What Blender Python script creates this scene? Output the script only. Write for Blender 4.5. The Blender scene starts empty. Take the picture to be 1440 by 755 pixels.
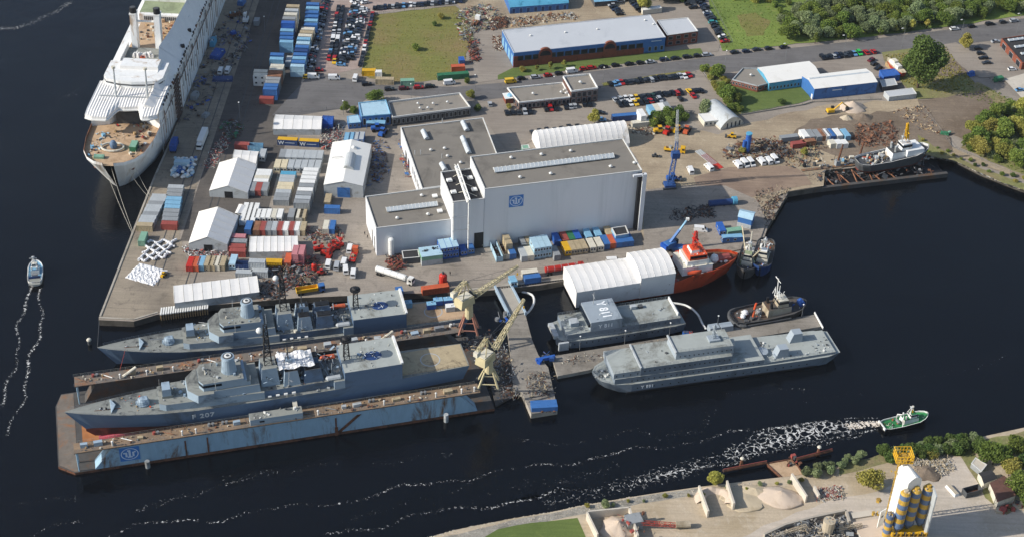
import bpy, math, random
from mathutils import Vector, Matrix
R=math.radians
rnd=random.Random(7)
sc=bpy.context.scene
COL=sc.collection
# ---------------------------------------------------------------- camera calibration (aerial view, metres)
FOC,CY,TH,RO,CAMH=2208.5,377.,0.642262,-0.037649,352.
_ct,_st,_cr,_sr=math.cos(TH),math.sin(TH),math.cos(RO),math.sin(RO)
def g(x,y,h=0.0):
    "photo pixel (1440 wide) to the world point at height h"
    u,v=x-720.,y-CY
    u,v=_cr*u-_sr*v,_sr*u+_cr*v
    ry,rz=FOC*_ct-v*_st,-FOC*_st-v*_ct
    t=(h-CAMH)/rz
    return (u*t,ry*t)
def G(x,y,h=0.0):
    p=g(x,y,h); return Vector((p[0],p[1],h))
def ang(p,q):
    return math.atan2(q[1]-p[1],q[0]-p[0])
cam=bpy.data.cameras.new('camera'); cam.lens=36*FOC/1440; cam.sensor_width=36; cam.clip_end=20000; cam.clip_start=1
co=bpy.data.objects.new('camera',cam); COL.objects.link(co)
Rv=Vector((1,0,0)); Fv=Vector((0,_ct,-_st)); Dv=Vector((0,-_st,-_ct))
right=_cr*Rv+_sr*Dv; down=-_sr*Rv+_cr*Dv
m=Matrix((right,-down,-Fv)).transposed().to_4x4(); m.translation=Vector((0,0,CAMH)); co.matrix_world=m
sc.camera=co
# ---------------------------------------------------------------- materials
MATS={}
def srgb(c):
    if isinstance(c,str):
        c=[int(c[i:i+2],16)/255. for i in (0,2,4)]
    return tuple((x/12.92 if x<=0.04045 else ((x+0.055)/1.055)**2.4) for x in c)
def mat(name,col,rough=.7,var=.16,scale=.6,dirt=None,dirtamt=.0,metal=0.,bump=0.,stretch=None,objvar=0.,spec=.4,det=6.):
    "procedural paint/stone/metal: base colour broken up by object-space noise, with optional stains"
    if name in MATS: return MATS[name]
    mt=bpy.data.materials.new(name); mt.use_nodes=True; nt=mt.node_tree; N=nt.nodes; L=nt.links
    b=N['Principled BSDF']; b.inputs['Roughness'].default_value=rough; b.inputs['Metallic'].default_value=metal
    b.inputs['Specular IOR Level'].default_value=spec
    c=srgb(col)
    tc=N.new('ShaderNodeTexCoord'); src=tc.outputs['Object']
    if stretch:
        mp=N.new('ShaderNodeMapping'); mp.inputs['Scale'].default_value=stretch; L.new(src,mp.inputs[0]); src=mp.outputs[0]
    n=N.new('ShaderNodeTexNoise'); n.inputs['Scale'].default_value=scale; n.inputs['Detail'].default_value=det; n.inputs['Roughness'].default_value=.65
    L.new(src,n.inputs['Vector'])
    r=N.new('ShaderNodeMapRange'); r.inputs[1].default_value=.3; r.inputs[2].default_value=.7; r.inputs[3].default_value=1-var; r.inputs[4].default_value=1+var
    L.new(n.outputs['Fac'],r.inputs[0])
    hsv=N.new('ShaderNodeHueSaturation'); hsv.inputs['Color'].default_value=(*c,1); L.new(r.outputs[0],hsv.inputs['Value'])
    out=hsv.outputs[0]
    if objvar:
        oi=N.new('ShaderNodeObjectInfo'); r2=N.new('ShaderNodeMapRange'); r2.inputs[3].default_value=.5-objvar*.14; r2.inputs[4].default_value=.5+objvar*.14
        L.new(oi.outputs['Random'],r2.inputs[0]); L.new(r2.outputs[0],hsv.inputs['Hue'])
        mm=N.new('ShaderNodeMath'); mm.operation='MULTIPLY'; r3=N.new('ShaderNodeMapRange'); r3.inputs[3].default_value=1-objvar; r3.inputs[4].default_value=1+objvar
        ml=N.new('ShaderNodeMath'); ml.operation='MULTIPLY'; ml.inputs[1].default_value=7.31; fr=N.new('ShaderNodeMath'); fr.operation='FRACT'
        L.new(oi.outputs['Random'],ml.inputs[0]); L.new(ml.outputs[0],fr.inputs[0]); L.new(fr.outputs[0],r3.inputs[0])
        L.new(r.outputs[0],mm.inputs[0]); L.new(r3.outputs[0],mm.inputs[1]); L.new(mm.outputs[0],hsv.inputs['Value'])
    if dirt:
        n2=N.new('ShaderNodeTexNoise'); n2.inputs['Scale'].default_value=scale*.35; n2.inputs['Detail'].default_value=8; n2.inputs['Roughness'].default_value=.75; n2.inputs['Distortion'].default_value=.6
        L.new(src,n2.inputs['Vector'])
        r4=N.new('ShaderNodeMapRange'); r4.inputs[1].default_value=.62-dirtamt*.3; r4.inputs[2].default_value=.72-dirtamt*.2; L.new(n2.outputs['Fac'],r4.inputs[0])
        mx=N.new('ShaderNodeMix'); mx.data_type='RGBA'; L.new(r4.outputs[0],mx.inputs['Factor']); L.new(out,mx.inputs['A']); mx.inputs['B'].default_value=(*srgb(dirt),1)
        out=mx.outputs['Result']
    L.new(out,b.inputs['Base Color'])
    if bump:
        bp=N.new('ShaderNodeBump'); bp.inputs['Strength'].default_value=.6; bp.inputs['Distance'].default_value=bump; L.new(n.outputs['Fac'],bp.inputs['Height']); L.new(bp.outputs[0],b.inputs['Normal'])
    MATS[name]=mt; return mt
def glassmat(name,col=(.02,.025,.03)):
    mt=mat(name,col,rough=.12,var=.3,scale=.4,spec=.8); return mt
# colour table: name -> args for mat()
CT={
'barge_grey':('6f7a85',.6,.06,.15,'565f68',.25),'barge_light':('929ca4',.6,.06,.2,'6e7880',.25),'num_bright':('eef0f0',.5,.03,.5),'dock_top':('85705a',.9,.2,.4,'6a5f54',.5),'dock_top_far':('6f675e',.9,.2,.4,'8a6040',.42),

'craneleg':('9a6a5a',.6,.15,.5,'6b4436',.35),'craneblue':('2e5088',.5,.12,.6,'1a3158',.3),
'white':('dcdcd8',.6,.05,.5,'a9a498',.25),'white_tent':('dcdad6',.65,.05,.25,'b4ada0',.15),'white_ship':('dedfdd',.5,.07,.2,'a89a86',.25),
'hall_white':('cfd5dc',.55,.03,.05,'bfc5cc',.3),'offwhite':('c9c4b4',.7,.1,.7,'8b8270',.3),'cream':('cbbfa2',.7,.1,.7,'8f8266',.3),'tan':('a8997c',.7,.12,.7,'6e624e',.35),
'grey':('8b8f91',.6,.1,.6,'66655f',.3),'lightgrey':('a9aeb0',.6,.08,.6,'807f78',.3),'darkgrey':('4a4c4e',.7,.15,.6,'333230',.3),'black':('16171a',.6,.3,.8),
'blue':('3a69a3',.5,.1,.6,'1e3c66',.25),'darkblue':('26406f',.5,.12,.6,'15233f',.25),'lightblue':('7ba9c4',.55,.1,.6,'4b7894',.3),'paleblue':('a3c0cf',.55,.08,.6,'6f93a3',.3),'royal':('2c5ba6',.5,.12,.8,'16336a',.3),'cyan':('549ab8',.55,.1,.6,'2c6f8a',.25),
'tarp_blue':('214f9c',.55,.25,1.2,'12306a',.3),
'red':('a8271c',.5,.12,.6,'5e1c14',.3),'brightred':('b82c20',.45,.1,.6,'7a1c12',.2),'brownred':('964a42',.6,.12,.6,'5e2f28',.3),'pink':('b87a7e',.6,.1,.6,'94585e',.3),'orange':('bb5a38',.5,.12,.6,'7c3414',.3),
'orange_hull':('bd4a28',.45,.08,.25,'6e2413',.35),'rust':('6a4531',.85,.35,.9,'34241c',.5),'rustlight':('8c6248',.85,.3,.6,'4e3628',.45),
'yellow':('d0a21e',.5,.1,.6,'8a6a16',.25),'crane_yellow':('bdb28e',.55,.1,.5,'8e7c4c',.3),'green':('2f6e4c',.6,.12,.6,'1d4330',.3),'palegreen':('7aa38c',.6,.1,.6,'567565',.3),'deckgreen':('2c7a45',.7,.1,.6,'215634',.3),'mossgreen':('8a9474',.8,.12,.3,'6d7458',.4),
'navy_grey':('5c738d',.6,.05,.12,'4c5a68',.2),'navy_deck':('868882',.8,.1,.3,'4b4d4d',.35),'navy_light':('94a6b4',.6,.06,.2,'62707c',.25),
'deck_grey':('9ba09c',.85,.1,.2,'6f6f68',.35),'antifoul':('74362c',.8,.2,.3,'4b2722',.4),'bulb_red':('b04452',.6,.1,.3),
'dock_blue':('6d8fa8',.7,.08,.12,'5b4636',.18),'dock_dark':('4a4846',.85,.25,.3,'5e4632',.3),'dock_deck':('6b5a4a',.9,.22,.35,'93663c',.55),'rustdeck':('a0683c',.9,.25,.3,'5a4434',.35),
'roofing':('78736b',.95,.07,.12,'5b5751',.4),'roofing_dark':('2f2f31',.95,.1,.15,'3c3b3a',.4),'gravel_roof':('857f76',.95,.08,.12,'686359',.4),
'skylight':('b5bcc0',.25,.1,1.,'8e9598',.3),'parapet':('c9c9c5',.6,.05,.5),'metalroof':('b9bcbf',.45,.04,.08,'a2a6aa',.35),'metalwhite':('e2e0d9',.5,.04,.1,'cfccc2',.35),
'brick':('7d4634',.9,.15,1.2,'5e3729',.4),'brickdark':('61443a',.9,.15,1.2,'4a362f',.4),'window':('20262e',.15,.4,.7),'concrete':('a39c90',.9,.1,.25,'857e72',.35),'concretelight':('bdb5a7',.9,.1,.2,'9a9182',.35),
'steel':('7b7e80',.45,.2,1.,'5b4636',.3),'plastic_white':('d8d8d8',.3,.14,1.1),'wood':('a38862',.85,.2,1.5,'6f5b40',.3),'timberdeck':('a08460',.85,.12,.5,'7a6447',.4),'tyre':('141414',.85,.2,1.),
'bark':('4a3d30',.95,.25,2.),'skin':('b98a6c',.6,.05,1.),'cloth_dark':('25272c',.9,.2,2.),'hivis':('d2622a',.8,.1,2.),'wheelhouse_glass':('1a222b',.1,.3,.5),
'sand':('b7a88e',.95,.1,.2,'9c8c72',.4),'sandpink':('bfae9c',.95,.08,.2,'a6947f',.4),'silo_yellow':('b8963f',.6,.12,.4,'8a6c34',.35),'silo_blue':('5a6f8e',.6,.12,.4,'3b4c68',.3),'dust':('b0a48f',.9,.1,.3,'8c7f69',.4),
'beige':('b59a7c',.9,.12,.4,'94785a',.4),'glow_orange':('cf5430',.5,.1,1.),'emblem_blue':('3a76ba',.5,.06,.3),'emblem_white':('c6d3e2',.5,.04,.3),
'hook_blue':('1c4fa6',.5,.12,.6,'14306a',.2),'sailred':('a03a2a',.5,.1,.5),'num_white':('c9d0d4',.6,.04,.5),'num_grey':('56606c',.6,.04,.5),
}
def MT(n):
    if n in MATS: return MATS[n]
    if n=='hall_white': return mat(n,'d6d8da',.55,.02,.25,'c9ccce',.35,stretch=(1,1,.06))
    if n=='dock_blue': return mat(n,'8ba9bd',.7,.10,.5,'63503f',.3,stretch=(1,1,.3))
    if n=='white_ship': return mat(n,'dedfdd',.5,.08,.5,'a8927a',.25,stretch=(1,1,.15))
    a=list(CT[n]); d=dict(zip(('col','rough','var','scale','dirt','dirtamt'),a)); return mat(n,**d)
# ---------------------------------------------------------------- mesh builder
class M:
    def __init__(s): s.v=[];s.f=[];s.m=[];s.names=[]
    def mi(s,n):
        if n not in s.names: s.names.append(n)
        return s.names.index(n)
    def face(s,pts,m):
        b=len(s.v); s.v+=[tuple(p) for p in pts]; s.f.append(tuple(range(b,b+len(pts)))); s.m.append(s.mi(m))
    def prism(s,pts,z0,z1,m,mt=None,ins=0,bot=True):
        n=len(pts); b=len(s.v)
        if ins:
            cx=sum(p[0] for p in pts)/n; cy=sum(p[1] for p in pts)/n
            tp=[(p[0]-math.copysign(min(ins,abs(p[0]-cx)),p[0]-cx),p[1]-math.copysign(min(ins,abs(p[1]-cy)),p[1]-cy)) for p in pts]
        else: tp=pts
        s.v+=[(p[0],p[1],z0) for p in pts]+[(p[0],p[1],z1) for p in tp]
        a=0
        for i in range(n): a+=pts[i][0]*pts[(i+1)%n][1]-pts[(i+1)%n][0]*pts[i][1]
        o=range(n) if a>0 else range(n-1,-1,-1); o=list(o)
        k=s.mi(m)
        for i in range(n):
            i0,i1=o[i],o[(i+1)%n]
            s.f.append((b+i0,b+i1,b+n+i1,b+n+i0)); s.m.append(k)
        s.f.append(tuple(b+n+i for i in o)); s.m.append(s.mi(mt or m))
        if bot: s.f.append(tuple(b+i for i in reversed(o))); s.m.append(k)
        return s
    def box(s,x0,x1,y0,y1,z0,z1,m,mt=None,ins=0):
        return s.prism([(x0,y0),(x1,y0),(x1,y1),(x0,y1)],z0,z1,m,mt,ins)
    def cb(s,cx,cy,z,lx,ly,lz,m,rot=0,mt=None,ins=0):
        c,n=math.cos(rot),math.sin(rot); P=[]
        for a,b in ((-1,-1),(1,-1),(1,1),(-1,1)):
            x,y=a*lx/2,b*ly/2; P.append((cx+c*x-n*y,cy+n*x+c*y))
        return s.prism(P,z,z+lz,m,mt,ins)
    def tube(s,p,q,r,m,n=6,r2=None,cap=True):
        p=Vector(p);q=Vector(q);d=(q-p)
        if d.length<1e-6: return s
        d.normalize(); a=d.orthogonal().normalized(); bb=d.cross(a); r2=r if r2 is None else r2; b=len(s.v); k=s.mi(m)
        for c,rr in ((p,r),(q,r2)):
            for i in range(n):
                t=2*math.pi*(i+.5)/n; s.v.append(tuple(c+a*(rr*math.cos(t))+bb*(rr*math.sin(t))))
        for i in range(n):
            j=(i+1)%n; s.f.append((b+i,b+j,b+n+j,b+n+i)); s.m.append(k)
        if cap:
            s.f.append(tuple(b+n+i for i in range(n))); s.m.append(k); s.f.append(tuple(b+n-1-i for i in range(n))); s.m.append(k)
        return s
    def cyl(s,cx,cy,z0,z1,r,m,n=14,mt=None,r2=None):
        r2=r if r2 is None else r2; b=len(s.v); k=s.mi(m)
        for z,rr in ((z0,r),(z1,r2)):
            for i in range(n): t=2*math.pi*i/n; s.v.append((cx+rr*math.cos(t),cy+rr*math.sin(t),z))
        for i in range(n):
            j=(i+1)%n; s.f.append((b+i,b+j,b+n+j,b+n+i)); s.m.append(k)
        s.f.append(tuple(b+n+i for i in range(n))); s.m.append(s.mi(mt or m)); s.f.append(tuple(b+n-1-i for i in range(n))); s.m.append(k)
        return s
    def loft(s,rings,m,closed=True,caps=True,mcap=None):
        k=s.mi(m); b=len(s.v); n=len(rings[0])
        for r_ in rings: s.v+=[tuple(p) for p in r_]
        for i in range(len(rings)-1):
            for j in range(n if closed else n-1):
                j2=(j+1)%n; s.f.append((b+i*n+j,b+i*n+j2,b+(i+1)*n+j2,b+(i+1)*n+j)); s.m.append(k)
        if caps:
            kk=s.mi(mcap or m)
            s.f.append(tuple(b+n-1-j for j in range(n))); s.m.append(kk); s.f.append(tuple(b+(len(rings)-1)*n+j for j in range(n))); s.m.append(kk)
        return s
    def sph(s,c,r,m,n=10,sz=1.):
        rings=[]
        for i in range(n//2+1):
            t=math.pi*i/(n//2); rr=max(1e-3,r*math.sin(t)); rings.append([(c[0]+rr*math.cos(2*math.pi*j/n),c[1]+rr*math.sin(2*math.pi*j/n),c[2]-r*sz*math.cos(t)) for j in range(n)])
        return s.loft(rings,m)
    def pipe(s,pts,r,m,n=5):
        for a,b in zip(pts,pts[1:]): s.tube(a,b,r,m,n)
        return s
    def truss(s,p,q,w,m,n=8,r=.12,w2=None):
        "four-chord lattice girder from p to q"
        p=Vector(p);q=Vector(q);d=(q-p).normalized(); a=d.cross(Vector((0,0,1))); a=(a if a.length>.1 else Vector((1,0,0))).normalized(); u=a.cross(d).normalized(); w2=w if w2 is None else w2
        def c(t,k):
            ww=(w+(w2-w)*t)/2; sx,sz=((1,1),(-1,1),(-1,-1),(1,-1))[k%4]; return p.lerp(q,t)+a*(sx*ww)+u*(sz*ww)
        for k in range(4):
            s.tube(c(0,k),c(1,k),r,m,4)
            for i in range(n):
                t0,t1=i/n,(i+1)/n
                if i%2: s.tube(c(t0,k),c(t1,k+1),r*.6,m,4)
                else: s.tube(c(t1,k),c(t0,k+1),r*.6,m,4)
                s.tube(c(t1,k),c(t1,k+1),r*.6,m,4)
        return s
    def clutter(s,x0,x1,y0,y1,z,n,smax,ms,rr=None):
        rr=rr or rnd
        for _ in range(n):
            a=smax*(.25+.75*rr.random()**2); k=rr.random(); x=rr.uniform(x0,x1);y=rr.uniform(y0,y1); mm=rr.choice(ms)
            if k<.55: s.cb(x,y,z,a,a*rr.uniform(.3,1),a*rr.uniform(.25,.9),mm,rr.uniform(0,3))
            elif k<.8: s.cyl(x,y,z,z+a*rr.uniform(.3,1),a*.35,mm,7)
            else:
                t=rr.uniform(0,3.1); s.tube((x,y,z+.1),(x+a*1.5*math.cos(t),y+a*1.5*math.sin(t),z+rr.uniform(.1,a)),.09,mm,4)
        return s
    def scrap(s,x,y,z,sm,ms,rr):
        "one bent bar, plate, pipe or block of scrap"
        k=rr.random(); mm=rr.choice(ms); t=rr.uniform(0,3.14); c,n=math.cos(t),math.sin(t); a=sm*(.3+.7*rr.random()**2)
        if k<.5:
            h=rr.uniform(0,.5)*a; s.tube((x-c*a*.7,y-n*a*.7,z+.1),(x+c*a*.7,y+n*a*.7,z+.1+h),rr.uniform(.05,.14),mm,4)
        elif k<.78:
            u=Vector((c,n,rr.uniform(-.3,.3)))*a*.5; v=Vector((-n,c,rr.uniform(-.5,.5)))*a*rr.uniform(.12,.35); p=Vector((x,y,z+abs(u.z)+abs(v.z)+.05)); s.face([p-u-v,p+u-v,p+u+v,p-u+v],mm)
        elif k<.92: s.cb(x,y,z,a*.45,a*rr.uniform(.15,.4),a*rr.uniform(.1,.35),mm,t)
        else: s.tube((x-c*a*.3,y-n*a*.3,z+.3),(x+c*a*.3,y+n*a*.3,z+.3),a*.14,mm,8)
    def mesh(s,name,smooth=False):
        me=bpy.data.meshes.new(name); me.from_pydata(s.v,[],s.f)
        for n in s.names: me.materials.append(MT(n))
        me.polygons.foreach_set('material_index',s.m)
        if smooth: me.polygons.foreach_set('use_smooth',[True]*len(s.f))
        me.update(); return me
# ---------------------------------------------------------------- things
def mk(name,data,parent=None,loc=(0,0,0),rot=0):
    o=bpy.data.objects.new(name,data); COL.objects.link(o); o.parent=parent; o.location=loc; o.rotation_euler=(0,0,rot); return o
def tag(o,label,cat,group=None,kind=None):
    if label: o['label']=label
    if cat: o['category']=cat
    if group: o['group']=group
    if kind: o['kind']=kind
    return o
def put(parts,parent):
    for p in parts:
        nm,me=p[0],p[1]
        if isinstance(me,M): me=me.mesh(nm)
        if isinstance(p,list): p[1]=me
        c=mk(nm,me,parent)
        if len(p)>2 and p[2]: put(p[2],c)
        if len(p)>3 and p[3]: c['label']=p[3]
def thing(name,label,cat,loc,rot,parts,group=None):
    o=mk(name,None,None,loc if len(loc)==3 else (loc[0],loc[1],0),rot); tag(o,label,cat,group); put(parts,o); return o
def single(name,label,cat,loc,rot,mb,group=None):
    me=mb.mesh(name) if isinstance(mb,M) else mb
    o=mk(name,me,None,loc if len(loc)==3 else (loc[0],loc[1],0),rot); return tag(o,label,cat,group)
def freeze(parts):
    "turn builders into meshes once, so that every copy shares them"
    return [[p[0],p[1].mesh(p[0]) if isinstance(p[1],M) else p[1],freeze(p[2]) if len(p)>2 and p[2] else None,p[3] if len(p)>3 else None] for p in parts]
def struct(name,mb,loc=(0,0,0),kind='structure'):
    o=mk(name,mb.mesh(name) if isinstance(mb,M) else mb,None,loc); o['kind']=kind; return o
ORD='first second third fourth fifth sixth seventh eighth ninth tenth eleventh twelfth thirteenth fourteenth fifteenth sixteenth seventeenth eighteenth nineteenth twentieth'.split()
def od(i):
    if i<20: return ORD[i]
    t='twenty- thirty- forty- fifty-'.split()[(i+1)//10-2]; k=(i+1)%10
    return {20:'twentieth',30:'thirtieth',40:'fortieth',50:'fiftieth'}[i+1] if k==0 else t+ORD[k-1]
def textmesh(s,size,mname,depth=.04,align='CENTER',spacing=1.):
    c=bpy.data.curves.new('lettering','FONT'); c.body=s; c.size=size; c.extrude=depth; c.align_x=align; c.align_y='CENTER'; c.space_character=spacing; c.offset=size*.022
    o=bpy.data.objects.new('tmp',c); COL.objects.link(o); dg=bpy.context.evaluated_depsgraph_get(); me=bpy.data.meshes.new_from_object(o.evaluated_get(dg))
    bpy.data.objects.remove(o); me.materials.clear(); me.materials.append(MT(mname)); return me
def rough(pts,amp,step,rr=None,z=None):
    "break straight polygon edges into uneven ones"
    rr=rr or rnd; out=[]
    n=len(pts)
    for i in range(n):
        a,b=Vector(pts[i][:2]),Vector(pts[(i+1)%n][:2]); d=b-a; k=max(1,int(d.length/step)); nn=Vector((-d.y,d.x)).normalized()
        for j in range(k):
            p=a+d*(j/k)
            if j: p+=nn*rr.uniform(-amp,amp)
            out.append((p.x,p.y))
    return out
def groundmat(name,c1,c2,c3,s1=.03,s2=.25,s3=2.5,a2=.5,a3=.5,rough_=.95,grain=.18,bump=.05,thr=(.45,.65),thr2=(.55,.75),lines=None):
    mt=bpy.data.materials.new(name); mt.use_nodes=True; nt=mt.node_tree; N=nt.nodes; L=nt.links; b=N['Principled BSDF']; b.inputs['Roughness'].default_value=rough_; b.inputs['Specular IOR Level'].default_value=.2
    tc=N.new('ShaderNodeTexCoord'); o=tc.outputs['Object']
    def noise(s,d=8,r=.65,dist=.0):
        n=N.new('ShaderNodeTexNoise'); n.inputs['Scale'].default_value=s; n.inputs['Detail'].default_value=d; n.inputs['Roughness'].default_value=r; n.inputs['Distortion'].default_value=dist; L.new(o,n.inputs['Vector']); return n.outputs['Fac']
    def rng(x,a,b_,c,d):
        r=N.new('ShaderNodeMapRange'); r.inputs[1].default_value=a; r.inputs[2].default_value=b_; r.inputs[3].default_value=c; r.inputs[4].default_value=d; L.new(x,r.inputs[0]); return r.outputs[0]
    def mix(f,A,B):
        m_=N.new('ShaderNodeMix'); m_.data_type='RGBA'; L.new(f,m_.inputs['Factor'])
        if isinstance(A,tuple): m_.inputs['A'].default_value=A
        else: L.new(A,m_.inputs['A'])
        if isinstance(B,tuple): m_.inputs['B'].default_value=B
        else: L.new(B,m_.inputs['B'])
        return m_.outputs['Result']
    c=mix(rng(noise(s1,6,.6,.4),*thr,0,a2*2),(*srgb(c1),1),(*srgb(c2),1))
    c=mix(rng(noise(s2,9,.7,.8),*thr2,0,a3*2),c,(*srgb(c3),1))
    n3=noise(s3,5,.7); h=N.new('ShaderNodeHueSaturation'); L.new(c,h.inputs['Color']); L.new(rng(n3,.3,.7,1-grain,1+grain),h.inputs['Value']); c=h.outputs[0]
    mp2=N.new('ShaderNodeMapping'); mp2.inputs['Rotation'].default_value=(0,0,R(-16)); mp2.inputs['Scale'].default_value=(.035,.9,1); L.new(o,mp2.inputs[0])
    ns=N.new('ShaderNodeTexNoise'); ns.inputs['Scale'].default_value=1.; ns.inputs['Detail'].default_value=5; ns.inputs['Distortion'].default_value=.8; L.new(mp2.outputs[0],ns.inputs['Vector'])
    hs=N.new('ShaderNodeHueSaturation'); L.new(c,hs.inputs['Color']); L.new(rng(ns.outputs['Fac'],.35,.65,.9,1.07),hs.inputs['Value']); c=hs.outputs[0]
    if lines:   # joints between cast slabs
        br=N.new('ShaderNodeTexBrick'); br.offset=lines[2]; br.inputs['Scale'].default_value=1; br.inputs['Mortar Size'].default_value=.035; br.inputs['Brick Width'].default_value=lines[0]; br.inputs['Row Height'].default_value=lines[1]
        br.inputs['Color1'].default_value=(1,1,1,1); br.inputs['Color2'].default_value=(.93,.93,.93,1); br.inputs['Mortar'].default_value=(.55,.55,.55,1)
        mp=N.new('ShaderNodeMapping'); mp.inputs['Rotation'].default_value=(0,0,lines[3]); L.new(o,mp.inputs[0]); L.new(mp.outputs[0],br.inputs['Vector'])
        mm=N.new('ShaderNodeMix'); mm.data_type='RGBA'; mm.blend_type='MULTIPLY'; mm.inputs['Factor'].default_value=.8 if lines[2] else .3; L.new(c,mm.inputs['A']); L.new(br.outputs['Color'],mm.inputs['B']); c=mm.outputs['Result']
    L.new(c,b.inputs['Base Color'])
    if bump:
        bp=N.new('ShaderNodeBump'); bp.inputs['Distance'].default_value=bump; L.new(n3,bp.inputs['Height']); L.new(bp.outputs[0],b.inputs['Normal'])
    MATS[name]=mt; return mt
groundmat('g_yard','968d82','81796f','5a5650',.035,.22,1.6,grain=.14,a3=.42,lines=(7.5,7.5,.0,R(-16)))
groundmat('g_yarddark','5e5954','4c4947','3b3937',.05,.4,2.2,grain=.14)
groundmat('g_apron','948979','7d7468','5d564e',.06,.25,1.6,grain=.12,lines=(9,6,.5,R(0)))
groundmat('g_pier','8b857c','787269','5c5751',.08,.4,1.8,grain=.12)
groundmat('g_asphalt','6f6b67','65625f','57534f',.04,.3,3,grain=.08)
groundmat('g_road','6c6a69','62605f','565352',.05,.4,3,grain=.06)
groundmat('g_paving','91887d','867d73','79716a',.05,.6,2.5,grain=.08)
groundmat('g_gravelpink','a3938a','938279','766b64',.06,.5,2.2,grain=.16)
groundmat('g_dirt','a2937c','8c7d69','b5a78f',.04,.18,1.6,grain=.16,bump=.15)
groundmat('g_dirtdark','7b6e60','6a5d4f','91826f',.05,.2,1.6,grain=.18,bump=.15)
groundmat('g_slab','8e7b6a','806e60','6e6054',.05,.3,2.,grain=.08,lines=(12,8,.0,R(-16)))
groundmat('g_sand','b3a48e','a39379','bfb3a1',.05,.22,1.6,grain=.1,bump=.12)
groundmat('g_sandlight','b9aea0','aba08f','c4bbb0',.05,.3,1.6,grain=.09,bump=.1)
groundmat('g_grey_sand','8a8580','7c7773','9a948c',.06,.3,1.6,grain=.1)
groundmat('g_field','74743f','80714c','667038',.035,.12,1.2,grain=.22,bump=.2)
groundmat('g_grass','73843f','657739','8c8852',.03,.2,1.5,grain=.2,bump=.2)
groundmat('g_lawn','5f6e3a','566634','6c783f',.06,.3,2.,grain=.14,bump=.1)
groundmat('g_rough','7c7c50','877a5c','65743f',.06,.22,1.3,grain=.25,bump=.25)
groundmat('g_stone','9c978c','7f7b72','b5b0a5',.3,.9,2.5,grain=.35,bump=.4)
groundmat('g_quaywall','5f5a52','4a463f','3b3833',.2,.6,2,grain=.2)
# ---- water
def watermat():
    mt=bpy.data.materials.new('water'); mt.use_nodes=True; nt=mt.node_tree; N=nt.nodes; L=nt.links; b=N['Principled BSDF']
    b.inputs['Base Color'].default_value=(.0022,.0030,.0046,1); b.inputs['Roughness'].default_value=.16; b.inputs['IOR'].default_value=1.33
    tc=N.new('ShaderNodeTexCoord'); o=tc.outputs['Object']; last=None; 
    for sc_,dist,st_ in ((.045,.45,1.),(.35,.10,1.),(1.3,.035,1.)):
        n=N.new('ShaderNodeTexNoise'); n.inputs['Scale'].default_value=sc_; n.inputs['Detail'].default_value=5; n.inputs['Distortion'].default_value=.5; L.new(o,n.inputs['Vector'])
        bp=N.new('ShaderNodeBump'); bp.inputs['Distance'].default_value=dist; bp.inputs['Strength'].default_value=st_; L.new(n.outputs['Fac'],bp.inputs['Height'])
        if last: L.new(last,bp.inputs['Normal'])
        last=bp.outputs[0]
    n=N.new('ShaderNodeTexNoise'); n.inputs['Scale'].default_value=.012; n.inputs['Detail'].default_value=6; n.inputs['Distortion'].default_value=1.; L.new(o,n.inputs['Vector']); r=N.new('ShaderNodeMapRange'); r.inputs[1].default_value=.35; r.inputs[2].default_value=.65; r.inputs[3].default_value=.08; r.inputs[4].default_value=.24; L.new(n.outputs['Fac'],r.inputs[0]); L.new(r.outputs[0],b.inputs['Roughness'])
    L.new(last,b.inputs['Normal']); MATS['water']=mt
watermat()
w=M(); w.face([(-3000,-400,0),(3000,-400,0),(3000,4000,0),(-3000,4000,0)],'water'); struct('water',w,(0,0,-2.5))
def land(name,pts,z,mtop,zb=-9,mside='g_quaywall'):
    m_=M(); m_.prism(pts,zb,z,mside,mtop); return struct(name,m_)
def sheet(name,pts,z,m_,kind='structure'):
    q=M(); a=sum(pts[i][0]*pts[(i+1)%len(pts)][1]-pts[(i+1)%len(pts)][0]*pts[i][1] for i in range(len(pts)))
    if a<0: pts=pts[::-1]
    q.face([(p[0],p[1],z) for p in pts],m_); return struct(name,q,kind=kind)
def gl(px): return [g(*p) for p in px]
QF=g(138.5,449)
# main shipyard land mass
quay=[g(138.5,449),g(188,451),g(222,441),g(300,428),g(420,418),g(560,412),g(640,411),g(700,406.5),g(760,400),g(797,393.5),g(880,381),g(960,368),g(1028,357),g(1069,351),g(1080,318),g(1109,270),g(1157,262),g(1157,240),g(1200,236),g(1290,222),g(1318,216),g(1345,222),g(1380,240),g(1415,254),g(1442,264)]
far=[(600,500),(2500,700),(2500,3600),(-2500,3600),(-2500,1500)]
quayl=[(-143.,1500.),g(318,-2),g(217,252)]
land('ground',quay+far+quayl,0,'g_yard')
# far river bank on the left side runs on as water; southern bank (concrete works)
bank=[(g(560,772)[0],g(560,772)[1]),g(640,745),g(720,729),g(770,721),g(817,711),g(880,700),g(930,692),g(987,684),g(1080,673),g(1133,667),g(1207,648),g(1280,631),g(1367,617),g(1440,601)]
bank=rough(bank,.9,5)[:-10] if False else bank
land('ground',bank+[(400,430),(900,480),(900,-300),(-60,-300)],.3,'g_sand')
Z=[0.0]
def zz():
    Z[0]+=.012; return Z[0]
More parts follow.
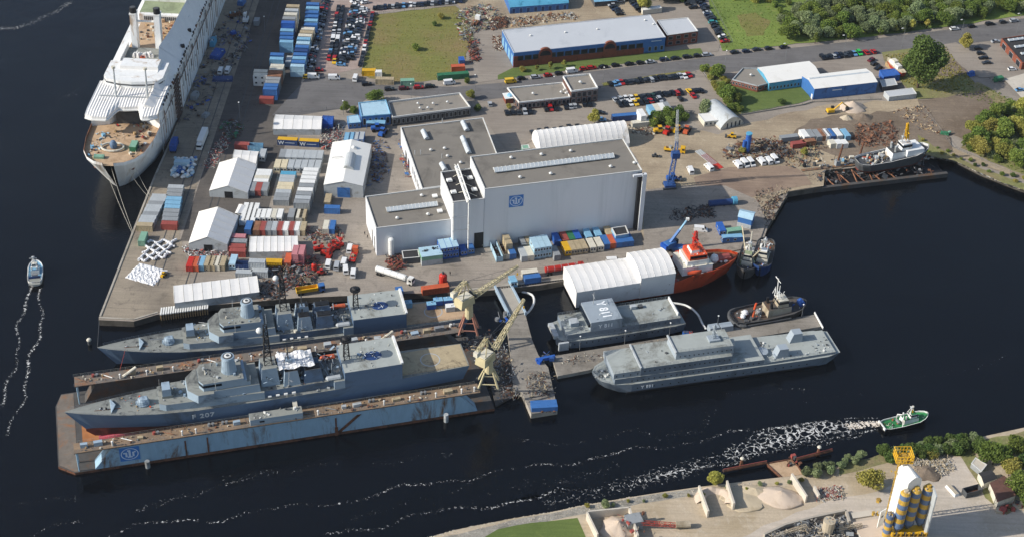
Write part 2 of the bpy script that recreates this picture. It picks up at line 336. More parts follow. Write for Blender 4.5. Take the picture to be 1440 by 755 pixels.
# quay apron, roads, lots
sheet('pavement',[g(140.5,447.5),g(188,449.5),g(222,439.5),g(262,433),g(268,380),g(252,330),(-126,545),(-126,700),(-142,700),g(217,254)],zz(),'g_apron')
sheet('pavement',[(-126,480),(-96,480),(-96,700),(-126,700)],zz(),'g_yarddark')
sheet('road',gl([(383,162),(440,100),(470,108),(560,120),(640,122),(700,117),(860,97),(1000,80),(1200,58),(1330,42),(1440,26),(1560,14),(1575,34),(1440,53),(1330,64),(1200,83),(1000,107),(860,124),(700,141),(680,142),(560,133),(520,136),(500,150),(420,162)]),zz(),'g_road')
sheet('pavement',rough(gl([(436,100),(455,-25),(560,-28),(548,12),(527,18),(520,20),(505,96),(470,104)]),.4,6),zz(),'g_gravelpink')
sheet('pavement',gl([(527,18),(548,-8),(640,-22),(660,-6),(640,3)]),zz(),'g_gravelpink')
sheet('grass',rough(gl([(508,104),(525,21),(640,8),(660,30),(668,60),(655,75),(650,98),(645,112),(560,116),(520,110)]),.8,5),zz(),'g_field')
sheet('pavement',gl([(664,118),(668,40),(640,-6),(760,-20),(880,-20),(1000,-20),(1016,50),(1010,72),(985,75),(940,60),(730,82),(722,95),(700,112)]),zz(),'g_paving')
sheet('pavement',rough(gl([(640,2),(716,-6),(800,-12),(905,-8),(914,20),(706,42),(700,36),(668,42)]),1.,5),zz(),'g_dirt')
sheet('grass',rough(gl([(700,106),(720,96),(860,79),(985,68),(990,77),(860,92),(700,112)]),.3,4),zz(),'g_lawn')
sheet('grass',rough(gl([(846,117),(965,99),(972,104),(850,123)]),.3,4),zz(),'g_field')
sheet('pavement',gl([(845,122),(965,103),(985,98),(1028,158),(1010,166),(930,152),(845,178),(842,140)]),zz(),'g_paving')
sheet('pavement',gl([(690,140),(780,130),(850,124),(848,178),(770,187),(715,215),(680,166),(664,150)]),zz(),'g_paving')
sheet('pavement',gl([(1010,104),(1240,76),(1262,96),(1236,108),(1140,118),(1080,125),(1030,128),(1018,118)]),zz(),'g_paving')
sheet('grass',rough(gl([(1024,120),(1066,122),(1082,118),(1128,112),(1140,140),(1122,146),(1042,160),(1026,146)]),.4,4),zz(),'g_lawn')
sheet('grass',rough(gl([(986,96),(1010,100),(1030,126),(1042,160),(1034,164),(1006,126)]),.4,4),zz(),'g_rough')
sheet('grass',rough(gl([(985,-40),(1450,-60),(1700,-60),(1600,4),(1440,22),(1330,38),(1200,54),(1060,69),(1016,72),(1012,60)]),.8,7),zz(),'g_grass')
sheet('ground',rough(gl([(1036,22),(1062,18),(1084,30),(1074,50),(1050,52)]),1.2,5),zz(),'g_field')
sheet('grass',rough(gl([(1240,74),(1330,64),(1352,96),(1372,118),(1330,132),(1270,118),(1250,96)]),.8,5),zz(),'g_rough')
sheet('ground',rough(gl([(1300,80),(1332,76),(1362,104),(1330,108),(1305,104)]),1.2,5),zz(),'g_dirtdark')
sheet('road',gl([(1322,64),(1344,60),(1420,100),(1440,112),(1480,120),(1440,128),(1400,108),(1378,110),(1352,94)]),zz(),'g_paving')
sheet('pavement',gl([(1362,66),(1405,56),(1470,50),(1500,100),(1440,110),(1392,98),(1368,82)]),zz(),'g_paving')
sheet('pavement',gl([(1412,112),(1440,104),(1500,104),(1500,150),(1440,142)]),zz(),'concretelight')
sheet('path',gl([(1345,219),(1390,236),(1450,256),(1450,250),(1392,229),(1348,212),(1300,186),(1292,192)]),zz(),'g_dirt')
# yard surfaces east of the big hall
sheet('ground',rough(gl([(886,210),(860,190),(880,176),(930,172),(1010,190),(1060,172),(1150,150),(1290,140),(1300,148),(1330,214),(1280,224),(1160,240),(1158,262),(1108,270),(1060,300),(1010,330),(960,330),(905,340),(905,250)]),1.5,6),zz(),'g_dirt')
sheet('ground',rough(gl([(1140,168),(1250,158),(1310,150),(1340,212),(1295,222),(1205,232),(1150,210),(1100,196)]),1.8,5),zz(),'g_dirtdark')
sheet('ground',rough(gl([(1290,142),(1330,134),(1380,124),(1410,140),(1400,170),(1360,200),(1310,180)]),1.2,5),zz(),'g_dirtdark')
sheet('grass',rough(gl([(1268,118),(1330,128),(1375,116),(1420,142),(1440,150),(1500,160),(1500,262),(1440,246),(1392,228),(1350,208),(1396,186),(1404,150),(1380,128),(1330,138),(1290,140)]),1.,5),zz(),'g_rough')
sheet('grass',rough(gl([(1290,190),(1312,206),(1345,222),(1385,240),(1420,252),(1450,262),(1450,272),(1410,258),(1375,242),(1340,226),(1315,222),(1292,215)]),.5,4),zz(),'g_rough')
sheet('pavement',gl([(1025,236),(1115,234),(1130,244),(1142,260),(1108,266),(1040,282),(985,276),(975,250)]),zz(),'g_slab')
sheet('pavement',gl([(905,338),(905,268),(960,262),(1020,262),(1065,282),(1078,312),(1066,346),(1028,354),(960,364),(905,376)]),zz(),'g_yard')
# south bank surfaces
B=.3
def bs(px,m_,name='ground',amp=.6):
    global B
    B+=.012; return sheet(name,rough(gl(px),amp,5) if amp else gl(px),B,m_)
bs([(600,760),(720,731),(817,712),(900,698),(985,686),(1000,692),(900,708),(825,722),(770,733),(720,742),(640,775)],'g_stone',amp=.5)
bs([(640,772),(700,744),(770,733),(812,728),(830,772)],'g_lawn','grass')
bs([(1180,655),(1260,636),(1360,620),(1440,606),(1500,600),(1500,640),(1400,640),(1330,640),(1250,650),(1180,668)],'g_rough','grass',1)
bs([(1120,720),(1180,700),(1240,690),(1292,650),(1350,642),(1390,680),(1440,720),(1500,740),(1500,800),(1000,800),(1030,760)],'g_sandlight')
bs([(1350,640),(1368,636),(1400,690),(1430,716),(1415,724),(1385,700)],'g_rough','grass')
# quay details: coping, rails, sheet-pile face with fenders
q=M()
def coping(px,h=.28,w=.7,z=0):
    pts=[g(*p) for p in px]
    for a,b in zip(pts,pts[1:]):
        d=Vector(b)-Vector(a); q.cb((a[0]+b[0])/2,(a[1]+b[1])/2,z,d.length,w,h,'concrete',math.atan2(d.y,d.x))
for cp_,l_ in (([(139.2,446),(188,448.5),(222,438.5)],'pale concrete coping at the southern tip of the big quay'),([(640,409),(797,391.5)],'pale concrete coping of the quay behind the dock cranes'),([(141,444),(217,250),(247,183)],'long pale concrete coping on the river side of the big quay')):
    q=M(); coping(cp_); single('quay_edge',l_,'quay edge',(0,0),0,q)
for i,(xo) in enumerate((-132.5,-129,-119,-116.2)):
    q=M(); q.box(xo-.15,xo+.15,452,760,.02,.1,'darkgrey'); 
    single('crane_rail','steel crane rail let into the quay, '+['closest to the moored white ship','beside the waterside rail','on the landward side of the quay road','closest to the white tents'][i],'rail',(0,0),0,q,'crane rails along the quay')
for i in range(26):
    a=G(706,403.5).lerp(G(795,391.8),i/25.)
    q=M(); q.box(-.4,.4,-.75,0,-2.6,.15,'black'); q.box(-.3,.3,-.8,-.75,-1.5,.1,'darkgrey')
    if i==0: fm=q.mesh('fender')
    single('fender','black rubber fender on the quay wall beside the orange ship','fender',(a.x,a.y),R(16),fm,'fenders along the quay wall')
# timber jetty heads by the long white tent
for i in range(20):
    a=G(227,437).lerp(G(292,428.5),i/19.); 
    if i==0:
        q=M(); q.box(-.28,.28,-2.4,1.6,.1,.55,'white'); q.tube((0,-2,-4),(0,-2,.2),.22,'wood'); tm_=q.mesh('timber_beam')
    single('timber_beam','pale timber beam jutting over the quay edge under the long white tent','timber beam',(a.x,a.y),R(6),tm_,'timber beams at the quay edge')
A16=R(15.9); A0=R(0); A90=R(89.2)
# ================================================================ cars
CARC={'k':('black','17181b'),'d':('dark blue','1b2740'),'g':('dark grey','33363a'),'s':('silver','a2a6aa'),'w':('white','dcdcda'),'r':('red','a31c1a'),'b':('light blue','5f8fb8'),'n':('dark green','1f3a30'),'y':('yellow','d6ae24'),'m':('dark red','5a1a20'),'t':('turquoise','2f8a8c'),'e':('beige','b0a288'),'v':('bright green','2fae4a'),'o':('orange','d0661f')}
for k,(nm,c) in CARC.items(): mat('paint_'+nm.replace(' ','_'),c,rough=.3,var=.03,scale=.5,spec=.6)
CARP={}
def xsec(pts,y): return [(p[0],y,p[1]) for p in pts]
def carparts(kind,c):
    if (kind,c) in CARP: return CARP[kind,c]
    pm='paint_'+CARC[c][0].replace(' ','_'); b=M(); w=M()
    if kind=='van': L_,W_,H_=5.3,2.0,2.2; low=[(-2.65,.35),(2.6,.35),(2.62,.95),(2.2,1.2),(1.6,1.25),(-2.6,1.25)]; up=[(-2.62,1.25),(2.0,1.25),(1.35,2.1),(1.1,2.2),(-2.58,2.2)]; wd=.9
    elif kind=='estate': L_,W_,H_=4.6,1.8,1.5; low=[(-2.3,.3),(2.25,.3),(2.28,.65),(1.95,.85),(1.1,.95),(-2.25,.98)]; up=[(-2.22,.96),(1.15,.94),(.35,1.45),(-2.0,1.5)]; wd=.78
    elif kind=='hatch': L_,W_,H_=3.9,1.7,1.5; low=[(-1.95,.3),(1.9,.3),(1.95,.65),(1.6,.88),(.95,.95),(-1.9,.98)]; up=[(-1.9,.96),(1.0,.93),(.3,1.45),(-1.45,1.5)]; wd=.76
    else: L_,W_,H_=4.5,1.8,1.42; low=[(-2.25,.3),(2.2,.3),(2.24,.6),(1.9,.82),(1.0,.92),(-1.4,.94),(-2.2,.9)]; up=[(-1.75,.92),(1.05,.9),(.3,1.38),(-1.0,1.42)]; wd=.74
    h=W_/2
    b.loft([xsec(low,-h),xsec(low,h)],pm)
    ring=lambda e:[(p[0],(-1 if e<0 else 1)*(h-.06 if p[1]<1.3 else wd),p[1]) for p in up]
    w.loft([ring(-1),ring(1)],'wheelhouse_glass' if kind!='van' else pm)
    tp=[p for p in up if p[1]>=max(q[1] for q in up)-.12]
    x0,x1=min(p[0] for p in tp),max(p[0] for p in tp)
    b.box(x0+.05,x1-.05,-wd,wd,H_-.02,H_+.02,pm)
    parts=[['body',b],['window_band',w] if kind!='van' else ['cargo_body',w]]
    if kind=='van':
        v=M(); v.loft([[(1.28,-.86,2.2),(2.08,-.94,1.28),(2.12,-.94,1.27),(1.36,-.86,2.2)],[(1.28,.86,2.2),(2.08,.94,1.28),(2.12,.94,1.27),(1.36,.86,2.2)]],'wheelhouse_glass'); vr=M(); vr.box(-2.68,-2.62,-.7,.7,1.4,2.,'wheelhouse_glass'); parts.append(['rear_window',vr])
        for s_ in (-1,1):
            v2=M(); parts.append(['side_window',v2]); v2.loft([[(1.2,s_*.94,1.95),(1.25,s_*1.0,1.32),(.5,s_*1.0,1.32),(.5,s_*.94,1.95)],[(1.2,s_*.96,1.95),(1.25,s_*1.02,1.32),(.5,s_*1.02,1.32),(.5,s_*.96,1.95)]],'wheelhouse_glass')
        parts.append(['windscreen',v])
    t=b
    for sx in (-.3,.3):
        for sy in (-1,1): t.tube((sx*L_,sy*(h-.2),.32),(sx*L_,sy*(h+.01),.32),.32,'tyre',10)
    CARP[kind,c]=freeze(parts); return CARP[kind,c]
def car(kind,c,p,rot,label,group=None,z=0):
    nm={'van':'parked_van'}.get(kind,'parked_car')
    return thing(nm,label,'van' if kind=='van' else 'car',(p[0],p[1],z+.13),rot,carparts(kind,c),group)
def carrow(px0,px1,cols,face,desc,end,group='cars in the parking rows',jit=.25,kinds='shesh',z=0):
    "cols: colour letters, '.' leaves a gap; face: heading of the cars"
    a,b=Vector(g(*px0)),Vector(g(*px1)); n=len(cols); k=0
    for i,c in enumerate(cols):
        if c==' ' or c=='.': continue
        p=a.lerp(b,i/max(1,n-1)); kd={'s':'sedan','h':'hatch','e':'estate'}[rnd.choice(kinds)]
        if c.isupper(): kd='van'; c=c.lower()
        f=face+(math.pi if rnd.random()<.5 else 0)+rnd.uniform(-.03,.03)
        nmn='van' if kd=='van' else 'car'
        car(kd,c,(p.x+rnd.uniform(-jit,jit),p.y+rnd.uniform(-jit,jit)),f,f"{CARC[c][0]} {nmn} {desc}, {od(k)} from {end}",group,z); k+=1
# ================================================================ containers
CW,CHH=2.44,2.6
CONP={}
def conparts(L_,col,style):
    key=(L_,col,style)
    if key in CONP: return CONP[key]
    h=CHH; b=M(); n=int(L_/.6)
    # corrugated long sides as folded strips, recessed inside the frame
    for s_ in (-1,1):
        pts=[]
        for i in range(n*2+1):
            x=-L_/2+.08+(L_-.16)*i/(n*2); pts.append((x,s_*(CW/2-.03-(.07 if (i//1)%2 else 0))))
        for p,q_ in zip(pts,pts[1:]):
            a=[(p[0],p[1],.15),(q_[0],q_[1],.15),(q_[0],q_[1],h-.1),(p[0],p[1],h-.1)]
            b.face(a if s_<0 else a[::-1],col)
    b.box(-L_/2+.02,-L_/2+.06,-CW/2+.05,CW/2-.05,.12,h-.08,col)
    fr=M()
    for sx in (-1,1):
        for sy in (-1,1): fr.box(sx*L_/2-.07,sx*L_/2+.07,sy*(CW/2-.02)-.06,sy*(CW/2-.02)+.06,0,h,col)
    for sy in (-1,1):
        fr.box(-L_/2+.07,L_/2-.07,sy*(CW/2-.02)-.05,sy*(CW/2-.02)+.05,0,.15,col); fr.box(-L_/2+.07,L_/2-.07,sy*(CW/2-.02)-.04,sy*(CW/2-.02)+.04,h-.1,h,col)
    rf=M(); parts=[['wall_panel',b],['corner_frame',fr]]
    if style!='open':
        top={'white':'white','blue':'lightblue','yellow':'offwhite'}.get('',col)
        rc=col if style in('box','reefer') else style.split(':')[1] if ':' in style else col
        rf.box(-L_/2+.03,L_/2-.03,-CW/2+.03,CW/2-.03,h-.07,h-.02,rc)
        for i in range(1,int(L_/1.0)): rf.box(-L_/2+i*1.0-.05,-L_/2+i*1.0+.05,-CW/2+.1,CW/2-.1,h-.02,h+.01,rc)
        parts.append(['roof_panel',rf])
    else:
        rf.box(-L_/2+.1,L_/2-.1,-CW/2+.1,CW/2-.1,.1,.4,'rust'); rf.clutter(-L_/2+.8,L_/2-.8,-.7,.7,.4,30,1.4,['rust','steel','wood','grey','white'],random.Random(3)); parts.append(['scrap_load',rf])
    d=M(); d.box(L_/2-.03,L_/2+.02,-CW/2+.1,-.02,.15,h-.12,col); d.box(L_/2-.03,L_/2+.02,.02,CW/2-.1,.15,h-.12,col)
    for y in(-.8,-.3,.3,.8): d.tube((L_/2+.05,y,.2),(L_/2+.05,y,h-.15),.025,'steel',4)
    parts.append(['door',d])
    if style.startswith('office'):
        for s_ in (-1,1):
            for x in (-1.9,.9):
                f=M(); f.box(x-.5,x+.5,s_*CW/2-.03,s_*CW/2+.03,1.05,2.05,'white'); gl_=M(); y=s_*(CW/2+.035); gl_.box(x-.42,x+.42,y-.008,y+.008,1.13,1.97,'window'); parts.append(['window',f,[['pane',gl_]]])
        for y in (-.55,.55):
            f=M(); f.box(-L_/2-.03,-L_/2+.03,y-.38,y+.38,1.05,2.05,'white'); gl_=M(); gl_.box(-L_/2-.045,-L_/2-.03,y-.31,y+.31,1.12,1.98,'window'); parts.append(['window',f,[['pane',gl_]]])
    CONP[key]=freeze(parts); return CONP[key]
CN={'blue':'blue','darkblue':'dark blue','royal':'bright blue','lightblue':'light blue','paleblue':'pale blue','cyan':'sky blue','lightgrey':'light grey','darkgrey':'dark grey','brownred':'brownish red','offwhite':'off-white','palegreen':'pale green','brightred':'bright red','yellow':'yellow','hook_blue':'deep blue','rustlight':'rusty'}
def cname(c): return CN.get(c,c)
def cont(p,rot,col,label,L_=6.06,style='box',z=0.,group=None):
    nm='office_container' if style.startswith('office') else 'shipping_container'
    return thing(nm,label,'site office' if style.startswith('office') else 'container',(p[0],p[1],z+.05),rot,conparts(L_,col,style),group)
def conrow(px0,px1,cols,rot,desc,frm,L_=6.06,style='box',levels=1,group=None,side=False,htop=None,wide=None):
    """roof-centre pixels of the first and last container of a row, cols = one colour name per container"""
    h=CHH*levels if htop is None else htop
    a,b=Vector(g(*px0,h)),Vector(g(*px1,h)); n=len(cols); group=group or 'containers '+desc
    w={'box':'container','open':'open-topped container','reefer':'container'}.get(style,'office container')
    for i,c in enumerate(cols):
        if not c: continue
        p=a.lerp(b,i/max(1,n-1)); st=style
        if isinstance(c,tuple): c,st=c
        j=rnd.uniform(-.06,.06)
        for l in range(levels):
            lv='' if levels==1 else ('upper ' if l==levels-1 else 'lower ' if levels==2 or l==0 else 'middle ')
            pos=f", {od(i)} from {frm}" if n>1 else ''
            cont((p.x+j,p.y),rot+(math.pi if (i*7+l)%3==0 and not st.startswith('office') else 0),c,f"{lv}{cname(c)} {w} {desc}{pos}",L_,st,l*CHH,group)
# ================================================================ tents and buildings
def quadm(pts): return [Vector(p) for p in pts]
def gable(pts,he,hr,mroof,mwall,along=0,bays=0,over=.25,nm='roof',barrel=False,mrib=None):
    """pts: footprint FL,FR,BR,BL (world xy). along=0: ridge runs FL->FR way, 1: FL->BL way. returns parts in world coords relative to pts centre"""
    c=sum((Vector(p) for p in pts),Vector((0,0)))/4; P=[Vector(p)-c for p in pts]
    if along==1: P=[P[1],P[2],P[3],P[0]]     # now ridge runs P0->P1
    a0,a1,b1,b0=P                            # a side eave a0-a1, b side eave b0-b1
    n=12 if barrel else 2
    def arc(s,e,t):   # t in 0..1 across
        p=s.lerp(e,t)
        z=he+(hr-he)*(math.sin(math.pi*t)**.8 if barrel else 1-abs(2*t-1)); return (p.x,p.y,z)
    w=M(); rf=M()
    d=(a1-a0).normalized()*over
    for s,e,fl in ((a0,b0,-1),(a1,b1,1)):
        ring=[(s.x,s.y,0)]+[arc(s,e,i/n) for i in range(n+1)]+[(e.x,e.y,0)]
        w.face(ring if fl>0 else ring[::-1],mwall)
    for s,e in ((a0,a1),(b1,b0)): w.face([(s.x,s.y,0),(e.x,e.y,0),(e.x,e.y,he),(s.x,s.y,he)],mwall)
    k=max(1,bays)
    for i in range(k):
        s0,s1=a0.lerp(a1,i/k),a0.lerp(a1,(i+1)/k); e0,e1=b0.lerp(b1,i/k),b0.lerp(b1,(i+1)/k)
        if i==0: s0=s0-d; e0=e0-d
        if i==k-1: s1=s1+d; e1=e1+d
        sag=.06 if bays else 0
        for j in range(n):
            q0,q1=arc(s0,e0,j/n),arc(s0,e0,(j+1)/n); r0,r1=arc(s1,e1,j/n),arc(s1,e1,(j+1)/n)
            up=lambda p,z:(p[0],p[1],p[2]+z)
            if bays:
                m0=tuple((q0[t]+r0[t])/2 for t in range(3)); m1=tuple((q1[t]+r1[t])/2 for t in range(3)); m0=up(m0,-sag+.06); m1=up(m1,-sag+.06)
                rf.face([up(q0,.06),m0,m1,up(q1,.06)],mroof); rf.face([m0,up(r0,.06),up(r1,.06),m1],mroof)
            else: rf.face([up(q0,.06),up(r0,.06),up(r1,.06),up(q1,.06)],mroof)
    parts=[['wall',w],[nm,rf]]
    if bays:
        for i in range(k+1):
            s,e=a0.lerp(a1,i/k),b0.lerp(b1,i/k); rb=M(); pts_=[Vector(arc(s,e,j/n))+Vector((0,0,.1)) for j in range(n+1)]
            rb.pipe([tuple(p) for p in pts_],.05,mrib or mroof,4); parts.append(['roof_rib',rb])
    return c,parts
def wallwins(parts,p,q,z0,z1,n,wf=.6,m_='window',frame='lightgrey',name='window',t0=0,t1=1,off=.05):
    "n windows along the wall line p->q (outer face on the right-hand side of travel)"
    p=Vector(p);q=Vector(q);d=q-p;L_=d.length;u=d/L_;nn=Vector((u.y,-u.x))
    for i in range(n):
        t=t0+(t1-t0)*(i+.5)/n; w_=L_*(t1-t0)/n*wf; c=p+d*t+nn*off/2; a=math.atan2(u.y,u.x)
        f=M(); f.cb(c.x,c.y,z0,w_,off,z1-z0,frame,a); c2=c+nn*(off/2+.012); gq=M(); gq.cb(c2.x,c2.y,z0+.12,w_-.24,.02,z1-z0-.24,m_,a)
        parts.append([name,f,[['pane',gq]]])
def flatroof(px,h,mwall='hall_white',mroof='roofing',par=.45,mpar='parapet',pt=.35):
    """flat roofed block from roof-corner pixels FL,FR,BR,BL at height h; returns (centre, parts, local footprint)"""
    W_=[Vector(g(*p,h)) for p in px]; c=sum(W_,Vector((0,0)))/len(W_); P=[w_-c for w_ in W_]
    w=M(); w.prism([tuple(p) for p in P],0,h-par,mwall,mroof)
    pr=M(); n=len(P)
    for i in range(n):
        a,b=P[i],P[(i+1)%n]; d=b-a; L_=d.length; u=d/L_; nn=Vector((u.y,-u.x)); cc=(a+b)/2-nn*(pt/2-.06); pr.cb(cc.x,cc.y,h-par,L_+.1 if i%2 else L_-pt*2+.12,pt,par,mpar,math.atan2(u.y,u.x))
    return c,[['wall',w],['parapet',pr]],P
def building(name,label,c,parts,group=None,cat='building',z=0): return thing(name,label,cat,(c.x,c.y,z),0,parts,group)
def on(c,x,y,h):
    p=g(x,y,h); return Vector((p[0]-c.x,p[1]-c.y))
def vent(parts,c,x,y,h,r=.55):
    p=on(c,x,y,h); q=M(); q.cb(p.x,p.y,h,r*2.2,r*2.2,.25,'parapet',A16); q.sph((p.x,p.y,h+.25),r,'white',8,.9); parts.append(['roof_vent',q])
def skylight(parts,c,p0,p1,h,wid,hh=.9,ribs=12,rounded=False,mt='skylight'):
    a,b=on(c,*p0,h),on(c,*p1,h); d=b-a; L_=d.length; u=d/L_; nn=Vector((-u.y,u.x)); n=6 if rounded else 2; q=M(); rings=[]
    for t in (0,1):
        ring=[]
        for j in range(n+1):
            s=j/n; z=hh*(math.sin(math.pi*s) if rounded else (1-abs(2*s-1)))+.3; o=a+u*(L_*t)+nn*(wid*(s-.5)); ring.append((o.x,o.y,h+z))
        o1=a+u*(L_*t)+nn*(wid/2); o0=a+u*(L_*t)-nn*(wid/2); ring+=[(o1.x,o1.y,h),(o0.x,o0.y,h)]; rings.append(ring)
    q.loft(rings,mt); fr=q
    for i in range(ribs+1):
        pts=[]
        for j in range(n+1):
            s=j/n; z=hh*(math.sin(math.pi*s) if rounded else (1-abs(2*s-1)))+.33; o=a+u*(L_*i/ribs)+nn*(wid*(s-.5)); pts.append((o.x,o.y,h+z))
        fr.pipe(pts,.06,'white',4)
    parts.append(['skylight',q])
# ================================================================ trees
def leafy(name,n,rx,rz,seed,leaf=.55,lobes=7,trunk=.35,hb=.25,gap=.25):
    """crown of n leaf clumps spread through several uneven lobes, plus trunk with limbs; height ~ rz*2"""
    rr=random.Random(seed); L_=[]
    for i in range(lobes):
        a=rr.uniform(0,6.28); d=rx*rr.uniform(.15,.62); L_.append((d*math.cos(a),d*math.sin(a),rz*2*(hb+(1-hb)*rr.uniform(.25,.8)),rx*rr.uniform(.32,.55)))
    L_.append((0,0,rz*2*.82,rx*.42))
    mc=M(); mc.mi('leaf'); V=mc.v;F=mc.f
    for i in range(n):
        l=rr.choice(L_); 
        while True:
            x,y,z=rr.uniform(-1,1),rr.uniform(-1,1),rr.uniform(-1,1); s=x*x+y*y+z*z
            if .02<s<1: break
        k=(s**.5); f=(.55+.45*rr.random()**.5)/k if rr.random()<.75 else 1
        px,py,pz=l[0]+x*f*l[3],l[1]+y*f*l[3],l[2]+z*f*l[3]*.85
        u=Vector((rr.gauss(0,1),rr.gauss(0,1),rr.gauss(0,.5))).normalized(); v=u.cross(Vector((rr.gauss(0,1),rr.gauss(0,1),rr.gauss(0,1)))).normalized(); a=leaf*rr.uniform(.5,1.25); b=len(V); c=Vector((px,py,pz))
        V.extend([tuple(c+u*a),tuple(c+v*a*.7),tuple(c-u*a),tuple(c-v*a*.7)]); F.append((b,b+1,b+2,b+3)); mc.m.append(0)
    t=M(); top=rz*1.1; t.tube((0,0,-.3),(0,0,top),trunk,'bark',7,trunk*.4)
    for l in L_: t.tube((0,0,top*rr.uniform(.4,.9)),(l[0],l[1],l[2]),trunk*.35,'bark',5,.05)
    return mc,t
def leafmat(name,c,c2):
    mt=bpy.data.materials.new(name); mt.use_nodes=True; nt=mt.node_tree; N=nt.nodes; L=nt.links; b=N['Principled BSDF']; b.inputs['Roughness'].default_value=.75; b.inputs['Specular IOR Level'].default_value=.15
    oi=N.new('ShaderNodeObjectInfo'); tc=N.new('ShaderNodeTexCoord'); n=N.new('ShaderNodeTexNoise'); n.inputs['Scale'].default_value=.9; n.inputs['Detail'].default_value=4; L.new(tc.outputs['Object'],n.inputs['Vector'])
    wn=N.new('ShaderNodeNewGeometry'); ad=N.new('ShaderNodeMath'); ad.operation='MULTIPLY_ADD'; L.new(wn.outputs['Random Per Island'],ad.inputs[0]); ad.inputs[1].default_value=.35; L.new(n.outputs['Fac'],ad.inputs[2])
    r=N.new('ShaderNodeMapRange'); r.inputs[1].default_value=.35; r.inputs[2].default_value=.95; L.new(ad.outputs[0],r.inputs[0])
    mx=N.new('ShaderNodeMix'); mx.data_type='RGBA'; mx.inputs['A'].default_value=(*srgb(c),1); mx.inputs['B'].default_value=(*srgb(c2),1); L.new(r.outputs[0],mx.inputs['Factor'])
    h=N.new('ShaderNodeHueSaturation'); L.new(mx.outputs['Result'],h.inputs['Color']); r2=N.new('ShaderNodeMapRange'); r2.inputs[3].default_value=.485; r2.inputs[4].default_value=.515; L.new(oi.outputs['Random'],r2.inputs[0]); L.new(r2.outputs[0],h.inputs['Hue'])
    ml=N.new('ShaderNodeMath'); ml.operation='MULTIPLY'; ml.inputs[1].default_value=5.7; fr=N.new('ShaderNodeMath'); fr.operation='FRACT'; L.new(oi.outputs['Random'],ml.inputs[0]); L.new(ml.outputs[0],fr.inputs[0])
    r3=N.new('ShaderNodeMapRange'); r3.inputs[3].default_value=.75; r3.inputs[4].default_value=1.25; L.new(fr.outputs[0],r3.inputs[0]); L.new(r3.outputs[0],h.inputs['Value'])
    L.new(h.outputs[0],b.inputs['Base Color']); tr=N.new('ShaderNodeBsdfTranslucent'); L.new(h.outputs[0],tr.inputs['Color']); ms=N.new('ShaderNodeMixShader'); ms.inputs[0].default_value=.36; L.new(b.outputs[0],ms.inputs[1]); L.new(tr.outputs[0],ms.inputs[2]); L.new(ms.outputs[0],N['Material Output'].inputs['Surface'])
    MATS[name]=mt
leafmat('leaf','5e7236','8a9a4a'); leafmat('leaf_olive','8c8b44','b0aa5a'); leafmat('leaf_dark','46592f','687c40'); leafmat('leaf_grey','6c7a52','98a378')
TP={}
def treeproto(kind,mname):
    if (kind,mname) in TP: return TP[kind,mname]
    a={'round':(4200,4.2,3.4,1,.33,11),'round2':(4200,4.6,3.2,2,.33,12),'tall':(15000,7.5,9.,3,.42,20),'bush':(2000,2.6,1.5,4,.28,7),'bush2':(2400,3.2,1.6,5,.29,8),'young':(900,1.5,2.2,6,.3,5),'willow':(3600,4.,4.6,8,.34,10)}[kind]
    mc,t=leafy(kind,a[0],a[1],a[2],a[3],a[4],a[5],trunk={'tall':.5}.get(kind,.18),hb={'bush':.0,'bush2':.0,'tall':.05}.get(kind,.12))
    mc.names=[mname]; TP[kind,mname]=freeze([['crown',mc],['trunk',t]]); return TP[kind,mname]
def tree(kind,mname,p,s,label,name='deciduous_tree',cat='tree',group=None,z=0):
    o=thing(name,label,cat,(p[0],p[1],z),rnd.uniform(0,6.28),treeproto(kind,mname),group); k=s*rnd.uniform(.92,1.08); o.scale=(k,k,k*rnd.uniform(.9,1.1)); return o
# ================================================================ small things
def lamp(x,y,h,label,z=0,arm=0,ang_=0):
    p=g(x,y,z); q=M(); q.tube((0,0,0),(0,0,h),.09,'steel',6,.06); l=M(); 
    if arm: q.tube((0,0,h),(arm*math.cos(ang_),arm*math.sin(ang_),h+.4),.06,'steel',5); l.cb(arm*math.cos(ang_),arm*math.sin(ang_),h+.3,.9,.4,.2,'white',ang_)
    else: l.sph((0,0,h+.15),.35,'white',8,.6)
    return thing('street_lamp',label,'street lamp',(p[0],p[1],z),0,[['pole',q],['lamp_head',l]])
def person(x,y,z,label,top='cloth_dark',legs='cloth_dark',rot=0.,pose=0):
    p=g(x,y,z); b=M()
    def ring(zz,rx,ry,cx=0,cy=0): return [(cx+rx*math.cos(t*math.pi/4),cy+ry*math.sin(t*math.pi/4),zz) for t in range(8)]
    for s_ in (-1,1):
        st=.16*s_ if pose else 0
        b.loft([ring(0.02,.06,.1,st,s_*.1),ring(.08,.06,.06,st,s_*.1),ring(.48,.065,.065,st*.5,s_*.1),ring(.86,.095,.09,0,s_*.09)],legs)
        b.loft([ring(.82,.035,.035,-st*.8,s_*.27),ring(1.1,.04,.04,-st*.4,s_*.26),ring(1.42,.055,.055,0,s_*.2)],top)
        b.loft([ring(.72,.03,.02,-st*.9,s_*.27),ring(.82,.035,.035,-st*.8,s_*.27)],'skin')
    b.loft([ring(.84,.12,.17),ring(1.05,.11,.16),ring(1.3,.13,.21),ring(1.45,.1,.19),ring(1.5,.05,.06)],top)
    b.loft([ring(1.48,.05,.05),ring(1.55,.06,.06),ring(1.62,.09,.08,.01),ring(1.72,.1,.085,.01),ring(1.79,.06,.05)],'skin')
    hr=M(); hr.sph((-.015,0,1.72),.1,'bark',8,.95)
    return thing('person',label,'person',(p[0],p[1],z),rot,[['figure',b],['hair',hr]])
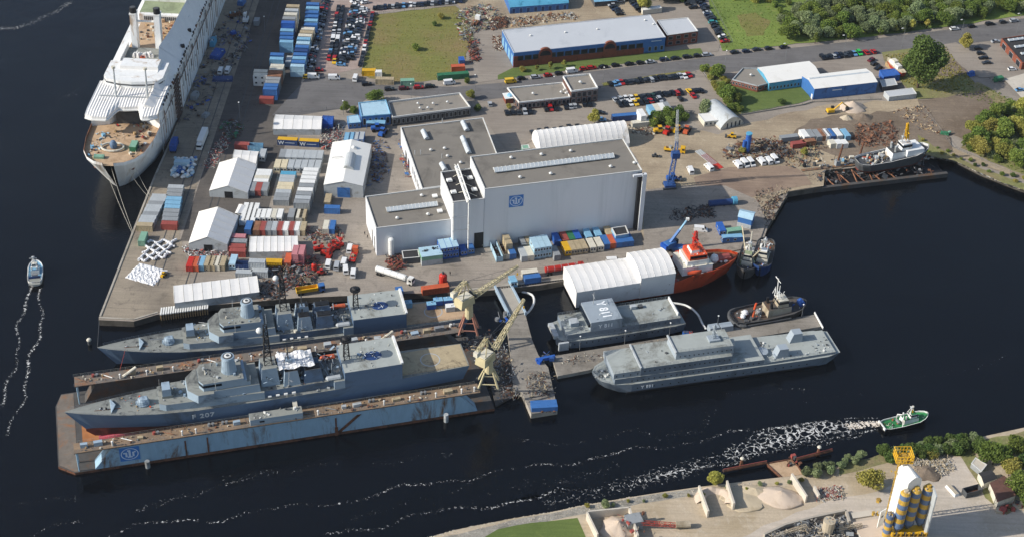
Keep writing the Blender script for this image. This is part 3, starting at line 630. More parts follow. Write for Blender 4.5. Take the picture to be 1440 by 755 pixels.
def heap(name,label,cat,px,h,rx,ry,m_,rot=0,n=9,z=0,kind=None,seed=0):
    "a conical heap with an uneven surface"
    rr=random.Random(seed+int(px[0]*7+px[1])); p=g(*px,z); q=M(); rings=[]; ns=20; off=[rr.uniform(.82,1.18) for _ in range(ns)]
    for i in range(n):
        t=i/(n-1); r_=1-t; zz=h*(t**.95)*(1 if i<n-1 else 1)
        rings.append([((r_*rx*off[j]*(1+rr.uniform(-.04,.04))+.02)*math.cos(6.283*j/ns),(r_*ry*off[j]+.02)*math.sin(6.283*j/ns),max(-.1,zz+rr.uniform(-.05,.05)*h*(1 if i else 0))) for j in range(ns)])
    q.loft(rings,m_); o=single(name,label,cat,(p[0],p[1],z),rot,q.mesh(name,True))
    if kind: o['kind']=kind
    return o
def scrapfield(name,label,px,n,smax,ms,z=0.,kind='stuff',seed=1,hmax=.8):
    "loose scrap spread over a yard patch: nobody could count it"
    rr=random.Random(seed); P=[g(*p,z) for p in px]; x0,x1=min(p[0] for p in P),max(p[0] for p in P); y0,y1=min(p[1] for p in P),max(p[1] for p in P); q=M()
    def inside(x,y):
        c=False; j=len(P)-1
        for i in range(len(P)):
            if (P[i][1]>y)!=(P[j][1]>y) and x<(P[j][0]-P[i][0])*(y-P[i][1])/(P[j][1]-P[i][1])+P[i][0]: c=not c
            j=i
        return c
    k=0
    while k<n:
        x,y=rr.uniform(x0,x1),rr.uniform(y0,y1)
        if not inside(x,y): continue
        k+=1
        if k%6==0: hx_,hy_=x,y     # a local mound
        m_=max(0,1-math.hypot(x-hx_,y-hy_)/7) if k>6 else 0
        for _ in range(4): q.scrap(x+rr.uniform(-1.3,1.3),y+rr.uniform(-1.3,1.3),z+rr.uniform(0,hmax)*m_,smax*.9,ms,rr)
        if rr.random()<.12: q.clutter(x-.5,x+.5,y-.5,y+.5,z,1,smax*.6,ms,rr)
    o=single(name,label,None,(0,0),0,q); o['kind']=kind; return o
def logo(parts_parent_fn,w,h):
    "blue square, white ellipse ring and hooked anchor-like sign; local x right, z up, facing -y"
    b=M(); b.box(-w/2,w/2,-.06,0,-h/2,h/2,'emblem_blue'); s=M(); n=40; rx,rz=w*.45,h*.43; t=.055*w
    for i in range(n):
        a0,a1=6.283*i/n,6.283*(i+1)/n
        pts=[(rx*math.cos(a0),rz*math.sin(a0)),((rx-t)*math.cos(a0),(rz-t*.8)*math.sin(a0)),((rx-t)*math.cos(a1),(rz-t*.8)*math.sin(a1)),(rx*math.cos(a1),rz*math.sin(a1))]
        s.face([(p[0],-.075,p[1]) for p in pts[::-1]],'emblem_white')
    def bar(x0,x1,z0,z1): s.box(x0*w,x1*w,-.085,-.06,z0*h,z1*h,'emblem_white')
    bar(-.055,.055,-.27,.3); bar(-.11,-.055,.2,.3)                # centre stem with its flag
    bar(-.22,-.12,-.2,.14); bar(-.32,-.22,.04,.14); bar(-.12,-.055,-.27,-.18)
    bar(.13,.23,-.2,.14); bar(.23,.31,.08,.18); bar(.055,.13,-.27,-.18)
    return [['emblem_panel',b,[['emblem_sign',s]]]]
# ================================================================ the big assembly hall and its wings
H1,H2,H3,H4=26.7,22.6,8.8,12.9
c,parts,P=flatroof([(681.6,265.3),(903.1,239),(876.2,194.1),(661.3,219.8)],H1)
skylight(parts,c,(694.5,239.7),(862.3,219),H1,3.2,1.0,30)
for x,y in((761.3,217),(802.5,212),(858.6,234),(774.3,244),(892,229),(718.7,221.5),(731.3,249)): vent(parts,c,x,y,H1)
d=(P[1]-P[0]).normalized(); nn=Vector((d.y,-d.x)); aw=math.atan2(d.y,d.x)
lg=logo(None,5.6,5.2); 
lo=thing('emblem','x','x',(0,0,0),0,[]) ; bpy.data.objects.remove(lo)
hall=building('assembly_hall','huge white windowless ship assembly hall with the blue emblem square on its front wall',c,parts)
e=mk('emblem_sign_board',None,hall); pos=Vector(g(726,284,H1-8))-c
# put the emblem on the wall plane: distance along the front line
s_=(pos-P[0]).dot(d); s_=12.3; e.location=(*(P[0]+d*s_+nn*.03),H1-7.2); e.rotation_euler=(0,0,aw); put(lg,e)
q=M(); a=P[0]+nn*.3; 
for z0,z1 in((.3,H1-1),): q.cb(P[1].x-d.x*.9+nn.x*.9,P[1].y-d.y*.9+nn.y*.9,z0,1.5,1.5,z1-z0,'black',aw)
put([['door_slot',q]],hall)
q=M(); pp=P[1]+nn*1.6; q.cb(pp.x+d.x*.5,pp.y+d.y*.5,0,1.6,1.3,H1-.7,'hall_white',aw); q.cb(pp.x-d.x*1.9,pp.y-d.y*1.9,H1-1.6,4.2,.9,.9,'hall_white',aw); put([['door_portal',q]],hall)
q=M(); pp=P[1]+d*.6+(P[2]-P[1])*.5
for i in range(5): 
    pp=P[1].lerp(P[2],.12+.18*i)+d*.05; q.cb(pp.x,pp.y,.1,.25,3.2,H1-3,'lightgrey',aw)
put([['sliding_door',q]],hall)
# stair tower with the dark roof
c,parts,P=flatroof([(636.6,283.6),(680.9,278.8),(663.3,236.1),(619.7,241.3)],H2,mroof='roofing_dark')
bm=M(); a,b=on(c,641.8,232.5,H2+1.6),on(c,659.4,283,H2+1.6); bm.truss((a.x,a.y,H2+1.6),(b.x,b.y,H2+1.6),1.1,'white',10,.22); bm.tube((a.x,a.y,H2+1.1),(b.x,b.y,H2+1.1),.55,'white',4)
bm.tube((b.x,b.y,H2+1.2),(b.x,b.y,.1),.3,'white',5)
parts.append(['roof_girder',bm])
for i,(x,y) in enumerate(((632,253.5),(661,250),(638,270),(667,266.5))):
    p=on(c,x,y,H2); q=M(); q.cb(p.x,p.y,H2,2.2,2.,.5,'white',A16,ins=.2); parts.append(['roof_hatch',q])
q=M()
for i,(x,y) in enumerate(((637,249.5),(641,261),(645,271.5))):
    q=M(); p=on(c,x,y,H2); t=.25+.25*i; r_=a.lerp(b,t); q.tube((p.x,p.y,H2+.3),(r_.x,r_.y,H2+2),.12,'offwhite',4); t2=r_+Vector((4.2,-.5)); q.tube((r_.x,r_.y,H2+2),(t2.x,t2.y,H2+.3),.12,'offwhite',4); parts.append(['brace_rod',q])
dd=(P[1]-P[0]).normalized(); n2=Vector((dd.y,-dd.x)); q=M(); pp=P[0]+dd*10.2+n2*.06; q.cb(pp.x,pp.y,0,3.6,.14,7.2,'black',A16); parts.append(['gateway',q])
q=M(); 
for z in (15.5,9.3): pp=P[0]+dd*3+n2*.1; q.cb(pp.x,pp.y,z,6.4,.2,.25,'white',A16)
for t in (.3,): pp=P[0]+dd*t+n2*.1; q.tube((pp.x,pp.y,0),(pp.x,pp.y,H2-.5),.18,'white',5)
parts.append(['wall_pipe',q])
building('hall_tower','white tower block with black roof and raised girder, between front wing and assembly hall',c,parts)
# mid hall behind
c,parts,P=flatroof([(593.6,264.9),(712,249.5),(679.4,165.2),(563.4,178.7)],H3)
skylight(parts,c,(595,184.5),(600.3,196),H3,2.2,.9,5,True); skylight(parts,c,(651,172),(656.8,184),H3,2.2,.9,5,True); skylight(parts,c,(650.5,193.5),(659.6,216),H3,2.2,.9,9,True); skylight(parts,c,(621,230.5),(626.3,240),H3,2.2,.9,5,True)
for x,y in((605.7,210.8),(625.1,208.5),(629.2,219.3),(647.7,228.5)): vent(parts,c,x,y,H3)
for x,y in((583.5,217.5),(591.5,217),(621.5,222.5),(622,173)):
    p=on(c,x,y,H3); q=M(); q.tube((p.x,p.y,H3),(p.x,p.y,H3+2.1),.16,'lightgrey',6); parts.append(['flue',q])
wl=[]; wallwins(wl,P[3],P[0],3,6.5,6,.5,t0=.55,t1=.95); wallwins(wl,P[3],P[0],0.1,4.5,2,.6,t0=.2,t1=.45); parts+=wl
building('workshop_hall','wide low workshop hall with grey roof and four rounded skylights behind the tower',c,parts)
# front wing
c,parts,P=flatroof([(528.7,320.2),(636.2,307.8),(619.6,262.2),(513.9,275.8)],H4)
skylight(parts,c,(543.3,295.2),(614.6,286.6),H4,3.,.9,14)
for x,y in((558.5,306.5),(601.7,301.2),(592.8,274.6)): vent(parts,c,x,y,H4)
for x,y in((611.5,276),(618.5,297)):
    p=on(c,x,y,H4); q=M(); q.cb(p.x,p.y,H4,1.9,1.9,.5,'white',A16); parts.append(['roof_hatch',q])
wallwins(parts,P[3],P[0],.1,6.5,2,.35,'window','darkgrey','gate',t0=.5,t1=.95)
building('front_wing','white box-shaped wing with grey roof and one long skylight, beside the upright white tank',c,parts)
# ================================================================ long arched tent behind the hall
e1,e2=Vector(g(754,209)),Vector(g(877.5,195)); u=(e2-e1).normalized(); v=Vector((-u.y,u.x)); W7=7.2
c,parts=gable([tuple(e1-v*W7),tuple(e2-v*W7),tuple(e2+v*W7),tuple(e1+v*W7)],2.2,8.2,'white_tent','white_tent',0,16,0,'canopy',True,'white_tent')
building('arched_tent','long white barrel-roofed tent standing directly behind the assembly hall',c,parts,cat='tent')
# ================================================================ white workshop with blue door
he=5.7; pts=[g(455.1,259.4,he),g(510.3,261.2,he),g(522.3,203.4,he),g(467.5,200.5,he)]
c,parts=gable(pts,he,7.6,'metalwhite','lightgrey',1)
P=[Vector(p)-c for p in pts]; q=M(); q.box(P[0].x+5.3,P[0].x+10.3,P[0].y-.12,P[0].y-.02,0,4.6,'blue'); parts.append(['rolling_door',q])
d_=M(); rg=[]
for y in (-6.,4.5): rg.append([(.9+2.1*math.cos(t*math.pi/8),y,7.0+1.7*math.sin(t*math.pi/8)) for t in range(9)]+[(-1.2,y,6.2),(3,y,6.2)])
d_.loft([[(p[0],p[1],p[2]) for p in r_] for r_ in rg],'lightgrey'); parts.append(['roof_dormer',d_])
vent(parts,c,497.5,208,7.2,.9); q=M(); a=on(c,468,222,7); q.pipe([(a.x,a.y,6.7),(a.x,a.y,7.3),(a.x+4,a.y,7.8)],.12,'steel'); parts.append(['roof_pipe',q])
building('gabled_workshop','white gabled workshop with a blue rolling door and a rounded roof dormer',c,parts)
# ================================================================ event style gable tents
def tent(px,he,hr,along,bays,label,barrel=False,wall='lightgrey',roof='white_tent',cat='tent',extra=None):
    pts=[g(*p,he) for p in px]; c,parts=gable(pts,he,hr,roof,wall,along,bays,.15,'canopy',barrel,'offwhite')
    P=[Vector(p)-c for p in pts]; q=M(); m1=(P[0]+P[1])/2
    if along==1: q.cb(m1.x,m1.y-.05,0,3.2,.1,3.,'black'); parts.append(['doorway',q])
    return building('storage_tent',label,c,parts,'white storage tents in the yard',cat)
tent([(294.1,268),(348.4,271.2),(361.4,231),(308.6,228.6)],2.9,5.8,1,4,'pointed white tent with a dark doorway, north of the similar tent beside the red containers')
tent([(265.1,341.7),(319.5,343.6),(335.4,303),(279.7,297.5)],3.4,6.6,1,5,'pointed white tent beside the red containers, its south gable facing the long flat tent')
tent([(350.5,354),(419.6,353),(418.5,331.5),(352,332.5)],3.0,3.6,0,7,'low white flat-topped tent beside the two stacked pink containers')
tent([(384,181.5),(451.6,182),(453.8,163.5),(387.6,161)],2.8,4.2,0,5,'white tent with four bays next to the bright blue tarpaulin shelter')
tent([(245.6,425.4),(364.6,409.9),(361.2,387),(244,401)],3.0,3.9,0,9,'very long white tent along the quay edge above the moored grey frigate')
tent([(327,228.5),(360,230.5),(364,213),(330,210.5)],2.6,3.4,0,3,'small white tent tucked against the north end of the pointed tent')
tent([(330,300),(337.5,302),(345,290),(336,287)],2.6,3.,1,1,'tiny white tent squeezed between two gabled tents and white containers')
# blue tarpaulin shelter
pts=[g(452,181,0),g(468,182,0),g(470,170,0),g(455,169,0)]; c,parts=gable(pts,2.4,3.6,'tarp_blue','tarp_blue',0,2,.1,'canopy'); building('tarpaulin_shelter','deep blue tarpaulin shelter at the east end of the four-bay white tent',c,parts,cat='shelter')
# ================================================================ offices north of the halls
def box_building(name,label,px,h,mw,mr,wins=None,cat='building',mpar='parapet',par=.35,group=None):
    c,parts,P=flatroof(px,h,mw,mr,par,mpar)
    for (i,z0,z1,n,wf,nm) in wins or []: wallwins(parts,P[i],P[(i+1)%len(P)],z0,z1,n,wf,name=nm)
    return building(name,label,c,parts,group,cat),c,P
o,c,P=box_building('office_building','long low office with grey flat roof beside the sky blue block',[(551.7,164.3),(661.7,150),(646.7,130),(545.7,142.3)],4.6,'darkgrey','gravel_roof',[(0,.9,3.2,18,.7,'window'),(1,.9,3.2,4,.6,'window')],par=.8)
pr=[]; 
for x,y in((587.5,145.5),(609,145.5),(629,143.5),(590.5,152),(601.5,151.5)): vent(pr,c,x,y,4.6,.45)
put(pr,o)
o,c,P=box_building('blue_office','square sky blue building with pale roof and dark entrance porch',[(508.3,163.3),(549.3,160),(542.7,140),(504,144)],5.4,'blue','paleblue',[(0,1,4,5,.5,'window')],mpar='lightblue')
q=M(); pp=(P[0]+P[1])/2; q.cb(pp.x,pp.y-1.4,2.8,8,2.8,.25,'lightblue'); 
for s_ in(-3.8,3.8): q.tube((pp.x+s_,pp.y-2.6,0),(pp.x+s_,pp.y-2.6,2.8),.12,'blue')
put([['porch',q]],o)
box_building('site_hut','small pale blue flat-roofed hut west of the sky blue building',[(490,173.3),(507.7,171.7),(503.3,161),(487.7,163.3)],2.9,'blue','paleblue',[(0,1,2.1,3,.5,'window')],cat='hut',mpar='lightblue',par=.15)
o,c,P=box_building('gatehouse_office','low white office wing with a glass front, in front of the roadside',[(730.1,143.5),(802,135.9),(791.3,115.3),(713.3,122.9)],4.1,'brickdark','gravel_roof',[(0,.8,2.9,12,.75,'window'),(3,.8,2.9,4,.6,'window')],par=.7,mpar='white')
pr=[]
for x,y in((749.5,131.5),(789,129.5),(793.5,126.5),(796,131)): vent(pr,c,x,y,4.1,.5)
put(pr,o)
o,c,P=box_building('office_cube','two-storey white office cube at the east end of the low office wing',[(803.5,127.5),(840.9,122.9),(829.5,103),(791.7,106.9)],6.9,'brickdark','gravel_roof',[(0,.8,2.7,5,.7,'window'),(0,3.3,5.6,5,.8,'window')],par=.8,mpar='white')
pr=[]; vent(pr,c,816,115.5,6.9,.6); put(pr,o)
q=M(); p=g(717,142,0); q.cb(0,0,0,5,4.5,2.6,'brick',A16); q.cb(0,0,2.6,5.6,5,.25,'white',A16); r_=M(); r_.sph((0,0,2.9),1.6,'lightblue',8,.5); thing('gate_lodge','little brick gate lodge with rounded glass roof, west of the office wing','lodge',p,0,[['wall',q],['glass_dome',r_]])
# ================================================================ blue and brick hall by the road
HB=7.5; c,parts,P=flatroof([(722.5,74),(936,52),(914.3,20.5),(706,42)],HB,'blue','metalroof',.2,'metalroof')
parts=parts
q=M(); d=(P[1]-P[0]); L_=d.length; u=d/L_; n_=Vector((u.y,-u.x)); a_=math.atan2(u.y,u.x)
def wbox(t0,t1,z0,z1,m_,off=.08,pr=P,u=u,n_=n_,a_=a_,o=0):
    q=M(); pp=pr[o]+u*((t0+t1)/2)+n_*(off/2); q.cb(pp.x,pp.y,z0,t1-t0,off,z1-z0,m_,a_); return q
parts.append(['brick_base',wbox(0,L_*.86,0,3.1,'brick',.14)]); parts.append(['fascia',wbox(0,L_,5.6,7.3,'blue',.16)])
for i in range(16):
    t=1.2+i*(L_*.84/16); 
    f=wbox(t+.2,t+L_*.84/16-.4,3.2,5.5,'darkgrey',.12); gq=wbox(t+.35,t+L_*.84/16-.55,3.35,5.35,'window',.16); parts.append(['window',f,[['pane',gq]]])
for t,w_ in((L_*.205,6.4),(L_*.63,6.2)):
    q=M(); cc=P[0]+u*t; pts=[]
    for k in range(9): a=math.pi*k/8; pts.append((cc.x+u.x*w_/2*math.cos(a),cc.y+u.y*w_/2*math.cos(a),5.2+3.1*math.sin(a)))
    lo=[(cc.x-u.x*w_/2,cc.y-u.y*w_/2,0),(cc.x+u.x*w_/2,cc.y+u.y*w_/2,0)]; ring=lo+pts; nv=Vector((n_.x,n_.y,0))
    q.loft([[tuple(Vector(p)+nv*.35) for p in ring],[tuple(Vector(p)-nv*.9) for p in ring]],'brick'); gq=M(); gp=[(p[0]*.0+cc.x+(p[0]-cc.x)*.82,cc.y+(p[1]-cc.y)*.82,4.6+(p[2]-5.2)*.8) for p in pts]; gq.loft([[tuple(Vector(p)+nv*.40) for p in gp],[tuple(Vector(p)+nv*.36) for p in gp]],'window'); parts.append(['arched_gable',q,[['arched_window',gq]]])
wl=[]; wallwins(wl,P[0]+u*L_*.88,P[1],1.,3.2,3,.5); parts+=wl
q=textmesh('nordic yards',1.1,'num_white',.03) if False else None
sg=M(); pp=P[0]+u*L_*.94+n_*.2; sg.cb(pp.x,pp.y,5.9,5.,.05,.35,'num_white',a_); parts.append(['sign_band',sg])
parts.append(['brick_corner',(lambda q:(q.cb((P[0]+u*.9).x+n_.x*.1,(P[0]+u*.9).y+n_.y*.1,0,2,.5,5.6,'brick',a_),q)[1])(M())])
wl=[]; wallwins(wl,P[3],P[0],.3,5,4,.55,'lightblue','paleblue','loading_door'); parts+=wl
for x,y in((746,50),(795,45.5),(840,41),(907,28.5),(919,34)): vent(parts,c,x,y,HB,.4)
building('industrial_hall','long hall with pale metal roof, blue fascia and brick base beside the road',c,parts)
o,c,P=box_building('brick_annex','brick office annex with white roof at the east end of the blue-fronted hall',[(938.3,49.3),(981.7,43.3),(967.5,24.5),(924,28.3)],6.2,'brick','metalroof',[(0,.8,2.4,4,.55,'window'),(0,3.4,5.2,4,.55,'window'),(1,3.4,5.2,2,.4,'window')],par=.3)
# blue barrel building at the top edge
pts=[g(717,19.8),g(799,13.4),g(792,-8),g(708,-2)]; c,parts=gable(pts,3.4,5.4,'cyan','blue',0,0,.2,'roof',True)
P=[Vector(p)-c for p in pts]; wl=[]; wallwins(wl,P[0],P[1],.2,2.8,8,.45,name='garage_door',m_='darkblue',frame='lightblue'); parts+=wl
building('round_roof_shed','sky blue shed with rounded metal roof at the north edge of the scrap yard',c,parts)
pts=[g(836,10),g(866,7.5),g(858,-4),g(829,-2)]; c,parts=gable(pts,2.6,4,'lightblue','darkgrey',0); building('open_carport','small pale blue gabled carport beside the packed car rows',c,parts,cat='carport')
box_building('bus_shelter','narrow white flat canopy beside the yellow-green tree in the northern car park',[(904,14.5),(931,11),(928,7.5),(902,11)],2.6,'offwhite','white',cat='canopy',par=.1)
# ================================================================ eastern group
hh=3.4; c,parts,P=flatroof([(1065.8,120.6),(1081.6,116.4),(1064.9,95.6),(1044.5,95.2),(1029.7,111.4)],hh,'brick','gravel_roof',.5,'lightgrey')
wallwins(parts,P[4],P[0],1.1,2.3,8,.6); wallwins(parts,P[0],P[1],1.1,2.3,2,.6); vent(parts,c,1056,105.5,hh,.5)
building('brick_pavilion','five-sided brick pavilion with grey roof joined to the teal hall',c,parts)
he=4.2; pts=[g(1082,117,he),g(1153.5,107,he),g(1137.2,86,he),g(1065.5,95,he)]; c,parts=gable(pts,he,5.3,'metalwhite','cyan',0,0,.3); P=[Vector(p)-c for p in pts]; wl=[]; wallwins(wl,P[0],P[1],.9,2.3,9,.5,t1=.62); parts+=wl
building('teal_hall','teal walled hall with white roof behind the brick pavilion lawn',c,parts)
he=5.4; pts=[g(1145.5,125.3,he),g(1234,115.5,he),g(1217.5,96.5,he),g(1128,107,he)]; c,parts=gable(pts,he,6.6,'metalwhite','blue',0,0,.15); P=[Vector(p)-c for p in pts]
u=(P[1]-P[0]).normalized(); n_=Vector((u.y,-u.x)); sg=M(); pp=P[0]+u*11+n_*.05; sg.cb(pp.x,pp.y,3.6,4.5,.05,.45,'num_white',A16); parts.append(['sign_band',sg]); dr=M(); v_=(P[3]-P[0]).normalized(); pp=P[0]+v_*1.2; dr.cb(pp.x-.06,pp.y,0,.12,1.2,2.2,'white',A16); parts.append(['door',dr])
sk=M(); r0=(P[0]+P[3])/2+u*1; r1=(P[1]+P[2])/2-u*1; off=v_*1.2; sk.cb((r0.x+r1.x)/2+off.x,(r0.y+r1.y)/2+off.y,6.25,(r1-r0).length,1.1,.35,'skylight',A16); parts.append(['ridge_light',sk])
building('blue_hall','bright blue walled hall with white gabled roof facing the dirt yard',c,parts)
box_building('grey_shed','plain grey flat-roofed shed below the big round tree',[(1250.7,136),(1289.3,131.7),(1283.3,123.3),(1243.3,128.3)],2.4,'lightgrey','metalroof',par=.1,cat='shed')
box_building('tent_annex','bright blue canvas annex roof between the blue hall and the dark tree',[(1243,108),(1266,105),(1259,96),(1237,98.5)],3,'royal','royal',par=.1,cat='annex',mpar='royal')
box_building('lean_to','pale grey lean-to roof squeezed against the east wall of the blue hall',[(1241,122),(1262,119),(1258,110),(1237,112.5)],2.6,'darkgrey','lightgrey',par=.1,cat='lean-to')
o,c,P=box_building('brick_workshop','brick workshop with black slatted skylights at the east edge of the view',[(1438,88),(1500,80),(1462,46),(1408.5,54)],4.,'brick','roofing_dark',[(3,.2,3,3,.5,'garage_door')],mpar='brick')
pr=[]
for k in range(4): skylight(pr,c,(1418+9*k,57+9.5*k),(1450+9*k,53+9.5*k),4,1.8,.6,5)
put(pr,o)
# quonset hut
e1=Vector(g(1028.5,180,0)); ax=Vector(g(1015,158,0))-e1; ax=ax*1.0; u=ax.normalized(); L_=15; v=Vector((u.y,-u.x)); a0=Vector(g(1013,183,0)); a1=Vector(g(1045.5,174.5,0)); u=Vector((-(a1-a0).y,(a1-a0).x)).normalized(); 
pts=[tuple(a0),tuple(a1),tuple(a1+u*16),tuple(a0+u*16)]; c,parts=gable(pts,.8,5.,'lightgrey','offwhite',1,0,.1,'roof',True); q=M(); P=[Vector(p)-c for p in pts]; wl=[]; wallwins(wl,P[0],P[1],.1,2.6,4,.4,name='door',t0=.2,t1=.9); parts+=wl
building('arched_hut','grey arch-roofed hut with doors in its curved gable, beside the dirt yard',c,parts)
box_building('hut_annex','flat white annex clinging to the west side of the arch-roofed hut',[(991,171),(1015,168.5),(1006,157.5),(982,160)],2.6,'offwhite','metalwhite',[(0,.8,1.8,4,.5,'window')],par=.1,cat='annex')
# small block with dark roof beside the hall
box_building('substation','small blue-grey substation with black roof at the foot of the hall',[(866,331),(884.5,328),(880,317),(860,320)],4.2,'lightblue','roofing_dark',par=.35,cat='substation')
box_building('dark_shed','low dark shed at the foot of the white front wing',[(567,363),(590,361),(588,350.5),(565,352.5)],2.8,'darkgrey','roofing_dark',par=.1,cat='shed')
q=M(); p=g(550.5,359.5); q.cyl(0,0,.8,7.6,1.1,'white',14); q.sph((0,0,7.6),1.1,'white',12,.5); fe=[]
for a in range(3):
    l_=M(); l_.tube((1.*math.cos(a*2.1),1.*math.sin(a*2.1),0),(.9*math.cos(a*2.1),.9*math.sin(a*2.1),1.2),.12,'steel'); fe.append(['leg',l_])
thing('gas_tank','upright white gas tank beside the front wing','tank',p,0,[['vessel',q]]+fe)
# green fenced switch boxes by the arched tent
box_building('green_kiosk','small pale green kiosk between the shadowed yard and the arched tent',[(735,209.5),(745,208.5),(743,203),(733,204)],2.2,'palegreen','palegreen',par=.05,cat='kiosk')
# ================================================================ containers
# left quayside
conrow((224,275),(203.5,315),['lightgrey','lightgrey','grey','lightgrey','lightgrey','grey','lightgrey','lightgrey','tan'],A0,'in the grey row at the water edge','the north')
conrow((247,262),(238,313),['lightgrey','grey','grey','lightblue','lightblue','lightblue','grey','grey','grey','brownred'],A0,'in the mixed row beside the quay rails','the north')
conrow((201,332),(201,332),['palegreen'],A90,'standing alone by the mooring ropes, facing the folded white sheets','',group='single containers in the yard')
conrow((256,226),(256,226),['paleblue'],A0,'behind the heap of white and blue sacks','',group='single containers in the yard')
# north stacks beside the quay road
conrow((412,8),(405,31),['tan','lightgrey','offwhite','grey','royal'],A0,'in the tallest stack','the north',levels=3)
conrow((403.5,42),(402.5,58),['lightblue','blue','blue','lightblue'],A0,'in the short stack south of the tallest','the north',levels=2)
conrow((389.5,76),(389,82),['blue','lightblue'],A0,'south of the short blue stack','the north',levels=2)
conrow((406,83),(406,83),['lightgrey'],A90,'wedged between two blue stacks','',group='single containers in the yard')
conrow((366.5,99.5),(366,104.5),['offwhite','white'],A0,'of the pale-roofed cabin stack','the north',style='office:offwhite',levels=2)
conrow((390,92),(380,124),['offwhite','offwhite','rustlight','rustlight','grey','grey','blue','blue'],A0,'in the stack nearest the asphalt turn','the north',levels=2)
conrow((375,137),(375,137),['brownred'],A0,'lying low at the foot of the tall stack','',group='single containers in the yard')
conrow((440,5),(437,34),['blue','lightblue','blue','blue','lightblue','blue'],A0,'in the long stack by the cars','the north',levels=2)
conrow((433,40),(427,54),['offwhite','tan','offwhite','lightblue'],A0,'mid-way down the car park stack','the north',levels=2)
conrow((426,60),(418,92),['paleblue','blue','darkblue','blue','lightblue','blue','paleblue'],A0,'in the southern car park stack','the north',levels=2)
# yard between the tents
conrow((340.5,201.5),(340.5,201.5),['brownred'],A0,'north of the pointed tent','',group='single containers in the yard')
conrow((359,203),(359,203),['lightblue'],A0,'beside the brownish red one north of the tent','',style='open',group='single containers in the yard')
conrow((369.5,214.5),(369.5,214.5),['lightgrey'],A90,'standing just east of the small tent','',style='office',group='single containers in the yard')
conrow((371.5,240),(367,253),['white','white','offwhite','white'],A0,'in the white block east of the pointed tent','the north',levels=1)
conrow((355,262),(373,262),['grey','brownred','grey'],A90,'end-on below the white block','the west end')
conrow((405.5,243),(395.5,279),['cyan','lightgrey','lightgrey','cream','cream','lightgrey','grey','grey'],A0,'in the cream and grey row','the sky blue end')
conrow((437.5,238),(424,283),['white','white','white','white','grey','white','grey','lightgrey','grey'],A0,'in the double stack west of the workshop','the north',levels=2)
conrow((397.5,215),(450,217),['grey','lightgrey','lightgrey','lightgrey','lightgrey','lightgrey','lightgrey'],A90,'in the upper steel grey row','the west end')
conrow((390.5,229.5),(447,230.5),['cream','cream','lightgrey','lightgrey','lightgrey','lightgrey','lightgrey'],A90,'in the lower grey row','the cream end',style='office')
conrow((344.5,297),(357.5,297.5),['white','white','white'],A90,'in the pale block beside the pointed tent','the west end',L_=12.19)
conrow((350,316),(350,316),['blue'],A90,'tucked under the south end of the pale block','',group='single containers in the yard')
conrow((363,299.5),(393,299.5),['white','white','white','offwhite','white'],A90,'in the row with dark round openings','the west end',style='office')
conrow((362,317),(426,317.5),['rustlight','brownred','grey','lightgrey','brownred','white','brownred','white','tan'],A90,'in the many-coloured row above the flat tent','the west')
conrow((334,345),(334,351),['brownred','brownred'],A0,'in the red pair by the pointed tent','the north')
conrow((334,331),(336,338),['pink','grey'],A0,'in the faded pair beside the pointed tent','the north')
conrow((410,299),(410,299),['grey'],A90,'narrow and dull, next to the tan cabin','',group='single containers in the yard')
conrow((422,300),(426,300),['offwhite','tan'],A90,'beside the narrow dull one','the west end')
conrow((268,367),(276,367),['brightred','orange'],A90,'in the bright pair before the pointed tent','the west')
conrow((283.5,366),(283.5,366),['lightblue'],A90,'in the short row before the pointed tent','',group='single containers in the yard')
conrow((292,366),(313,366),['tan','tan','offwhite','tan'],A90,'in the short row before the pointed tent','its lightblue neighbour'.replace('lightblue','light blue'))
conrow((328,364),(328,364),['paleblue'],A90,'between the red containers and the long tent','',style='office',group='single containers in the yard')
conrow((343,369),(343,369),['darkblue'],A0,'beside the pale blue cabin','',style='open',group='single containers in the yard')
conrow((343,381),(365,379),['lightgrey','lightgrey'],A0,'lying along the very long tent','the west')
conrow((361.5,366),(361.5,366),['lightgrey'],A0,'west of the yellow-roofed one','',levels=2,group='single containers in the yard')
conrow((385,366),(385,366),['yellow'],A0,'facing the low flat tent','',levels=1,group='single containers in the yard')
conrow((405.5,362),(405.5,362),['orange'],A90,'beside the pink stack','',group='single containers in the yard')
conrow((416,351),(424,350.5),['pink','pink'],A90,'in the stacked pink pair','the west',levels=2)
conrow((459,315.5),(467,315.5),['offwhite','blue'],A90,'in the pair east of the long mixed row','the west')
conrow((461,278),(461,278),['tan'],A90,'outside the blue workshop door','',group='single containers in the yard')
conrow((467,290.5),(467,290.5),['blue'],A0,'lying between the workshop and the scrap','',group='single containers in the yard')
conrow((488.5,191.5),(508,190.5),[('blue','office:lightblue'),('blue','office:lightblue'),('blue','office:lightgrey'),('blue','office:lightgrey')],A90,'in the row south of the sky blue block','the west')
# 40 ft liner boxes with the big W on the side
for i,(x,y,l) in enumerate(((404.5,195,'dark blue container with yellow roof and a white letter, the western of two'),(435,197,'dark blue container with yellow roof and a white letter, the eastern of two'))):
    p=g(x,y,CHH); o=thing('shipping_container',l,'container',(p[0],p[1],.05),R(-1.5),conparts(8.2,'hook_blue','box:yellow') if False else conparts(8.2,'darkblue','office0:yellow'.replace('office0','box')),'dark blue containers with yellow roofs')
    rf=M(); rf.box(-4.08,4.08,-1.2,1.2,2.6,2.66,'yellow'); tm=textmesh('W',2.3,'num_white',.03); put([['roof_cover',rf]],o)
    t=mk('lettering',tm,o,(-2.6,-1.31,1.2)); t.rotation_euler=(R(90),0,0)
    sm=M(); sm.box(-1.,3.0,-1.30,-1.26,1.2,1.4,'num_white') ; put([['lettering_line',sm]],o)
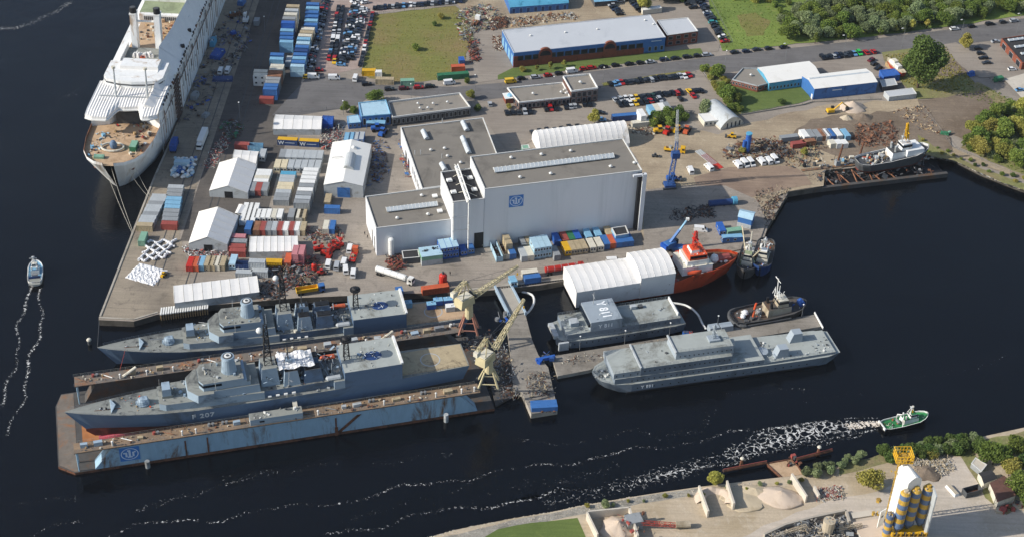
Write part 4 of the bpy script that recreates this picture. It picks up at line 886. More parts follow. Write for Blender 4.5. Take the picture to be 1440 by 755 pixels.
# ---- foot of the hall
conrow((697,347),(697,347),[('paleblue','open')],R(106),'full of scrap, at the west end of the row under the hall','',L_=12.19,group='single containers under the hall')
conrow((707,344),(707,344),[('offwhite','open')],R(106),'full of rusty scrap, beside the pale blue one','',L_=12.19,group='single containers under the hall')
conrow((719,350),(719,350),['blue'],R(106),'east of the scrap-filled pair','',group='single containers under the hall')
conrow((713.5,336),(713.5,336),['tan'],R(106),'behind the blue one by the scrap-filled pair','',group='single containers under the hall',levels=2)
conrow((735,353.5),(744,352.5),['lightgrey','offwhite'],R(106),'beside the tall pale blue cabins','the west',L_=6.06)
conrow((735,337),(742,336),['grey','tan'],R(106),'at the hall wall by the pale blue cabins','the west')
conrow((752.5,340.5),(768,338),[('paleblue','office:paleblue')]*3,R(106),'in the tall pale blue double stack','the west',levels=2,L_=7.6,style='office')
conrow((782,332.5),(782,332.5),['royal'],R(106),'under the hall, with pale streaks','',group='single containers under the hall')
conrow((793,331),(811,328.5),['brownred','green','royal'],R(106),'in the shaded row against the hall','the west')
conrow((781,352),(781,352),['grey'],R(106),'beside the yellow-ended cabins','',group='single containers under the hall')
conrow((796.5,345.5),(820,342.5),[('yellow','office:yellow'),('tan','office:tan'),('tan','office:tan'),('tan','office:tan')],R(106),'in the yellow and tan cabin row','the yellow end',style='office',L_=6.06)
conrow((831.5,341),(842,339.5),['offwhite','offwhite'],R(106),'in the off-white pair','the west',style='office')
conrow((826,326.5),(839.5,324.5),['lightblue','lightblue'],R(106),'in the shaded pair against the hall','the west')
conrow((855.5,323),(855.5,323),['tan'],R(106),'beside the black-roofed substation','',group='single containers under the hall')
conrow((851,336.5),(884,332.5),['blue','orange','blue','blue','blue'],R(106),'in the row with the one orange box','the west')
conrow((745,380.5),(745,380.5),['offwhite'],A16,'by the quay wall, behind its blue twin','',group='single containers by the quay wall')
conrow((748.5,387.5),(748.5,387.5),['blue'],A16,'by the quay wall, before its off-white twin','',group='single containers by the quay wall')
conrow((721.5,391),(721.5,391),['lightblue'],R(106),'at the head of the blue footbridge','',L_=4,style='office',group='single containers by the quay wall')
conrow((621.5,342.5),(638.5,340),[('royal','office:paleblue')]*3,R(106),'stacked under the front wing','the west',levels=2,style='office')
conrow((650,345.5),(660,343),['royal','blue'],R(106),'beside the front wing double stack','the west',style='office')
# box with green and grey sides
p=g(605.5,353,4.2); b=M(); b.box(-4,4,-3,3,0,2.4,'lightgrey'); b2=M(); b2.box(-4,4,-3,3,2.42,4.2,'palegreen'); r_=M(); r_.box(-4.05,4.05,-3.05,3.05,4.2,4.3,'paleblue'); r2=M(); r2.clutter(-3.4,-.8,0,1,4.3,9,.9,['black','darkgrey'],random.Random(4)); r2.clutter(1.2,3.4,.6,1.8,4.3,9,.9,['black'],random.Random(5))
thing('tank_container','pale green and grey box with a white roof at the foot of the front wing','tank container',p,A16,[['lower_box',b],['upper_box',b2],['roof_panel',r_],['hoses',r2]])
conrow((606,402),(612,401),['orange','orange'],A16,'at the stern of the upper frigate','the west',L_=9) if False else None
p=g(612,402,2.6); thing('shipping_container','long orange-red open container on the quay beside the stern of the grey frigate','container',(p[0],p[1],.05),A16,conparts(10.,'orange','box'))
p=g(561.5,405.5,2.6); thing('shipping_container','small blue container by the hangar of the grey frigate','container',(p[0],p[1],.05),R(106),conparts(3.,'blue','box'))
for x,y,cc,l in ((607,427.5,'lightblue','small light blue container on the aft deck beside two deep blue ones'),):
    pass
# east
conrow((872,160),(897,156.5),['royal','royal'],A16,'in the long line behind the arched tent','the west',L_=12.) if False else None
p=g(882,161,2.7); thing('curtain_trailer','long deep blue box trailer parked behind the arched tent','trailer',(p[0],p[1],.3),R(13),conparts(13.2,'darkblue','box:blue'))
conrow((902.5,158),(902.5,158),['white'],R(106),'at the end of the long deep blue trailer','',levels=2,group='single containers by the hedge')
conrow((901,170.5),(901,170.5),['offwhite'],A16,'beside the end of the arched tent','',L_=8.,group='single containers by the hedge')
conrow((916,152),(938,148),['lightblue','offwhite','white','grey'],R(106),'in the pale row behind the hedge','the west')
conrow((1035,330),(1035,330),['blue'],R(106),'by the quay corner','',group='small containers by the moored cutters') if False else None
conrow((1014,318),(1014,318),['royal'],R(100),'standing west of the gabled blue cabin at the quay corner','',style='office',group='cabins at the quay corner')
conrow((1032.5,322),(1032.5,322),['palegreen'],A16,'behind the light blue cabin at the quay corner','',group='cabins at the quay corner')
conrow((1030,331.5),(1030,331.5),['blue'],R(10),'nearest the cutters at the quay corner','',style='office:lightblue',L_=8,group='cabins at the quay corner')
pts=[g(1038,305,4.6),g(1057,310,4.6),g(1062,298,4.6),g(1042,294,4.6)]; c,parts=gable(pts,4.6,5.8,'paleblue','blue',0); P=[Vector(p)-c for p in pts]; q=M(); u=(P[1]-P[0]).normalized(); mm=(P[0]+P[1])/2; n_=Vector((u.y,-u.x)); q.cb(mm.x+n_.x*.05,mm.y+n_.y*.05,0,(P[1]-P[0]).length+.1,.12,2.3,'lightgrey',math.atan2(u.y,u.x)); parts.append(['lower_wall',q]); building('gabled_cabin','tall blue cabin with pale gabled roof at the stony quay corner',c,parts,cat='cabin')
conrow((1103,191),(1103,191),['white'],R(106),'at the west end of the scrapyard row','',L_=7,group='scrapyard boxes') if False else None
conrow((1110,191),(1110,191),['grey'],A16,'with a white end wall, at the west end of the scrapyard row','',L_=8,group='scrapyard boxes')
conrow((1123,200),(1137,197),['brownred','rustlight'],A16,'lying rusty in front of the scrapyard row','the west')
conrow((1131,187),(1149,187),['white','grey','grey'],R(106),'in the worn part of the scrapyard row','the west')
conrow((1156,186),(1162,186),['rustlight','white'],R(106),'in the rusty part of the scrapyard row','the west')
conrow((1168,186),(1168,186),['blue'],R(106),'in the scrapyard row, deep toned and narrow','',group='scrapyard boxes')
conrow((1178,185.5),(1178,185.5),['white'],R(106),'like a tank, between two blue ones in the scrapyard','',group='scrapyard boxes')
conrow((1189,186),(1189,186),['lightblue'],R(106),'at the east end of the scrapyard row','',group='scrapyard boxes')
conrow((1170,199),(1187,199),['offwhite','white','white'],R(106),'small and dirty, south of the scrapyard row','the west',L_=3.6)
# roadside huts north
conrow((637,103),(637,103),['green'],R(13),'long and dark green at the road edge','',L_=14,group='roadside huts')
conrow((644,92),(644,92),['orange'],R(10),'orange-red behind the dark green one','',group='roadside huts')
conrow((649,82),(649,82),['royal'],R(100),'small and vivid, at the corner of the grass field','',L_=3.5,group='roadside huts')
conrow((573,112),(573,112),['palegreen'],R(8),'at the road edge of the grass field','',group='roadside huts')
conrow((519,98),(519,98),['yellow'],R(5),'with closed sides at the south-west corner of the grass field','',group='roadside huts')
conrow((532,100),(532,100),['white'],R(5),'small, beside the yellow one','',L_=3,group='roadside huts')
conrow((541,110),(541,110),['tan'],R(2),'brown and wide, below the yellow one','',L_=8,group='roadside huts')
# ---- boxes on the upper frigate's flight deck and quay are added with the ship
# ================================================================ cars
P_='in the second car park lane'
cp='cars in the packed northern car park'
carrow((458,3),(435,98),'dkmdrkdskgdsdkwskbdkgswkdrkwgds',A0,'in the row against the container stack','the north',cp)
carrow((476,12),(463,84),'kgrkkwgwdWkgbkr',A90,'in the second row from the containers','the north',cp)
carrow((482,13),(470,88),'kkgkdkkskWkkgkry',A90,'in the third row from the containers','the north',cp)
carrow((500,9),(480,92),'wkgbmkgdkwkdbkkwgksdwkkgb',A0,'in the fourth row from the containers','the north',cp)
carrow((511.5,14),(492,84),'wswkmswkkdgkwwgksbdbkk',A0,'in the fifth row from the containers','the north',cp)
carrow((524,21),(507,91),'rdrkkgrwkgk',A90,'along the grass field fence','the north',cp,jit=.1)
carrow((527,12.5),(648,2),'kkgdksgkbdwsgdkksgdksgwkd',A90,'in the row north of the grass field','the west',cp)
carrow((499,3),(512,5),'www',R(30),'loose at the top of the fourth row','the west',cp)
RC='cars parked along the road'
def along(pts,cols,desc,end,f=R(17)):
    for i,((x,y),c) in enumerate(zip(pts,cols)):
        kd='van' if c.isupper() else rnd.choice(['sedan','hatch','estate']); car(kd,c.lower(),g(x,y),f+rnd.uniform(-.02,.02),f"{CARC[c.lower()][0]} {'van' if kd=='van' else 'car'} {desc}, {od(i)} from {end}",RC)
along([(821,98.5),(832,97),(848.5,95.5),(865.5,93.5),(885,91.5),(900.5,90),(914.5,88.5),(934,85.5),(949.5,83.5),(966.5,81.5),(981,80),(994,78.5)],'rrkkkksdkkks','on the road below the blue-fronted hall','the west')
along([(1033,75),(1049,73.7),(1064,71),(1080.6,69.7),(1102,67.8)],'kdgkk','on the road by the green meadow','the junction')
along([(1342,42),(1366,38.5),(1391.5,35),(1410,32.5),(1426,30.5)],'wkkgs','under the roadside trees','the lone tree')
along([(718,116.5)],'Y','on the road above the white office','the west')
along([(733,112),(753,110),(770.5,107.5),(786,105)],'ksrk','opposite the long white office','the west')
along([(804,102)],'W','parked behind the two-storey office cube','it')
along([(548,127),(568,126),(589,124.5),(605,123),(516,120)],'kmrkk','at the road above the grey-roofed office','the west',R(14))
along([(632,118.5)],'W','with a long body by the dark green hut','the west')
carrow((712,159.5),(746,158.5),'kkgsk',R(100),'before the low office','the gate lodge','cars by the offices')
carrow((768,155),(829,148),'krk.kss.kk',R(100),'at the east half of the low office','the west','cars by the offices')
carrow((845,160),(847,170),'kb',A0,'east of the yellowish tree by the offices','the north','cars by the offices')
carrow((749,188.5),(812,179.5),'gkkgkkk',R(106),'behind the white arched tent','its west end','cars by the offices')
car('hatch','s',g(689,148),R(100),'small silver car alone on the office forecourt, west of the gate lodge','cars by the offices')
L2='cars in the office car park by the hedge'
carrow((858,119.5),(921,112.5),'kbbrkggkkgksk',R(112),'in the north row of the paved car park','the west',L2)
carrow((928,111.5),(956,108.5),'kkgkks',R(112),'in the short north row','the west',L2)
carrow((963,109),(969,107),'wr',R(112),'at the east tip of the north row','the west',L2)
carrow((865,142),(895,138.5),'sswwy',R(112),'in the pale part of the middle row','the west',L2)
carrow((900,138),(957,131.5),'kgknkkkkkrk',R(112),'in the dark part of the middle row','the pale part',L2)
carrow((968,129.5),(986,128.5),'ykkk',R(112),'in the detached east end of the middle row','the yellow one',L2)
carrow((872,148.5),(901,145.5),'kkwyk',R(112),'in the south row west of the containers','the west',L2)
carrow((908,144.5),(927,142),'krks',R(112),'in the south row above the containers','the west',L2)
carrow((956,140.5),(974,136.5),'k.r',R(112),'standing apart in the southern row','the west',L2)
L3='cars east of the blue fronted hall'
carrow((985,3),(1019,60),'kkdkgsdgktkkgkkwkr',R(14),'in the row along the meadow fence','the north',L3)
carrow((886,1),(903,17),'kkgdkkk',R(14),'west of the broad yellow-green tree','the north',L3)
carrow((852,0),(872,21),'kgkskdkk',R(14),'in the row beside the open carport','the north',L3)
carrow((863,-2),(872,3),'kks',R(14),'north of the row by the carport','the west',L3)
carrow((960,2),(975,12),'kgk',R(14),'in the shade of the northern trees','the west',L3)
carrow((1157,82.5),(1201,77),'kkksdkggkb',R(106),'in the row behind the bright blue hall','the west','cars north of the blue hall')
carrow((1208,76),(1228,74),'vrr',R(106),'in the colourful trio behind the blue hall','the west','cars north of the blue hall')
carrow((1225,86.5),(1234,97),'mkk',R(40),'loose behind the blue hall','the north','cars north of the blue hall')
carrow((1375,70),(1387,90),'kkkg',R(10),'in the small lot beside the lone roadside tree','the north','cars by the brick workshop')
car('hatch','w',g(1423,99),R(10),'small white car at the foot of the eastern brick workshop','cars by the brick workshop')
car('sedan','s',g(1400,60),R(14),'silver car by the verge above the eastern brick workshop','cars by the brick workshop')
car('sedan','d',g(1007,101),R(60),'dark blue car half under the bushes near the brick pavilion','cars by the brick pavilion'); car('sedan','k',g(1009,108),R(60),'black car half under the bushes near the brick pavilion','cars by the brick pavilion')
for x,y,a in ((970.5,242,100),(996.5,237.5,115)): car('van','w',g(x,y),R(a),'white van parked on the dirt, '+('beside the foot of the lattice crane' if x<980 else 'beside the stack of red girders'),'white vans on the dirt yard')
carrow((1037,233.5),(1056,231),'WWW',R(112),'in the western trio on the slab edge','the west','white vans on the slab'); carrow((1069,229.5),(1089,226.5),'WWW',R(112),'in the eastern trio on the slab edge','the west','white vans on the slab')
for x,y,c_,a,l in ((462,373.5,'w',88,'white van in the middle of the yard, north of the flat yellow truck'),(474,376,'s',88,'silver van beside the white ones near the red machines'),(486,381,'w',100,'white van parked aslant, closest to the long tank lorry'),(497,386,'w',90,'white pick-up van at the east end of the van cluster'),(484,371,'w',85,'white van touching the orange lorry'),(492,352,'w',88,'white van behind the orange lorry'),(862,369,'w',8,'white van at the edge of the quay behind the white shelter'),(441,110,'w',5,'white van at the mouth of the big asphalt turn'),(470,111.5,'w',5,'white van leaving the packed car park'),(500,112,'w',85,'white van waiting at the car park gate'),(985,325,'w',-5,'white van on the quay behind the orange ship')): car('van',c_,g(x,y),R(a),l,'vans about the yard')
car('hatch','y',g(432,110),R(5),'yellow car beside a white van at the edge of the big asphalt turn','cars about the yard')
car('hatch','r',g(449,100),R(5),'red car at the south end of the packed car park','cars about the yard')
car('sedan','y',g(1032,0),0,'yellow car on the meadow edge','cars about the yard') if False else None
# ================================================================ lorries and machines
def lorry(px,rot,cab,label,body='tank',L_=11.,bc='white',z=0,name='lorry'):
    p=g(*px,0); parts=[]
    c=M(); c.box(L_/2-.2,L_/2+2.,-1.2,1.2,.6,3.0,cab,None,.12); wd=M(); wd.box(L_/2+1.93,L_/2+2.0,-1.05,1.05,1.8,2.7,'wheelhouse_glass'); 
    for s_ in(-1,1): wd.box(L_/2+.6,L_/2+1.6,s_*1.16-.04,s_*1.16+.04,1.8,2.6,'wheelhouse_glass')
    parts.append(['cab',c,[['windscreen',wd]]])
    f=M(); f.box(-L_/2,L_/2+.2,-.5,.5,.7,1.05,'darkgrey'); parts.append(['chassis',f])
    b=M()
    if body=='tank':
        b.tube((-L_/2,0,2.15),(L_/2-1.1,0,2.15),1.15,bc,16); 
        for i in range(5): x=-L_/2+.6+i*(L_-2.2)/4; b.tube((x,0,2.15),(x+.12,0,2.15),1.19,'lightgrey',16)
        parts.append(['tank_barrel',b])
    elif body=='box': b.box(-L_/2,L_/2-.5,-1.25,1.25,1.1,3.7,bc); parts.append(['cargo_box',b])
    elif body=='flat': b.box(-L_/2,L_/2-.5,-1.2,1.2,1.05,1.3,bc); b.clutter(-L_/2+1,L_/2-1.2,-.9,.9,1.3,8,1.6,['steel','rust','wood','grey']); parts.append(['flatbed',b])
    elif body=='tip':
        b.prism([(-L_/2,-1.1),(L_/2-.6,-1.1),(L_/2-.6,1.1),(-L_/2,1.1)],1.1,1.3,bc)
        for s_ in(-1,1): b.box(-L_/2,L_/2-.6,s_*1.15-.06,s_*1.15+.06,1.3,2.5,bc)
        b.box(-L_/2,-L_/2+.1,-1.1,1.1,1.3,2.5,bc); b.box(L_/2-.7,L_/2-.6,-1.1,1.1,1.3,2.7,bc); parts.append(['tipper_body',b])
    for x in (-L_/2+.9,-L_/2+2.1,L_/2+1.1):
        w_=M()
        for s_ in(-1,1): w_.tube((x,s_*.8,.5),(x,s_*1.2,.5),.5,'tyre',10)
        parts.append(['axle',w_])
    return thing(name,label,'lorry',(p[0],p[1],z),rot,parts)
a_=ang(g(532,383),g(575,397))
lorry((552,390.5),a_,'white','white articulated tank lorry crossing the open yard',L_=13.5)
lorry((285.5,199),R(-92),'white','white box lorry driving along the dark quay road',body='box',L_=11)
a_=ang(g(765,385),g(815,378)); lorry((790,382),a_,'red','red tank trailer lorry on the quay behind the white shelter','tank',13,'red')
lorry((433,411),R(18),'blue','flat lorry with a yellow load bed and blue cab near the frigate mast','tip',8.5,'yellow')
lorry((497,364),R(85),'orange','orange lorry with a flat body beside the white vans','flat',6,'red')
lorry((668,61),R(60),'white','white scrap lorry at the corner of the scrap field','flat',6,'rust') if False else lorry((669,34),R(75),'white','white scrap lorry between the rusty heaps at the north','flat',5,'rust')
lorry((245,210),R(92),'tarp_blue','dark blue covered lorry on the shaded quay beside the white ship','box',6.5,'tarp_blue')
lorry((945,213),R(-10),'yellow','yellow flatbed lorry on the dirt yard beyond the lattice crane','flat',7,'yellow')
lorry((963,211),R(-12),'orange','orange lorry cab and frame beside the yellow machines','flat',4,'darkgrey') if False else None
lorry((1372,681),R(0),'black','black','tip',4,'black') if False else None
def machine(px,rot,col,label,kind='loader',z=0,s=1.,cat='machine'):
    p=g(*px,z); b=M(); t=M(); ar=M(); cb=M()
    if kind=='excavator':
        for y in(-1.1,1.1): t.box(-2,2,y-.35,y+.35,0,.8,'darkgrey')
        b.box(-1.9,1.3,-1.2,1.2,.9,2.1,col,None,.1); cb.box(.2,1.5,.2,1.2,2.1,3.0,'wheelhouse_glass'); ar.tube((1,-.3,1.8),(4.5,-.3,5),.32,col,5); ar.tube((4.5,-.3,5),(7.4,-.3,2.6),.25,col,5); ar.box(6.8,8,-.9,.3,1.0,2.4,'darkgrey')
    elif kind=='loader':
        for x in(-1.3,1.3):
            for y in(-1,1): t.tube((x,y-.25,.7),(x,y+.25,.7),.7,'tyre',10)
        b.box(-2.3,1.3,-.9,.9,.9,2.0,col,None,.1); cb.box(-.6,.7,-.75,.75,2.0,3.1,'wheelhouse_glass'); cb.box(-.7,.8,-.8,.8,3.1,3.2,col); ar.tube((1,.6,1.6),(3,.6,.8),.16,col,5); ar.tube((1,-.6,1.6),(3,-.6,.8),.16,col,5); ar.box(2.8,3.7,-1.3,1.3,.2,1.3,'darkgrey')
    elif kind=='lift':
        for y in(-.9,.9): t.box(-1.6,1.6,y-.2,y+.2,0,.8,'tyre')
        b.box(-1.7,1.7,-1,1,.8,1.8,col); ar.tube((-1.2,0,1.8),(2.6,0,3.2),.2,col,5); ar.tube((2.6,0,3.2),(-1,0,4.0),.18,col,5); ar.box(-1.8,-.4,-.5,.5,3.6,4.6,col); cb.box(.2,1.2,-.5,.5,1.8,2.3,'darkgrey')
    elif kind=='tanktop':
        t.box(-1.5,1.5,-1.2,1.2,0,.6,'darkgrey'); b.cyl(0,0,.6,3.4,1.2,col,12); cb.sph((0,0,3.4),1.2,col,10,.5); ar.cyl(0,0,3.9,4.7,.35,'darkgrey',8)
    o=thing('work_machine',label,cat,(p[0],p[1],z),rot,[['chassis',t],['engine_housing',b],['cab',cb],['arm',ar]]); o.scale=(s,s,s); return o
machine((1168,159),R(15),'yellow','yellow excavator reaching toward the pale sand heap','excavator',cat='excavator')
machine((463,391) if False else (442,380),R(20),'brightred','round bright red machine between the scrap and the red cab','tanktop',s=.8)
machine((623,399.5),0,'brightred','bright red domed vessel standing beside the orange-red container','tanktop',s=1.25,cat='vessel')
for i,(x,y,a,l) in enumerate(((447,352,20,'red boom lift at the west of the red machine park'),(457,358,-15,'red boom lift with its basket folded, south of the first'),(466,354,60,'red platform machine in the middle of the red machine park'),(473,350,10,'red boom lift next to the tall red posts'),(478,345,130,'red boom lift at the north-east of the red machine park'),(463,362,80,'low red trailer unit in front of the platform machines'))): machine((x,y),R(a),'red',l,'lift',s=.9,cat='lift machine')
machine((452,385),R(10),'red','small red vehicle with a white bed beside the parked white van','loader',s=.7,cat='vehicle')
for x,y,a,c_,l in ((952,186,40,'yellow','yellow loader beside the orange digger north of the lattice crane'),(965,187,70,'orange','orange digger next to the yellow loader'),(927,187,10,'yellow','yellow site machine in front of the hedge'),(938,188,60,'brightred','red and yellow winch machine under the crane jib')): machine((x,y),R(a),c_,l,'loader',s=1.1,cat='loader')
machine((1029,194),R(170),'yellow','small yellow loader on the dirt road beside the scrap','loader',s=.8,cat='loader')
machine((921,176),R(0),'yellow','upright yellow and white cabin on the dirt below the hedge','tanktop',s=.9,cat='cabin')
machine((918,219),R(0),'darkgrey','little dark machine alone on the dirt yard','loader',s=.6,cat='machine') if False else machine((921,221),R(0),'darkgrey','little dark machine alone on the dirt yard','loader',s=.6,cat='machine')
machine((296,378),R(15),'yellow','yellow forklift in front of the short container row','loader',s=.8,cat='forklift')
machine((230,388),R(70),'yellow','yellow forklift beside the folded white sheets','loader',s=.6,cat='forklift')
machine((250,66.5) if False else (346,31),R(90),'white','white boom lift on the shaded quay','lift',s=1.2,cat='lift machine')
for x,y,a,l in ((530,184,10,'blue tractor unit in the shadow east of the gabled workshop'),(538,190,70,'blue loader in the shadow of the gabled workshop'),(945,254,5,'blue loader next to the foot of the lattice crane')): machine((x,y),R(a),'royal',l,'loader',s=1.1,cat='loader')
# big blue tank drum behind the hall and small blue boxes
p=g(1017,288); q=M(); q.tube((-6,0,1.3),(3.5,0,1.3),1.3,'darkblue',14); e_=M(); e_.tube((3.6,0,1.7),(5.4,0,1.7),1.7,'cyan',14); s_=M(); 
for x in(-4,0,4): s_.box(x-.3,x+.3,-1.4,1.4,0,.5,'darkgrey')
thing('steel_drum','long deep blue steel drum with a sky blue end, lying on the quay','drum',p,R(12),[['barrel',q],['drum_head',e_],['cradle',s_]])
# blue silo in scrapyard
p=g(1050,214); q=M(); q.cyl(0,0,0,9,1.2,'royal',14); q.cyl(0,0,9,9.4,1.35,'cyan',14); l_=M(); l_.tube((-1.6,-.6,0),(-1.6,-.6,6),.7,'royal',8); thing('blue_silo','upright bright blue silo among the scrap machinery','silo',p,0,[['vessel',q],['side_pipe',l_]])
# heaps of scrap, spread items
scrapfield('scrap_heap','rusty scrap spread around the blue silo',[(1015,212),(1050,196),(1100,200),(1108,222),(1060,226),(1020,224)],260,3.2,['rust','steel','darkgrey','rust','dock_dark','tan','rust'],hmax=2.2,seed=11)
scrapfield('scrap_heap','brown scrap lying by the containers and the slipway',[(1105,200),(1160,205),(1140,232),(1108,236)],150,2.4,['rust','tan','darkgrey','wood','rust','mossgreen','dock_dark'],hmax=1.2,seed=12)
scrapfield('scrap_heap','orange scrap grid between the containers and the tug on the slip',[(1205,178),(1250,172),(1262,186),(1255,206),(1210,206),(1200,195)],330,2.4,['rust','rustlight','rust','dock_dark'],hmax=.7,seed=13)
scrapfield('scrap_heap','scrap along the west side of the northern yard',[(640,22),(656,10),(690,8),(704,20),(700,40),(672,42),(665,50),(652,60),(646,50)],230,2.6,['darkgrey','steel','rust','tan','grey','darkgrey','offwhite','mossgreen','brownred'],hmax=1.5,seed=14)
scrapfield('scrap_heap','rusty machine parts beside the grass field',[(660,58),(672,54),(674,84),(662,88)],70,2.6,['rust','rust','brownred','darkgrey'],hmax=1.3,seed=15)
scrapfield('scrap_heap','rust-red rods heaped north of the long metal roof',[(690,28),(712,24),(714,38),(692,42)],110,2.2,['rust','rustlight','rust','darkgrey'],hmax=1.2,seed=16)
scrapfield('scrap_heap','pale and rusty scrap between the sky blue shed and the metal roof',[(716,28),(740,24),(806,18),(812,26),(740,36),(720,38)],130,2.4,['wood','rust','offwhite','steel','tan','rustlight'],hmax=1.,seed=17)
scrapfield('scrap_heap','junk in front of the metal roofed hall gable',[(694,54),(706,52),(712,66),(700,72)],45,2.4,['rustlight','offwhite','rust'],hmax=.8,seed=18)
scrapfield('scrap_heap','dark machine parts between the long tent and the red machines',[(372,376),(392,366),(440,362),(452,372),(440,398),(415,405),(385,402)],260,2.8,['darkgrey','steel','rust','darkgrey','black','tan','brownred'],hmax=1.8,seed=19)
scrapfield('scrap_heap','clutter behind the pointed tents',[(258,345),(330,352),(318,360),(264,362)],110,1.8,['darkgrey','steel','brownred','white'],hmax=1,seed=20)
scrapfield('scrap_heap','clutter between the workshop and the red machines',[(430,320),(474,322),(482,336),(470,344),(430,336)],90,2.,['brownred','darkgrey','steel','rust','tan','darkgrey'],hmax=.8,seed=21)
scrapfield('scrap_heap','clutter on the shaded quay beside the white ship',[(300,40),(345,5),(352,60),(300,135),(262,178),(256,165)],170,2.6,['darkgrey','tarp_blue','steel','black','darkgrey','darkgrey','rust','grey'],hmax=.8,seed=22)
scrapfield('scrap_heap','machines and junk on the west side of the workshop hall',[(562,196),(572,196),(584,246),(574,248)],80,2.,['brownred','steel','offwhite','rustlight','blue'],hmax=1,seed=23)
scrapfield('scrap_heap','rusty plates at the foot of the white tank',[(546,364),(566,360),(570,376),(548,380)],110,2.4,['rust','brownred','darkgrey','rustlight'],hmax=1,seed=24)
scrapfield('scrap_heap','chains and plates laid out in the shadow of the hall',[(940,296),(1000,290),(1008,306),(945,312)],150,2.6,['darkgrey','black','rust','darkgrey'],hmax=.3,seed=25)
scrapfield('scrap_heap','clutter between the workshop and the blue cabins',[(455,172),(480,175),(478,205),(452,212)],120,2.2,['darkgrey','brownred','steel','offwhite'],hmax=.8,seed=26)
scrapfield('scrap_heap','junk in the shadow east of the gabled workshop',[(520,200),(540,198),(548,250),(514,262)],110,2.2,['darkgrey','blue','steel','rust'],hmax=.6,seed=27)
scrapfield('scrap_heap','dismantled metal north of the pointed tents',[(310,178),(326,168),(340,176),(336,196),(316,198)],60,2.2,['darkgrey','green','rust','darkgrey','steel','rust'],hmax=1,seed=28)
scrapfield('scrap_heap','metal and sacks in front of the arched tent end',[(880,178),(905,178),(925,186),(912,192),(888,186)],110,1.8,['offwhite','darkgrey','rust','sand'],hmax=.6,seed=29)
scrapfield('scrap_heap','broken concrete at the east of the dirt yard',[(1255,155),(1300,150),(1330,190),(1300,186)],120,1.8,['sand','darkgrey','rust','wood'],hmax=.5,seed=30)
scrapfield('scrap_heap','stones and scrap along the stony quay corner',[(1060,268),(1095,262),(1108,268),(1078,318),(1068,300)],200,1.5,['darkgrey','dock_dark','rust','g_quaywall','rust','tan'],hmax=.6,seed=31)
scrapfield('scrap_heap','small items against the foot of the hall wall',[(690,330),(780,322),(860,312),(862,318),(782,328),(692,338)],120,1.8,['darkgrey','steel','blue','wood'],hmax=.8,seed=32)
scrapfield('scrap_heap','mixed parts on the quay between the containers and the frigate',[(366,392),(400,398),(395,418),(368,420)],70,2.,['darkgrey','steel','rustlight','black'],hmax=.9,seed=33)
scrapfield('scrap_heap','mixed parts on the dark yard north of the small tent',[(285,235),(300,205),(318,186),(322,200),(300,240)],70,1.6,['offwhite','steel','brownred'],hmax=.6,seed=34)
heap('sand_heap','pale conical sand heap beside the yellow excavator','heap',(1198,152),3.6,6.5,5,'sandpink')
heap('gravel_heap','dark gravel heap south of the pale sand heap','heap',(1213,166),2.2,5,3.5,'g_dirtdark'); heap('rubble_heap','small rubble heap west of the dark gravel heap','heap',(1190,167),2,3,2.5,'dust')
# folded tarpaulins on the quay
rr=random.Random(5)
def crumpled(px,lx,ly,rot,label,h=.7,ns=40,mats='plastic_white'):
    p=g(*px); q=M(); ny=max(8,int(ns*ly/lx)); Z_=[[h*.5*(.5+.5*math.sin(i*.9+1.7*math.sin(j*.6))*math.sin(j*.8+math.sin(i*.5)))*rr.uniform(.6,1.3) if 0<i<ns and 0<j<ny else 0 for j in range(ny+1)] for i in range(ns+1)]
    V=[[(lx*(i/ns-.5)+rr.uniform(-.2,.2),ly*(j/ny-.5)+rr.uniform(-.2,.2),max(.03,Z_[i][j])) for j in range(ny+1)] for i in range(ns+1)]
    for i in range(ns):
        for j in range(ny): q.face([V[i][j],V[i+1][j],V[i+1][j+1],V[i][j+1]],mats)
    return single('plastic_sheet',label,'plastic sheet',p,rot,q)
crumpled((206,385),10,12,R(70),'crumpled white plastic sheet spread flat at the end of the quay',1.0,26)
for i,(x,y) in enumerate(((228,341),(225,347),(221,352),(219,358),(216,364))):
    q=M(); p=g(x,y); n=26; pts=[(-5.5+11*k/n,rr.uniform(.5,1.3)*math.sin(k*(.55+.06*i)+i*1.7)+rr.uniform(-.3,.3),.4+.35*rr.random()) for k in range(n+1)]
    for a,b in zip(pts,pts[1:]): q.tube(a,b,rr.uniform(.35,.6),'plastic_white',7)
    single('rolled_sheet','wavy roll of white plastic sheet on the quay, '+od(i)+' from the container row','plastic roll',p,R(8+4*i),q,'rolls of plastic sheet')
for x,y,lx,ly,h_,c_,a_,l in ((300,62,6,2.4,2.6,'cyan',88,'sky blue crate container on the shaded quay beside the ship flank'),(306,78,8,5,1.8,'tarp_blue',80,'blue tarpaulin-covered stack on the shaded quay'),(328,48,3,2,1.6,'tarp_blue',60,'small blue-covered machine on the shaded quay'),(274,137,5,3,2,'grey',85,'grey crate stack near the gangway of the white ship'),(340,5,5,3,2.2,'blue',80,'blue crate at the top of the shaded quay'),(313,112,9,4,1.,'darkblue',5,'flat dark blue trailer with white items on the shaded quay'),(289,163,4,2.5,1.2,'grey',70,'grey pallet load on the shaded quay opposite the lamp post'),(331,22,6,2.4,1.4,'rust',30,'rusty frame lying on the shaded quay')):
    q=M(); q.box(-lx/2,lx/2,-ly/2,ly/2,0,h_,c_,None,.25); q.clutter(-lx/2,lx/2,-ly/2,ly/2,h_*.9,7,1.3,[c_,'grey','paleblue','darkgrey'],rnd); single('crate_stack',l,'crates',(*g(x,y),0),R(a_),q)
for x,y,a_,l in((311,102,86,'white van on the shaded quay, west of its twin'),(321,101,86,'white van on the shaded quay, east of its twin')): car('van','w',g(x,y),R(a_),l,'vans about the yard')
